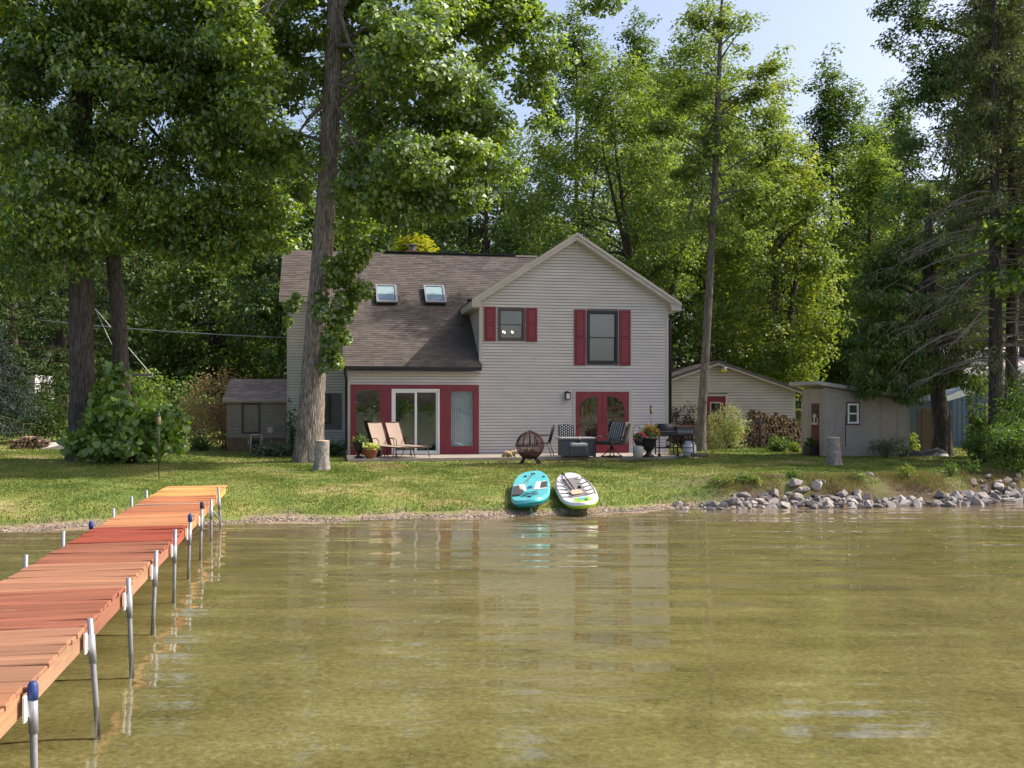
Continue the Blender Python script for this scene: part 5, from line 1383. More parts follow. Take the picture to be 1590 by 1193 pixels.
# local: x runs along the dock towards the shore (right edge at y=0), y>0 is its left side, deck at z = 0.59
DZ = .59; WD = 1.17; LS = 1.683
sec = [(-2, (0.285, 0.137, 0.066)), (-1, (0.285, 0.132, 0.066)), (0, (0.293, 0.148, 0.084)), (1, (0.254, 0.092, 0.052)), (2, (0.316, 0.151, 0.084)), (3, (0.238, 0.092, 0.052)), (4, (0.269, 0.059, 0.032)), (5, (0.418, 0.193, 0.086)), (6, (0.364, 0.142, 0.065)), (7, (0.391, 0.157, 0.068)), (8, (0.509, 0.294, 0.095))]
rgd = random.Random(8)
pb = MB(); pb.cbox((0,0,0), (WD + .02, .1345, .036), bev=.006); pme = pb.mesh('plank')
pmid = {}
for k, col in sec:
    m_ = plank_mat('stained_plank', col); x0 = k * LS + .008; ln = LS if k < 8 else 2.55
    ms = plank_mat('stained_stringer', tuple(min(.9, c * f_) for c, f_ in zip(col, (1.12, 1.3, 1.35))))
    n = round(ln / .1415); pit = (ln - .016) / n
    dz = rgd.uniform(-.008, .008)
    for i in range(n):
        if not pme.materials: pme.materials.append(m_)
        o = bpy.data.objects.new('plank', pme); COL.objects.link(o); o.parent = DK
        o.material_slots[0].link = 'OBJECT'; o.material_slots[0].material = m_
        o.location = (x0 + pit * (i + .5), WD / 2 + rgd.uniform(-.012, .008), DZ - .018 + dz + rgd.uniform(-.003, .003))
        o.rotation_euler = (rgd.uniform(-.004, .004), rgd.uniform(-.02, .02), R(90) + rgd.uniform(-.004, .004)); o.scale = (1, pit / .1415, 1)
    for y in (.028, WD - .028):
        mb = MB(); mb.cbox((ln / 2, 0, 0), (ln - .03, .038, .135), bev=.004); o = mb.build('stringer', ms, DK); o.location = (x0, y, DZ - .108 + dz)
    for xx in (.05, ln - .06):
        mb = MB(); mb.cbox((0, WD / 2, 0), (.038, WD - .1, .12)); o = mb.build('crossbeam', ms, DK); o.location = (x0 + xx, 0, DZ - .105 + dz)
mb = MB(); mb.cbox((6 * LS + LS + .0, WD / 2, DZ + .002), (.03, WD, .012), bev=.003); mb.build('joint_strip', M['trim'], DK)
tops = {0: (-.02, .028, .012), 1: (.06, -.012, .07), 2: (.09, 0, .03), 3: (.11, 0, -.045), 4: (.14, .0, -.02), 5: (.11, 0, -.03), 6: (.13, 0, -.03), 7: (.08, 0, .0), 8: (.16, 0, .06)}
for k in range(-1, 9):
    for side in (0, 1):
        h, tx, ty = tops.get(k, (.15, 0, .02))
        if side: h = (.05, .05, .08, .08, .10, .15, .04, .10, .14, .12)[k + 1]; tx, ty = rgd.uniform(-.03, .03), rgd.uniform(-.04, .04)
        x = k * LS + .0; y = -.055 if side == 0 else WD + .055
        wp_ = DK.matrix_basis @ Vector((x, y, 0)); gb_ = g1(wp_.x, wp_.y)
        zt = DZ + h; zb = min(gb_, 0) - .25
        ax = Vector((-tx, ty, 1))
        o_ = Vector((x, y, DZ - .1))
        q = lambda z: o_ + ax * (z - o_.z)
        mb = MB(); mb.tube([q(zb), q(DZ - .30), q(zt)], .021, 12)
        p = mb.build('post', M['galv'], DK)
        mb = MB(); mb.tube([q(DZ - .27), q(DZ - .06)], .027, 12); mb.build('sleeve', M['galv'], p)
        mb = MB(); s = -1 if side == 0 else 1
        mb.cbox((x - .035, y - s * .030, DZ - .115), (.10, .012, .15), bev=.002); mb.cbox((x - .01, y - s * .018, DZ - .115), (.02, .03, .11)); mb.build('bracket', M['white'] if k < 7 else M['galv'], p)
        if (side == 0 and k in (0, 5, 6)) or (side == 1 and k == 5):
            mb = MB(); c = q(zt - .055); mb.lathe([(.030, 0), (.032, .05), (.030, .085), (.018, .105), (.004, .11)], 12, (c.x, c.y, c.z)); mb.build('cap', M['dark_cap'] if k == 6 else M['blue_cap'], p)
mb = MB(); mb.tube([(7 * LS + .03, -.06, DZ - .12), (8 * LS - .03, -.06, .16)], .016, 8); mb.build('brace', M['galv'], DK)

# ------------------------------------------------------------------ rocks of the right bank
def rock_mesh(seed):
    rng = random.Random(seed); bm = bmesh.new()
    for _ in range(16):
        v = Vector((rng.gauss(0,1), rng.gauss(0,1), rng.gauss(0,1))).normalized()
        bm.verts.new((v.x * .5 * rng.uniform(.85, 1.1), v.y * .42 * rng.uniform(.8, 1.1), v.z * .34 * rng.uniform(.8, 1.1)))
    r = bmesh.ops.convex_hull(bm, input=bm.verts)
    bmesh.ops.delete(bm, geom=[e for e in r['geom_interior'] if isinstance(e, bmesh.types.BMVert)], context='VERTS')
    bmesh.ops.bevel(bm, geom=list(bm.edges), offset=.014, segments=1, affect='EDGES', profile=.6)
    me = bpy.data.meshes.new('rock'); bm.to_mesh(me); bm.free(); me.materials.append(M['rock']); return me
RM = [rock_mesh(i) for i in range(11)]
rgr = random.Random(17)
def rock(x, y, s, dz, label, group=None, flat=1.0, me=None):
    o = bpy.data.objects.new('rock', me or rgr.choice(RM)); COL.objects.link(o)
    o.location = (x, y, g1(x, y) + dz); o.scale = (s * rgr.uniform(.85, 1.2), s * rgr.uniform(.8, 1.15), s * rgr.uniform(.8, 1.15) * flat)
    o.rotation_euler = (rgr.uniform(-.4, .4), rgr.uniform(-.4, .4), rgr.random() * 6.28)
    return tag(o, label, 'rock', group)
for r_ in range(7):
    x = 3.3 + .2 * (r_ % 3)
    while x < 13.6:
        d_ = min(1, max(.2, (x - 3.2) / 2.0))
        hi_ = 1.0 if r_ < 3 else (.9 if r_ < 5 and (5.0 < x < 8.3 or x > 10.0) else (.6 if r_ >= 5 and (6.3 < x < 7.6 or x > 11.2) else 0))
        s = (rgr.uniform(.13, .30) if rgr.random() < .6 else rgr.uniform(.28, .50)) * (.7 + .3 * d_) * .86
        if rgr.random() < d_ * hi_ * .93:
            y = float(shore(x)) + (-.13 + r_ * .205 + rgr.uniform(-.13, .13))
            band = 'at the left end of the pile' if x < 5.2 else 'left of the right stump' if x < 7.2 else 'below the right stump' if x < 8.8 else 'below the board shed shrubs' if x < 10.6 else 'near the bush at the right edge'
            lab = ('pale rock at the water line ' if r_ == 0 else 'grey rock halfway up the bank ' if r_ < 4 else 'upper rock of the bank ') + band; grp = 'rocks: ' + lab
            rock(x, y, s, s * rgr.uniform(.02, .16), lab, grp)
        x += max(.11, s * rgr.uniform(.5, .85))
rock(8.9, 25.6, .34, .02, 'pale flat rock lying alone on the lower grass of the right bank', flat=.5)
rock(11.1, 26.4, .42, .02, 'pale flat rock lying alone high on the grass of the right bank', flat=.5)
rock(-.02 * 32, 32, .01, -.5, 'x'); bpy.data.objects.remove(bpy.data.objects[[o.name for o in bpy.data.objects if o.get('label') == 'x'][0]])
# gravel of the narrow beach
rng = np.random.default_rng(12)
n = 4000
gx = rng.uniform(-12, 5.0, n); gt = np.abs(rng.normal(0, .2, n)) - .08; gy = shore(gx) + gt
gs0 = rng.uniform(.010, .034, n) * (1 + .6 * (rng.random(n) < .06)); gzv = gz(gx, gy)
base = np.array([(0,0,1), (1,0,0), (0,1,0), (-1,0,0), (0,-1,0), (0,0,-1.)]); fcs = np.array([(0,1,2),(0,2,3),(0,3,4),(0,4,1),(5,2,1),(5,3,2),(5,4,3),(5,1,4)])
A = rng.random(n) * 6.28; jit = rng.uniform(.7, 1.3, (n, 6, 1))
Bx = base[None] * jit * gs0[:, None, None]; Bx[:, :, 2] *= .6
X = Bx[:, :, 0] * np.cos(A)[:, None] - Bx[:, :, 1] * np.sin(A)[:, None] + gx[:, None]; Yv = Bx[:, :, 0] * np.sin(A)[:, None] + Bx[:, :, 1] * np.cos(A)[:, None] + gy[:, None]; Zv = Bx[:, :, 2] + gzv[:, None] + .004
V = np.stack([X, Yv, Zv], 2).reshape(-1, 3); Fc = (fcs[None] + (np.arange(n) * 6)[:, None, None]).reshape(-1, 3)
m_, nt_, out_ = new_mat('pebble'); gn = nd(nt_, 'ShaderNodeNewGeometry'); crp = ramp(nt_, gn.outputs['Random Per Island'], [(0, (.10,.08,.06)), (.5, (.20,.16,.125)), (.9, (.32,.27,.22)), (1, (.5,.45,.38))])
b_ = nd(nt_, 'ShaderNodeBsdfPrincipled', {'Base Color': crp.outputs[0], 'Roughness': .9}); nt_.links.new(b_.outputs[0], out_.inputs[0])
tag(link('gravel', np_mesh('gravel', V, Fc), m_), 'pebbles and gravel strewn along the narrow beach', 'gravel', kind='stuff')

# ------------------------------------------------------------------ lawn blades
rng = np.random.default_rng(33)
def blades(n, xr, yr, hmin, hmax, keep, wid=.012):
    x = rng.uniform(*xr, n); y = rng.uniform(*yr, n)
    t = y - shore(x); loc = np.stack([x + .4 * HO.x * 0, y], 1)
    dx, dy = x - HO.x, y - HO.y; u = cr_ * dx + sr_ * dy; v = -sr_ * dx + cr_ * dy
    ok = (t > keep + .65 * np.clip((x - 3.8) / 1.5, 0, 1) * (.6 + .4 * np.sin(x * 2.2))) & ~((u > -.1) & (u < pr + .05) & (v > -2.6) & (v < 10)) & ~((u > -2.2) & (u < .1) & (v > V2))
    bp_ = blob2(x, y); ok &= rng.random(n) > bp_
    x, y = x[ok], y[ok]; n = len(x); z = gz(x, y) - .005
    h = rng.uniform(hmin, hmax, n) * (1 + .5 * np.sin(x * 1.1 + y * .7) ** 2); a = rng.random(n) * 6.28; w = wid * rng.uniform(.7, 1.4, n)
    lx, ly = rng.normal(0, .5, n) * h, rng.normal(0, .5, n) * h
    P0 = np.stack([x + np.cos(a) * w, y + np.sin(a) * w, z], 1); P1 = np.stack([x - np.cos(a) * w, y - np.sin(a) * w, z], 1); P2 = np.stack([x + lx, y + ly, z + h], 1)
    return np.stack([P0, P1, P2], 1).reshape(-1, 3), n
def blob2(x, y):
    f = lambda cx, cy, rx, ry, s: s * np.exp(-(((x - cx) / rx) ** 2 + ((y - cy) / ry) ** 2))
    return np.clip(f(5.5, 25.3, 1.6, .7, .8) + f(.5, 31.1, 1.6, .35, .9) + f(8.3, 25.3, 2, .5, .6) + f(-6, 28, .6, .4, .5) + .5 * (np.sin(x * 2.1 + 1.7 * np.sin(y * 1.3)) * np.sin(y * 1.9 + x) > .72), 0, 1)
parts_ = [blades(190000, (-14, 16), (18.5, 30), .016, .04, .55), blades(90000, (-20, 20), (29, 40), .02, .05, .9, .016), blades(26000, (-26, 24), (38, 62), .04, .10, 1, .035)]
V = np.concatenate([p[0] for p in parts_]); n = sum(p[1] for p in parts_)
tag(link('lawn_grass', np_mesh('lawn_grass', V, np.arange(n * 3).reshape(-1, 3)), M['blade']), 'mown lawn grass with dry straw coloured patches', 'grass', kind='stuff')
def tall_grass(n, xr, tr, hmin, hmax, m, name, label, wid=.010):
    x = rng.uniform(*xr, n); t = rng.uniform(*tr, n); y = shore(x) + t
    k = (np.sin(x * 2.7) + np.sin(x * 6.1 + 2) + rng.normal(0, .5, n)) > -.3; x, y = x[k], y[k]; n = len(x); z = gz(x, y)
    h = rng.uniform(hmin, hmax, n); a = rng.random(n) * 6.28; lx, ly = rng.normal(0, .25, n) * h, rng.normal(-.15, .25, n) * h
    P0 = np.stack([x + np.cos(a) * wid, y + np.sin(a) * wid, z - .01], 1); P1 = np.stack([x - np.cos(a) * wid, y - np.sin(a) * wid, z - .01], 1); P2 = np.stack([x + lx, y + ly, z + h], 1)
    tag(link(name, np_mesh(name, np.stack([P0, P1, P2], 1).reshape(-1, 3), np.arange(n * 3).reshape(-1, 3)), m), label, 'grass', kind='stuff')
tall_grass(12000, (4.4, 14.5), (.8, 2.1), .05, .19, M['lf_thatch'], 'dry_bank_grass', 'long dry grass on the brow of the right bank', .007)
tall_grass(5200, (4.2, 14.5), (.9, 2.4), .04, .13, M['lf_bank'], 'green_bank_grass', 'long green grass and weeds on the brow of the right bank')
tall_grass(2600, (-12, 4.2), (.5, 1.1), .04, .10, M['lf_bank'], 'beach_edge_grass', 'rough grass overhanging the little beach')

# ------------------------------------------------------------------ shrubs
shrub('copper_shrub', on(348, 41.5), 3.6, 3.3, M['lf_copper'], 7000, .10, 'copper leaved crab apple bush behind the garden shed', 'shrub', 101, lift=.5)
shrub('barberry', on(1062, 40.6), 1.35, 1.95, M['lf_purple'], 4200, .075, 'dark purple leaved shrub between the grill and the slim trunk', 'shrub', 102, lift=.5)
shrub('willow_shrub', on(1128, 41.6), 1.75, 1.85, M['lf_willow'], 4600, .11, 'cream and green variegated shrub in front of the garage door', 'shrub', 103, asp=.35, lift=.52)
shrub('low_shrub', on(1208, 38.2), 1.0, .55, M['lf_bank'], 1800, .07, 'low dark green shrub at the foot of the tall woodpile', 'shrub', 104)
shrub('low_shrub', on(1234, 37.6), .45, .36, M['lf_lime'], 500, .07, 'small yellow green clump beside the board shed', 'plant', 105)
shrub('grey_shrub', on(1372, 33.6), 1.15, .72, M['lf_grey'], 1700, .075, 'loose grey green shrub in front of the board shed wall', 'shrub', 106, asp=.4)
shrub('grey_shrub', on(1399, 33.9), .7, .66, M['lf_grey'], 900, .07, 'smaller grey green shrub at the right end of the board shed', 'shrub', 107, asp=.4)
shrub('lime_shrub', on(1414, 36.3), .55, .8, M['lf_lime'], 700, .09, 'bright yellow green sapling between the board shed and the brown fence', 'plant', 108)
shrub('bank_bush', on(1575, 26.5), 1.5, 1.55, M['lf_bank'], 4600, .075, 'leafy green bush overhanging the rocks at the right edge', 'bush', 109, lift=.5)
shrub('bank_bush', on(1600, 28.5), 2.2, 2.3, M['lf_bank'], 5600, .085, 'taller green bush behind the one overhanging the rocks at right', 'bush', 110, lift=.5)
shrub('bank_bush', on(1530, 30.5), 1.3, 1.1, M['lf_shrub'], 2600, .08, 'dark green bush at the foot of the half dead spruce', 'bush', 111)
shrub('sapling', on(1520, 34.2), .9, 2.5, M['lf_bank'], 1000, .12, 'thin leafy sapling in front of the pole fence', 'sapling', 112, lift=.5, dens=.8)
shrub('sapling', on(1580, 31.5), 1.2, 3.2, M['lf_bank'], 2000, .11, 'leafy sapling at the right edge below the spruces', 'sapling', 113, lift=.5, dens=.9)
shrub('hosta_bed', on(425, 35.0), 1.6, .36, M['lf_grey'], 1100, .12, 'low bed of broad leaves in the shade by the left house corner', 'plant', 114)
shrub('low_shrub', on(312, 38.6), .8, .6, M['lf_shrub'], 900, .08, 'low plant at the left corner of the garden shed', 'plant', 115)
shrub('shade_plant', on(520, 35.2), .9, .5, M['lf_shrub'], 900, .08, 'shaded plants between the big trunk and the red bay', 'plant', 116)
shrub('thin_bush', on(455, 36.2), .8, 2.0, M['lf_bank'], 330, .10, 'thin leggy bush in front of the garden shed', 'shrub', 117, lift=.5, dens=.8, stems=12)
shrub('dark_bush', on(60, 44), 3.4, 2.2, M['lf_deep'], 3400, .12, 'dark bush behind the low woodpile at left', 'bush', 118)
shrub('dark_bush', on(-30, 43), 3.0, 2.4, M['lf_deep'], 2600, .12, 'dark bush at the left edge below the pines', 'bush', 119)
shrub('slope_bush', on(285, 50), 4.0, 3.0, M['lf_shrub'], 3600, .14, 'rounded green bush on the slope behind the copper shrub', 'bush', 120)
shrub('slope_bush', on(215, 47), 3.0, 3.4, M['lf_bgmaple'], 3000, .14, 'rounded green bush on the slope behind the swing', 'bush', 121)
for i, (px, Y, w, h) in enumerate([(1230, 24.7, .34, .22), (1150, 24.1, .4, .2), (1172, 24.0, .3, .2), (1475, 25.6, .5, .42), (1408, 25.0, .35, .36), (1510, 26, .4, .4), (1120, 24.0, .6, .22), (1330, 24.5, .4, .2)]):
    shrub('bank_weed', on(px, Y), w, h, M['lf_bank'] if i not in (2, 4, 6) else M['lf_lime'], 260, .05,
          ['low weed growing among the rocks left of the stump', 'green weed above the left rocks', 'yellow green weed above the left rocks', 'grey green weed in the middle of the right rocks', 'yellow weed above the right hand rocks', 'leafy weed left of the bank bush', 'spreading yellow green weed at the left end of the rocks', 'grassy weed on the bank below the right stump', 'small leafy weed on the bank straight below the right stump', 'green weed below the grey green shrub of the board shed', 'tall weed on the bank below the dark tarpaulin', 'small weed between the left rocks and the lawn'][i], 'weed', 130 + i, stems=4)

# vine bush that covers the foot of the two left trunks: its nearest big leaves one by one
vb = on(193, 30.6)
vine = empty('vine_bush', vb, 0, 'mound of large heart shaped vine leaves round the two left trunks', 'bush')
rng = np.random.default_rng(140)
ell = [(Vector((0, .3, .62)), (1.72, 1.3, .62)), (Vector((-.25, .5, 1.35)), (1.15, 1.0, .62)), (Vector((-.62, .7, 1.95)), (.55, .6, .6)), (Vector((-.55, .9, 2.55)), (.28, .3, .42)), (Vector((.95, .4, 1.15)), (.7, .7, .5)), (Vector((-1.35, .6, .5)), (.6, .6, .4)), (Vector((-.9, .8, 1.3)), (.5, .5, .5))]
cl = clumps_in(ell, rng, (.16, .3), 1.5, .7); cl[:, 2] = np.maximum(cl[:, 2], .05)
o = link('foliage', leaf_cloud('foliage', cl, 5200, .17, rng, .9, .95, droop=.8, up=.3), M['lf_vine'], vine); o['kind'] = 'stuff'
mb = MB()
for j in rng.choice(len(cl), 26, replace=False): mb.tube(branch_path((rng.normal() * .3, .5 + rng.normal() * .2, -.05), cl[j][:3], rng, .1, 5), [.02, .016, .012, .008, .004], 5, cap=False)
mb.build('stem', M['bark_dark'], vine)['kind'] = 'stuff'
lv = MB(); lw = .105
outl = [(0, -.02), (.07, -.055), (.105, .01), (.085, .075), (.035, .125), (0, .16), (-.035, .125), (-.085, .075), (-.105, .01), (-.07, -.055)]
lv.add([(0, .04, 0)] + [(x, y, .018 - .25 * abs(x) - .6 * max(0, y - .08)) for x, y in outl], [(0, i + 1, (i + 1) % 10 + 1) for i in range(10)], True)
lme = lv.mesh('leaf'); lme.materials.append(M['lf_vine'])
front = cl[np.argsort(cl[:, 1] - .15 * np.abs(cl[:, 0]))]
for i in range(290):
    c = front[int(len(front) * .75 * rng.random())]
    d = rng.normal(size=3); d[1] = -abs(d[1]) - .4; d /= np.linalg.norm(d)
    o = bpy.data.objects.new('leaf', lme); COL.objects.link(o); o.parent = vine
    o.location = Vector(c[:3]) + Vector(d) * c[3] * 1.05
    o.rotation_euler = (R(rng.uniform(25, 100)), R(rng.uniform(-30, 30)), R(rng.uniform(-55, 55)) + PI * 0)
    s = rng.uniform(.75, 1.35); o.scale = (s, -s, s)

# ------------------------------------------------------------------ stumps
def stump(px, Y, r, h, label, seed, lean):
    rng = np.random.default_rng(seed); b = on(px, Y)
    st = empty('tree_stump', b, 0, label, 'stump')
    T_ = [(0, 0, -.1), (lean * .3, 0, h * .4), (lean, 0, h)]
    o = link('bark', trunk_mesh(T_, [r * 1.1, r, r * .98], 28, 20, .035, 1.35, rng), M['stump_bark'], st)
    mb = MB(); mb.lathe([(r * .96, -.02), (r * .97, 0.0), (r * .9, .012), (r * .3, .014)], 26, (lean, 0, h)); mb.build('cut_top', M['stump_top'], st)
stump(499, 28.1, .19, .80, 'grey cut stump in front of the huge tree trunk', 150, .03)
stump(1295, 30.0, .185, .80, 'grey cut stump on the lawn in front of the board shed', 151, -.03)

# ------------------------------------------------------------------ patio furniture
def pat(px, Y): return Vector(((px - CX) / F * Y, Y, ZP))
def chaise(px, Y, rz, label):
    o = empty('chaise_longue', pat(px, Y), rz, label, 'lounger', 'tan loungers on the patio')
    S_ = .36; a = R(66); bx, bz = -.80 * math.cos(a), .80 * math.sin(a)
    def sheet(p, q, hw, name, th=.014):
        p, q = Vector(p), Vector(q); d = (q - p).normalized(); n = Vector((0, 1, 0)).cross(d)
        mb = MB(); N_ = 6
        P = []
        for i in range(N_ + 1):
            for y, dp in ((-hw, 0), (-hw * .5, -.012), (0, -.016), (hw * .5, -.012), (hw, 0)):
                c = p + (q - p) * i / N_ + Vector((0, y, 0)) + n * dp
                P.append(c)
        mb.add(P, [(i*5+j, (i+1)*5+j, (i+1)*5+j+1, i*5+j+1) for i in range(N_) for j in range(4)], True)
        mb.add([x - n * th for x in P], [(i*5+j+1, (i+1)*5+j+1, (i+1)*5+j, i*5+j) for i in range(N_) for j in range(4)], True)
        return mb.build(name, M['sling'], o)
    sheet((0, 0, S_), (1.18, 0, S_ - .03), .28, 'seat')
    sheet((-.02, 0, S_ + .01), (bx, 0, S_ + bz), .28, 'backrest')
    mb = MB()
    for s in (-1, 1):
        y = s * .30
        mb.tube([(-.05, y, S_), (.6, y, S_ - .015), (1.20, y, S_ - .035)], .016, 8); mb.tube([(0, y, S_), (bx, y, S_ + bz)], .014, 8)
    mb.tube([(1.20, -.3, S_ - .035), (1.20, .3, S_ - .035)], .015, 8); mb.tube([(bx, -.3, S_ + bz), (bx, .3, S_ + bz)], .014, 8); mb.build('frame', M['bronze'], o)
    for s in (-1, 1):
        y = s * .31
        mb = MB(); mb.tube([(-.30, y, .30), (-.12, y, .57), (.12, y, .60), (.24, y, .52), (.26, y, S_), (.20, y, .01)], .014, 8); mb.build('arm', M['bronze'], o)
        for x0, x1 in ((.05, -.22), (1.0, 1.1)):
            mb = MB(); mb.tube([(x0, y * .96, S_ - .02), (x1, y, .0)], .014, 8); mb.build('leg', M['bronze'], o)
    return o
chaise(592, 32.45, R(-42), 'tan sling lounger nearer the flower pots at the left end of the patio')
chaise(619, 32.9, R(-42), 'tan sling lounger directly in front of the white sliding door')

def plant_in(o, c, rx, rz, m, n, size, seed, asp=.6, name='foliage'):
    rng = np.random.default_rng(seed)
    f = link(name, leaf_cloud(name, clumps_in([(Vector(c), (rx, rx, rz))], rng, (.05, .1), 1.4, .5), n, size, rng, .9, asp, droop=.1, up=.3), m, o); f['kind'] = 'stuff'; return f
urn_prof = [(.15, 0), (.16, .03), (.09, .07), (.055, .12), (.06, .15), (.12, .19), (.17, .27), (.19, .38), (.205, .44), (.25, .47), (.25, .49), (.21, .485)]
def urn(px, Y, label, k=1.0):
    o = empty('urn', pat(px, Y), 0, label, 'planter')
    mb = MB(); mb.lathe([(r * k, z * k) for r, z in urn_prof], 20); mb.build('vase', M['black'], o)
    mb = MB(); mb.lathe([(.2 * k, .46 * k), (.03, .465 * k)], 16); mb.build('soil', M['dirt'], o); return o
u1_ = urn(558, 31.9, 'black urn with trailing plants left of the tan loungers', 1.0)
plant_in(u1_, (0, 0, .56), .24, .12, M['lf_shrub'], 420, .055, 160); plant_in(u1_, (-.18, 0, .53), .1, .14, M['lf_copper'], 90, .05, 161)
u2_ = urn(1007, 32.5, 'tall black urn filled with a yellow and orange leaved plant', 1.22)
plant_in(u2_, (0.02, 0, .82), .30, .24, M['lf_croton'], 620, .085, 162, .4); plant_in(u2_, (0, 0, .72), .26, .14, M['lf_shrub'], 240, .08, 163, .4)
o = empty('bowl_planter', pat(575, 31.65), 0, 'brown glazed bowl of pale hosta leaves beside the black urn', 'planter')
mb = MB(); mb.lathe([(.12, 0), (.15, .02), (.21, .14), (.235, .24), (.25, .25), (.25, .275), (.21, .27)], 20); mb.build('bowl', M['terracotta'], o)
plant_in(o, (0, 0, .33), .26, .12, M['lf_hosta'], 260, .10, 164, .6)
o = empty('tall_grass_pot', pat(587, 33.2), 0, 'tall pale ornamental grass standing behind the tan loungers', 'plant')
mb = MB(); mb.lathe([(.12, 0), (.16, .3), (.17, .32), (.14, .31)], 14); mb.build('pot', M['dark_grey'], o)
rng = np.random.default_rng(5); mb = MB()
for k in range(90):
    a = rng.random() * 6.28; h = rng.uniform(.7, 1.45); r = rng.uniform(.03, .24); c = Vector((.08 * math.cos(a), .08 * math.sin(a), .3)); t = c + Vector((r * math.cos(a), r * math.sin(a), h - .3))
    w = Vector((-math.sin(a), math.cos(a), 0)) * .008
    mb.add([c - w, c + w, (c + t) / 2 + w * .8 + Vector((0, 0, .06)), t, (c + t) / 2 - w * .8 + Vector((0, 0, .06))], [(0, 1, 2, 4), (4, 2, 3)])
mb.build('blade', M['lf_grey'], o)['kind'] = 'stuff'

# driftwood root
rng = np.random.default_rng(7); mb = MB()
for k in range(9):
    a = rng.random() * 6.28; L = rng.uniform(.14, .30)
    p = [Vector((0, 0, .12)), Vector((.5 * L * math.cos(a), .35 * L * math.sin(a), .12 + rng.uniform(-.05, .10))), Vector((L * math.cos(a) * 1.1, L * .6 * math.sin(a), max(.04, .1 + rng.uniform(-.12, .16))))]
    mb.tube(p, [.09, .07, .035], 7)
o = mb.build('driftwood', M['drift'], None); o.location = pat(791, 31.85); tag(o, 'knotted pale driftwood root left of the rusty fire globe', 'driftwood')

# fire globe
fp = empty('fire_globe', Vector(((823 - CX) / F * 31.1, 31.1, g1(.55, 31.1))), 0, 'rusty round fire globe of metal mesh on four legs', 'fire pit')
rs = .42; cz = .56
mb = MB()
for k in range(12):
    a = k * PI / 6; mb.tube([(rs * math.cos(a) * math.cos(e), rs * math.sin(a) * math.cos(e), cz + rs * math.sin(e)) for e in np.linspace(.05, 1.5, 8)], .013, 5)
mb.build('rib', M['rust'], fp)
mb = MB()
for k in range(48):
    a = k * PI / 24 + .05; mb.tube([(rs * .985 * math.cos(a + s) * math.cos(e), rs * .985 * math.sin(a + s) * math.cos(e), cz + rs * .985 * math.sin(e)) for e, s in zip(np.linspace(-1.0, 1.45, 13), np.linspace(0, .0, 13))], .0055, 3, cap=False)
for e in np.linspace(-.9, 1.35, 24): mb.tube([(rs * .985 * math.cos(a) * math.cos(e), rs * .985 * math.sin(a) * math.cos(e), cz + rs * .985 * math.sin(e)) for a in np.linspace(0, 6.283, 25)], .003, 3, cap=False)
o = mb.build('mesh_screen', M['rust'], fp); o['kind'] = 'stuff'
mb = MB(); mb.tube([(rs * 1.03 * math.cos(a), rs * 1.03 * math.sin(a), cz) for a in np.linspace(0, 6.283, 33)], .028, 6); mb.build('band', M['rust'], fp)
mb = MB(); mb.lathe([(.02, cz - rs), (.18, cz - rs * .90), (.30, cz - rs * .70), (.355, cz - rs * .52), (.345, cz - rs * .52), (.28, cz - rs * .68), (.02, cz - rs * .95)], 24); mb.build('bowl', M['rust'], fp)
for k in range(6):
    a = k * PI / 3 + .3; mb = MB(); mb.tube([(rs * 1.0 * math.cos(a) * math.cos(e), rs * 1.0 * math.sin(a) * math.cos(e), cz + rs * math.sin(e)) for e in np.linspace(-1.1, 0, 6)], .016, 5); mb.build('lower_rib', M['rust'], fp)
for k in range(4):
    a = k * PI / 2 + .65; mb = MB(); mb.tube([(.20 * math.cos(a), .20 * math.sin(a), cz - .32), (.40 * math.cos(a), .40 * math.sin(a), .0)], .03, 6); mb.build('leg', M['black'], fp)
mb = MB(); mb.tube([(-.06, 0, cz + rs), (0, 0, cz + rs + .05), (.06, 0, cz + rs)], .012, 6); mb.build('handle', M['rust'], fp)
mb = MB(); mb.tube([(-.2, -.05, cz - .18), (.2, .05, cz - .12)], .055, 8); mb.tube([(-.1, .15, cz - .18), (.15, -.15, cz - .1)], .05, 8); o = mb.build('firewood', M['drift'], None)
o.location = fp.location; tag(o, 'charred logs lying inside the rusty fire globe', 'firewood')

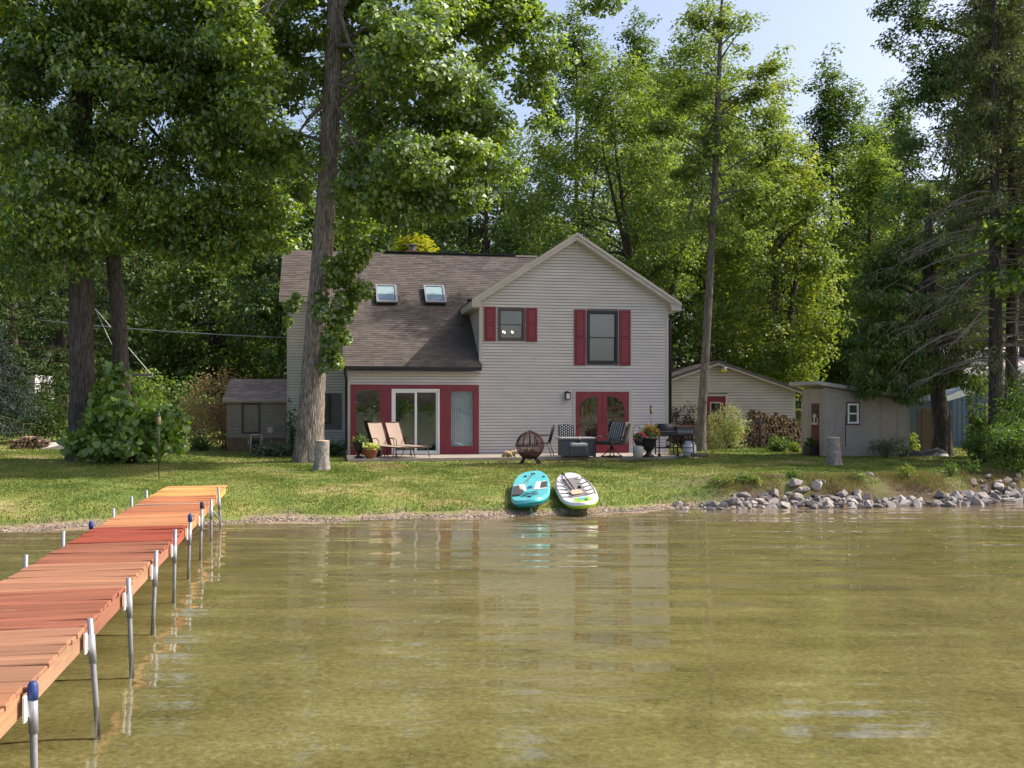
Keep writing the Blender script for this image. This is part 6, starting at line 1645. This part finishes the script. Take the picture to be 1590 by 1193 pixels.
def metal_chair(px, Y, rz, label, cushion=None, arms=True):
    o = empty('patio_chair', pat(px, Y), rz, label, 'chair')
    mb = MB()
    for s in (-1, 1):
        y = s * .25
        mb.tube([(.25, y, 0), (.22, y, .42), (-.2, y, .40), (-.36, y, .98)], .013, 7); mb.tube([(-.32, y, 0), (-.18, y, .40)], .013, 7)
        if arms: mb.tube([(.22, y * 1.1, .42), (.22, y * 1.1, .62), (.12, y * 1.1, .66), (-.27, y * 1.1, .66)], .013, 7)
    mb.tube([(-.36, -.25, .98), (-.37, 0, 1.01), (-.36, .25, .98)], .013, 7); mb.build('frame', M['black'], o)
    mb = MB(); mb.cbox((.02, 0, .415), (.44, .48, .02), bev=.006); mb.build('seat', M['black'], o)
    mb = MB()
    for k in range(5): mb.tube([(-.20, -.18 + k * .09, .43), (-.365, -.18 + k * .09, .98)], .008, 5)
    mb.build('back_slats', M['black'], o)
    if cushion:
        mb = MB(); mb.cbox((-.255, 0, .72), (.09, .47, .58), (0, R(-16), 0), bev=.03); c = mb.build('back_cushion', M['cushion_dark'], o)
        mb = MB()
        for k in range(7):
            for j in range(6): 
                y = -.20 + k * .066; z = -.24 + j * .09 + (.045 if k % 2 else 0)
                q = Matrix.Translation((-.255, 0, .72)) @ Euler((0, R(-16), 0)).to_matrix().to_4x4()
                P = [q @ Vector((.048, y + dy, z + dz)) for dy, dz in ((0, -.036), (.018, 0), (0, .036), (-.018, 0))]
                mb.add(P, [(0, 1, 2, 3)])
        mb.build('pattern', M['cushion_light'], o)
        mb = MB(); mb.cbox((.02, 0, .46), (.46, .48, .08), bev=.03); mb.build('seat_cushion', M['cushion_dark'], o)
    return o
metal_chair(843, 33.4, R(168), 'plain black metal chair behind the rusty fire globe')
metal_chair(880, 33.6, R(-90), 'black chair with a diamond patterned cushion behind the grey fire table', True)
# grey fire table
ft = empty('fire_table', pat(894, 32.7), R(8), 'grey slatted fire table with a pale top', 'table')
mb = MB()
Wt, Dt, Ht = 1.02, .70, .56
mb.box((-Wt/2, -Dt/2, .03), (Wt/2, Dt/2, Ht)); mb.build('body', M['dark_grey'], ft)
sl_ = MB(); sl_.cbox((0, 0, 0), (.118, .018, Ht - .06), bev=.004); sme = sl_.mesh('slat'); sme.materials.append(M['dark_grey'])
for k in range(8):
    s = bpy.data.objects.new('slat', sme); COL.objects.link(s); s.parent = ft; s.location = (-Wt/2 + .075 + k * .124, -Dt/2 - .01, Ht/2 + .01)
mb = MB(); mb.cbox((0, 0, Ht + .03), (Wt + .14, Dt + .14, .06), bev=.012); mb.build('top', M['mid_grey'], ft)
mb = MB(); mb.box((Wt/2 - .02, -Dt/2 - .03, 0), (Wt/2 + .03, -Dt/2 + .04, Ht)); mb.box((-Wt/2 - .03, -Dt/2 - .03, 0), (-Wt/2 + .02, -Dt/2 + .04, Ht)); mb.build('corner_post', M['dark_grey'], ft)
kt = empty('small_kettle', pat(899, 31.75) + Vector((.0, 0, .47)), 0, 'small black pot with a shiny lid on the pale footstool', 'pot')
mb = MB(); mb.lathe([(.07, 0), (.085, .03), (.085, .09), (.06, .12)], 14); mb.build('body', M['black'], kt)
mb = MB(); mb.lathe([(.065, .12), (.04, .16), (.012, .17), (.012, .19)], 14); mb.build('lid', M['steel'], kt)
fs = empty('footstool', pat(898, 31.7), R(6), 'metal footstool with a pale cushion in front of the grey fire table', 'stool')
for sx in (-1, 1):
    for sy in (-1, 1): 
        mb = MB(); mb.tube([(sx * .27, sy * .2, 0), (sx * .25, sy * .19, .36)], .016, 7); mb.build('leg', M['dark_grey'], fs)
mb = MB(); mb.cbox((0, 0, .36), (.56, .44, .03), bev=.008); mb.build('frame', M['dark_grey'], fs)
mb = MB(); mb.cbox((0.02, 0, .42), (.48, .42, .10), bev=.03); mb.build('cushion', M['cushion_light'], fs)
mb = MB()
for k in range(8): mb.cbox((-.19 + .06 * k, -.214, .42), (.022, .008, .075)); 
mb.build('stripe', M['cushion_grey'], fs)
# swivel chair facing the table
sc = empty('swivel_chair', pat(950, 32.2), R(222), 'black swivel chair with a grey striped cushion and a towel over its back', 'chair')
mb = MB(); mb.tube([(.33 * math.cos(a), .33 * math.sin(a), .03) for a in np.linspace(0, 6.283, 25)], .022, 6); mb.build('base_ring', M['black'], sc)
mb = MB()
for k in range(4):
    a = k * PI / 2 + .5; mb.tube([(0, 0, .34), (.12 * math.cos(a), .12 * math.sin(a), .2), (.32 * math.cos(a), .32 * math.sin(a), .04)], .016, 6)
mb.tube([(0, 0, .22), (0, 0, .42)], .03, 8); mb.build('pedestal', M['black'], sc)
mb = MB()
for s in (-1, 1):
    y = s * .31
    mb.tube([(.42, y, 0.0), (.40, y, .42), (-.18, y, .40), (-.42, y, 1.04)], .017, 7)
    mb.tube([(.40, y, .42), (.42, y, .58), (.34, y, .66), (-.26, y, .64)], .017, 7)
mb.tube([(.4, -.31, .42), (.4, .31, .42)], .015, 6); mb.tube([(-.18, -.31, .4), (-.18, .31, .4)], .015, 6); mb.tube([(-.42, -.31, 1.04), (-.42, .31, 1.04)], .016, 6); mb.build('frame', M['black'], sc)
mb = MB(); mb.cbox((.08, 0, .475), (.56, .56, .11), (0, R(2), 0), bev=.035); mb.build('seat_cushion', M['cushion_dark'], sc)
q = Matrix.Translation((-.24, 0, .80)) @ Euler((0, R(-20), 0)).to_matrix().to_4x4()
mb = MB(); mb.cbox((-.24, 0, .80), (.12, .56, .64), (0, R(-20), 0), bev=.04); mb.build('back_cushion', M['cushion_dark'], sc)
mb = MB()
for k in range(6):
    y = -.225 + k * .09
    P = [q @ Vector((.064, y + dy, dz)) for dy, dz in ((-.02, -.29), (.02, -.29), (.02, .29), (-.02, .29))]; mb.add(P, [(0, 1, 2, 3)])
    P = [q @ Vector((dx, .283, dz)) for dx, dz in ((-.02 + .0, -.28), (.02, -.28), (.02, .28), (-.02, .28))]
    if k == 2: mb.add(P, [(0, 1, 2, 3)])
mb.build('stripe', M['cushion_grey'], sc)
tw = MB(); P = []
pr_ = [(.03, .30, 1.06), (-.02, .30, 1.10), (-.10, .30, 1.08)]
path = [(-.26, .93), (-.34, 1.07), (-.43, 1.10), (-.50, 1.02), (-.44, .80), (-.37, .58), (-.31, .44)]
for i, (x, z) in enumerate(path):
    for j in range(7): y = .0 + j * .062; P.append((x - .012 * math.sin(j * 1.9 + i), y, z + .008 * math.sin(j * 2.3)))
tw.add(P, [(i*7+j, (i+1)*7+j, (i+1)*7+j+1, i*7+j+1) for i in range(len(path)-1) for j in range(6)], True)
o = tw.build('towel', M['towel'], None); o.location = sc.location; o.rotation_euler = sc.rotation_euler
sm_ = o.modifiers.new('thick', 'SOLIDIFY'); sm_.thickness = .02
tag(o, 'beige towel hanging over the back of the swivel chair', 'towel')
# pots, hook, hanging flowers
o = empty('stone_pot', pat(991, 32.3), 0, 'mottled pale stone pot under the hanging red flowers', 'planter')
mb = MB(); mb.lathe([(.125, 0), (.14, .02), (.165, .2), (.17, .33), (.155, .335), (.14, .30)], 20); mb.build('pot', M['stone_pot'], o)
mb = MB(); mb.lathe([(.145, .295), (.02, .30)], 14); mb.build('soil', M['dirt'], o)
hk = empty('plant_hook', pat(988, 32.45), 0, 'thin iron hook that carries the hanging red flowers', 'hook')
mb = MB(); mb.tube([(-.1, 0, 0), (-.1, 0, .86), (-.06, 0, .98), (.04, 0, 1.0), (.11, 0, .92), (.10, 0, .86)], .008, 6); mb.build('rod', M['black'], hk)
fb = empty('flower_basket', pat(991, 32.4) + Vector((.02, 0, .36)), 0, 'hanging black basket of red and pink flowers', 'flowers')
mb = MB(); mb.lathe([(.10, 0), (.14, .08), (.17, .20), (.16, .21), (.02, .19)], 16); mb.tube([(-.15, 0, .2), (0, 0, .52), (.15, 0, .2)], .004, 4); mb.build('basket', M['black'], fb)
plant_in(fb, (0, 0, .28), .20, .11, M['lf_shrub'], 300, .06, 165)
rng = np.random.default_rng(9); mb = MB()
for k in range(34):
    d = rng.normal(size=3); d /= np.linalg.norm(d); c = Vector((d[0] * .23, d[1] * .23 - .03, .30 + d[2] * .15)); n_ = Vector(d)
    t = n_.orthogonal().normalized(); b_ = n_.cross(t); s = rng.uniform(.022, .042)
    mb.add([c + n_ * .01] + [c + (t * math.cos(a) + b_ * math.sin(a)) * s for a in np.linspace(0, 5.23, 6)], [(0, i + 1, (i + 1) % 6 + 1) for i in range(6)])
mb.build('blossom', M['flower'], fb)['kind'] = 'stuff'
def torch(p, h, label):
    o = empty('garden_torch', p, 0, label, 'torch')
    mb = MB(); mb.tube([(0, 0, -.1), (.005, 0, h * .5), (0, 0, h)], .012, 7); mb.build('pole', M['black'], o)
    mb = MB(); mb.lathe([(.03, h), (.05, h + .04), (.052, h + .19), (.04, h + .21)], 12); mb.build('basket', M['bamboo'], o)
    mb = MB(); mb.lathe([(.042, h + .21), (.045, h + .24), (.02, h + .27), (.012, h + .34)], 12); mb.build('burner', M['black'], o)
torch(pat(1011, 33.4), 1.35, 'bamboo torch on a thin pole against the siding right of the doors')
torch(on(246.5, 25.6), 1.30, 'tall garden torch on the lawn beyond the end of the dock')
wc = empty('wind_chime', hw(fl(901, 636)[0], -.25, fl(901, 636)[1] - .2), RH, 'wind chime hanging in front of the left red door', 'chime')
mb = MB(); mb.tube([(0, 0, .12), (0, 0, .62), (0, .24, .66)], .005, 4); mb.lathe([(.045, .30), (.05, .32), (.02, .36)], 10); mb.build('hanger', M['black'], wc)
for k in range(5):
    a = k * 1.256; mb = MB(); mb.tube([(.03 * math.cos(a), .03 * math.sin(a), .3), (.03 * math.cos(a), .03 * math.sin(a), -.0 + .03 * k)], .008, 6); mb.build('tube', M['bamboo'], wc)
# grill with its gas bottle
gr_ = empty('gas_grill', pat(1050, 33.0), R(8), 'black barbecue grill with a row of knobs at the right end of the patio', 'grill')
mb = MB()
for sx in (-.62, -.02, .50):
    for sy in (-.2, .22): mb.tube([(sx, sy, .05), (sx, sy, .66)], .02, 6)
mb.tube([(-.62, -.2, .28), (.5, -.2, .28)], .014, 6); mb.tube([(-.62, .22, .28), (.5, .22, .28)], .014, 6); mb.tube([(-.02, -.2, .12), (.5, -.2, .12)], .012, 6); mb.build('frame', M['black'], gr_)
for sx in (-.62, -.02, .50):
    mb = MB(); mb.tube([(sx, -.23, .05), (sx, -.17, .05)], .05, 10); mb.build('caster', M['black'], gr_)
mb = MB(); mb.cbox((-.35, 0, .74), (.66, .46, .17), bev=.03); mb.build('barrel', M['black'], gr_)
mb = MB(); mb.tube([(-.66, 0, .86), (-.04, 0, .86)], .19, 14); mb.build('lid', M['black'], gr_)
mb = MB(); mb.cbox((.24, 0, .80), (.58, .44, .20), bev=.015); mb.build('griddle_box', M['dark_grey'], gr_)
mb = MB(); mb.cbox((.24, 0, .94), (.60, .46, .06), bev=.01); mb.build('griddle_top', M['rust'], gr_)
mb = MB(); mb.cbox((-.86, 0, .67), (.34, .42, .025), bev=.005); mb.build('side_shelf', M['black'], gr_)
mb = MB(); mb.cbox((.66, 0, .68), (.22, .40, .025), bev=.005); mb.build('side_shelf', M['black'], gr_)
for k in range(5):
    mb = MB(); mb.tube([(.05 + .095 * k, -.222, .79), (.05 + .095 * k, -.25, .79)], .028, 10); mb.build('knob', M['galv'], gr_)
mb = MB(); mb.tube([(-.78, -.02, .86), (-.70, -.02, .86)], .03, 8); mb.build('vent', M['black'], gr_)
def gas(p, label, k=1.0):
    o = empty('gas_bottle', p, 0, label, 'gas bottle', 'gas bottles under the grill')
    mb = MB(); mb.lathe([(.13*k, 0), (.155*k, .05*k), (.155*k, .30*k), (.13*k, .37*k), (.05*k, .40*k)], 18); mb.build('body', M['tank'], o)
    mb = MB(); mb.lathe([(.1*k, .37*k), (.1*k, .46*k), (.095*k, .46*k), (.095*k, .37*k)], 14); mb.build('collar', M['tank'], o)
gas(pat(1068, 33.15), 'white gas bottle standing under the right half of the grill', 1.05); gas(pat(1074, 33.55), 'second pale gas bottle behind the one under the grill', .95)
ln = empty('camp_lantern', pat(1037, 33.1) + Vector((0, 0, .28)), 0, 'small lantern on the lower rail under the left half of the grill', 'lantern')
mb = MB(); mb.lathe([(.06, .0), (.065, .04), (.05, .06)], 12); mb.lathe([(.05, .2), (.06, .22), (.03, .27)], 12); mb.build('frame', M['black'], ln)
mb = MB(); mb.lathe([(.048, .06), (.052, .12), (.048, .2)], 12); mb.build('chimney', M['tank'], ln)
shrub('small_plant', pat(1050, 33.9) , .5, .34, M['lf_hosta'], 160, .10, 'small bright green plant seen below the grill', 'plant', 170, stems=3)
mb = MB(); mb.tube([(0, 0, 0), (.55, .1, 0)], [.06, .065], 12); o = mb.build('short_log', M['log_bark'], None); o.location = pat(1078, 32.6) + Vector((0, 0, .06)); o.location.x -= .1
tag(o, 'short brown log lying at the right end of the patio', 'log')

# hose reel, meter, swing, cables on the left
hr_ = empty('hose_reel', on(398, 37.6), R(5), 'beige hose reel cart standing before the garden shed', 'hose reel')
mb = MB()
for s in (-1, 1): mb.tube([(s * .2, -.12, 0), (s * .2, 0, .42), (s * .2, .05, .66)], .025, 6); mb.tube([(s * .2, .16, 0), (s * .2, 0, .40)], .022, 6)
mb.tube([(-.2, .05, .66), (.2, .05, .66)], .025, 6); mb.tube([(-.22, -.12, .03), (.22, -.12, .03)], .02, 6); mb.build('frame', M['beige_plastic'], hr_)
for s in (-1, 1):
    mb = MB(); mb.tube([(s * .17, 0, .33), (s * .15, 0, .33)], .19, 16); mb.build('flange', M['beige_plastic'], hr_)
mb = MB(); mb.tube([(-.15, 0, .33), (.15, 0, .33)], .13, 16)
for k in range(9): mb.tube([(-.13 + .032 * k, .15 * math.cos(a), .33 + .15 * math.sin(a)) for a in np.linspace(0, 6.283, 17)], .016, 5)
mb.build('hose', M['green_hose'], hr_)
mb = MB(); mb.tube([(-.2, 0, .33), (-.28, 0, .33), (-.28, 0, .46), (-.33, 0, .46)], .015, 6); mb.build('crank', M['beige_plastic'], hr_)
mt = empty('post_light', on(420, 37.4), 0, 'small pale box on a thin post before the garden shed', 'post')
mb = MB(); mb.tube([(0, 0, -.1), (0, 0, .74)], .012, 6); mb.build('post', M['galv'], mt)
mb = MB(); mb.cbox((0, 0, .82), (.17, .14, .16), bev=.015); mb.cbox((0, 0, .915), (.2, .17, .03), bev=.008); mb.build('box', M['beige_plastic'], mt)
sg = empty('rope_swing', at(215, 582, 34.0), 0, 'grey swing bar hung on white ropes behind the two left trunks', 'swing')
mb = MB(); mb.cbox((0, 0, 0), (.95, .10, .09), bev=.01); mb.build('bar', M['pole'], sg)
mb = MB(); mb.tube([(.40, 0, -.10), (.40, 0, .03), tuple(at(148, 480, 34.0) - at(215, 582, 34.0))], .014, 6); mb.build('rope', M['rope'], sg)
mb = MB(); mb.tube([(-.42, 0, 0), tuple(at(148, 480, 34.0) - at(215, 582, 34.0))], .010, 6); mb.build('rope', M['rope'], sg)
up = empty('utility_pole', on(223, 72), 0, 'grey utility pole with a crossarm among the trees on the left slope', 'pole')
zt = at(222, 446, 72).z - up.location.z
mb = MB(); mb.tube([(0, 0, -.2), (0, 0, zt + .3)], [.17, .13], 10); mb.build('pole', M['pole'], up)
mb = MB(); mb.cbox((-.5, -.15, zt), (2.6, .12, .14)); mb.build('crossarm', M['pole'], up)
for x in (-1.6, -.9, .5):
    mb = MB(); mb.lathe([(.05, 0), (.08, .05), (.05, .1), (.07, .15), (.03, .2)], 8, (x, -.15, zt + .07)); mb.build('insulator', M['tank'], up)
def cable(a, b, sag, r, label, name='cable'):
    mb = MB(); a, b = Vector(a), Vector(b)
    mb.tube([(a + (b - a) * t - Vector((0, 0, sag * 4 * t * (1 - t)))) - a for t in np.linspace(0, 1, 15)], r, 5)
    o = mb.build(name, M['wire'], None); o.location = a; tag(o, label, 'cable')
cable(at(50, 496, 47), hw(-2.1, V2 + .5, fl(447, 523, V2)[1]), .10, .022, 'pale service cable running across to the left end of the house')
for i, dz in enumerate((0, .5, -.4)):
    cable(at(-60, 404, 72) + Vector((0, 0, dz)), at(430, 428, 72) + Vector((0, 0, dz)), .8, .018, ['middle power line crossing the trees on the left slope', 'upper power line crossing the trees on the left slope', 'lower power line crossing the trees on the left slope'][i], 'power_line')

# ------------------------------------------------------------------ paddle boards
def sup(p, rz, pitch, roll, L, W, th, sq, mats, label, tail):
    """outline with rounded ends; x across, y along (y<0 towards the lake)"""
    o = empty('paddle_board', p, 0, label, 'paddle board'); o.rotation_euler = Euler((pitch, roll, rz), 'XYZ')
    n = 56; ol = []
    for i in range(n):
        a = 2 * PI * i / n; c, s = math.cos(a), math.sin(a)
        ex = 2 / sq
        ol.append((math.copysign(abs(c) ** ex, c) * W / 2, math.copysign(abs(s) ** ex, s) * L / 2))
    rock_ = lambda y: .07 * (abs(y) / (L / 2)) ** 3
    rings = [(.55, 0), (.86, .02), (.985, .35), (1.0, .6), (.985, .86), (.93, 1.0)]
    mb = MB()
    def ringpts(k, f): return [(x * k, y * (1 - (1 - k) * .35), th * f + rock_(y)) for x, y in ol]
    def loft(ks):
        b = MB(); P = []
        for k, f in ks: P += ringpts(k, f)
        m = len(ks)
        b.add(P, [(i*n+j, i*n+(j+1) % n, (i+1)*n+(j+1) % n, (i+1)*n+j) for i in range(m-1) for j in range(n)], True)
        return b
    h = loft(rings[:4]); c0 = [(0, y, rock_(y)) for y in np.linspace(-L/2*.8, L/2*.8, 2)]
    h.add(ringpts(.55, 0), [tuple(reversed(range(n)))]); h.build('hull', mats[1], o)
    d = loft(rings[3:])
    # deck cap as strips so that it follows the rocker
    half = n // 2
    P = ringpts(.93, 1.0); d.add(P, [(n//4 - i, (n//4 - i - 1), (n//4 + i + 1) % n, (n//4 + i) % n) if i else (n//4 - 1, n//4, n//4 + 1) for i in range(0, n//4)] , True)
    idx = lambda a: a % n
    d.add(P, [(idx(n//4 - i), idx(n//4 - i - 1), idx(n//4 + i + 1), idx(n//4 + i)) for i in range(n//4, n//2 - 1)] + [(idx(n//4 - n//2 + 1), idx(n//4 - n//2), idx(n//4 + n//2 - 1))], True)
    d.build('deck', mats[0], o)
    return o, (lambda y: th + rock_(y)), ol
def decal(o, name, m, pts, zf, lift=.006, thick=.004):
    mb = MB(); mb.prism([(x, y, zf(y) + lift) for x, y in pts], (0, 0, thick)); return mb.build(name, m, o)
p = Vector((.43, 22.75, 0)); p.z = g1(.43, 22.75) + .10
t1, zf, _ = sup(p, R(-3), R(8.0), R(-9), 3.0, .86, .17, 3.0, (M['teal'], M['teal_dark']), 'teal paddle board with two white and grey pads lying on the shore', True)
for s in (-1, 1):
    decal(t1, 'white_pad', M['board_white'], [(s*.08, -.30), (s*.36, -.38), (s*.37, .42), (s*.13, .46)], zf)
    decal(t1, 'grey_pad', M['pad_dark'], [(s*.22, -.25), (s*.375, -.28), (s*.38, .34), (s*.25, .36)], zf, .012)
decal(t1, 'grip', M['blue_grip'], [(-.05, -.09), (.05, -.09), (.05, .09), (-.05, .09)], zf, .008, .012)
mb = MB()
for y0, y1 in ((-.52, -.86), (-.86, -.52)): mb.tube([(-.17, y0, zf(y0) + .012), (.17, y1, zf(y1) + .012)], .006, 4)
for y0 in (-.52, -.70, -.86): mb.tube([(-.18, y0, zf(y0) + .012), (.18, y0, zf(y0) + .012)], .005, 4)
for s in (-1, 1): mb.tube([(0, -1.05, zf(1.05) + .012), (s * .2, -.86, zf(.86) + .012)], .005, 4)
mb.build('bungee_cord', M['black'], t1)
mb = MB(); mb.cbox((.0, -1.10, zf(1.1) + .015), (.08, .06, .03), bev=.008)
mb.cbox((-.12, 1.12, zf(1.12) + .012), (.07, .07, .02), bev=.006); mb.cbox((.3, .85, zf(.85) + .012), (.05, .07, .02), bev=.006); mb.build('fitting', M['black'], t1)
mb = MB(); mb.prism([(0, -1.18, .06), (0, -1.40, .04), (0, -1.46, -.10), (0, -1.34, -.07)], (.02, 0, 0)); mb.build('fin', M['teal_dark'], t1)
def paddle(parent, a, b, zf, shaft, blade, label, bw=.10, bl=.40, wide=True):
    """a: grip end (x,y), b: blade end, on the deck of the board"""
    o = empty('paddle', (0, 0, 0), 0, label, 'paddle')
    o.matrix_world = Matrix.Translation(parent.location) @ parent.rotation_euler.to_matrix().to_4x4()
    A = Vector((a[0], a[1], zf(a[1]) + .035)); B = Vector((b[0], b[1], zf(b[1]) + .03)); d = (B - A).normalized(); w = Vector((d.y, -d.x, 0)).normalized()
    mb = MB(); mb.tube([A, B - d * bl * .8], .016 if wide else .013, 8); mb.build('shaft', shaft, o)
    mb = MB(); mb.tube([A - w * .05, A + w * .05], .018, 8); mb.build('grip', M['black'], o)
    c = B - d * bl; mb = MB()
    P = [c - w * .02, c + d * bl * .35 - w * bw * .8, c + d * bl * .75 - w * bw, c + d * bl - w * bw * .75, c + d * bl + w * bw * .75, c + d * bl * .75 + w * bw, c + d * bl * .35 + w * bw * .8, c + w * .02]
    mb.prism([q + Vector((0, 0, -.004)) for q in P], (0, 0, .010)); mb.build('blade', blade, o); return o
paddle(t1, (.06, 1.15), (-.29, -.72), zf, M['steel'], M['pad_dark'], 'paddle with a dark blade lying across the teal board', .13, .5, False)
p = Vector((1.42, 22.75, 0)); p.z = g1(1.42, 22.75) + .09
t2, zf2, ol2 = sup(p, R(2.5), R(7.2), R(-8), 3.3, .84, .15, 2.35, (M['board_white'], M['lime']), 'white and grey paddle board with lime green rails lying on the shore', False)
W2, L2 = .84, 3.3
def hwid(y): return W2 / 2 * .93 * max(0, 1 - (abs(y) / (L2 / 2 * .97)) ** 2.35) ** (1 / 2.35)
pad = []
ysr = np.linspace(1.15, -.80, 12)
rgt = [(min(.24 - .07 * abs(math.sin(i * PI / 2)) , hwid(y) - .05), y) for i, y in enumerate(ysr)]
decal(t2, 'deck_pad', M['pad_grey'], rgt + [(-x, y) for x, y in reversed(rgt)], zf2)
for k in range(5):
    y = .95 - k * .40
    for s in (-1, 1):
        w_ = hwid(y)
        pts = [(s * .10, y - .02), (s * .20, y - .10), (s * (w_ - .03), y + .02), (s * (w_ - .03), y + .07), (s * .20, y - .04), (s * .10, y + .04)]
        decal(t2, 'zigzag_stripe', M['pad_dark'], pts, zf2, .011, .003)
for s in (-1, 1):
    e_ = [(s * (hwid(y) - .0), y) for y in np.linspace(1.2, -.7, 14)]; i_ = [(s * (hwid(y) - .028), y) for y in np.linspace(-.7, 1.2, 14)]
    decal(t2, 'rail_stripe', M['pad_grey'], e_ + i_, zf2, .004, .003)
decal(t2, 'lime_patch', M['lime'], [(-.17, -.92), (.18, -.92), (.16, -1.20), (.26, -1.25), (.10, -1.50), (-.10, -1.50), (-.22, -1.30), (-.12, -1.15)], zf2, .004, .003)
decal(t2, 'blue_patch', M['teal'], [(-.06, -.96), (.12, -.98), (.08, -1.2), (-.08, -1.18)], zf2, .009, .003)
mb = MB(); mb.cbox((.07, -1.32, zf2(1.32) + .012), (.06, .08, .02), bev=.006); mb.lathe([(.04, 0), (.05, .02), (.03, .06)], 10, (.10, .02, zf2(0) + .012)); mb.build('fitting', M['black'], t2)
paddle(t2, (-.10, 1.45), (-.02, -.62), zf2, M['black'], M['blade_beige'], 'paddle with a black shaft and beige blade on the white board', .13, .48)

# fallen leaves floating and lying about
rng = np.random.default_rng(77); V = []; Fq = []
n = 90; x = rng.uniform(3, 13, n); y = np.array([float(shore(a)) for a in x]) - rng.uniform(.3, 9, n); a = rng.random(n) * 6.28; s = rng.uniform(.02, .045, n)
for i in range(n):
    c = np.array([x[i], y[i], .006]); t = np.array([math.cos(a[i]), math.sin(a[i]), 0]) * s[i]; b_ = np.array([-t[1], t[0], 0]) * .6
    V += [c - t, c + b_, c + t + [0, 0, .004], c - b_]
m_ = pmat('fallen_leaf', (.42, .27, .08), .7, .4, 20.0, world=True)
tag(link('floating_leaves', np_mesh('floating_leaves', np.array(V), np.arange(n * 4).reshape(-1, 4)), m_), 'small yellow leaves floating on the lake near the rocks', 'leaves', kind='stuff')
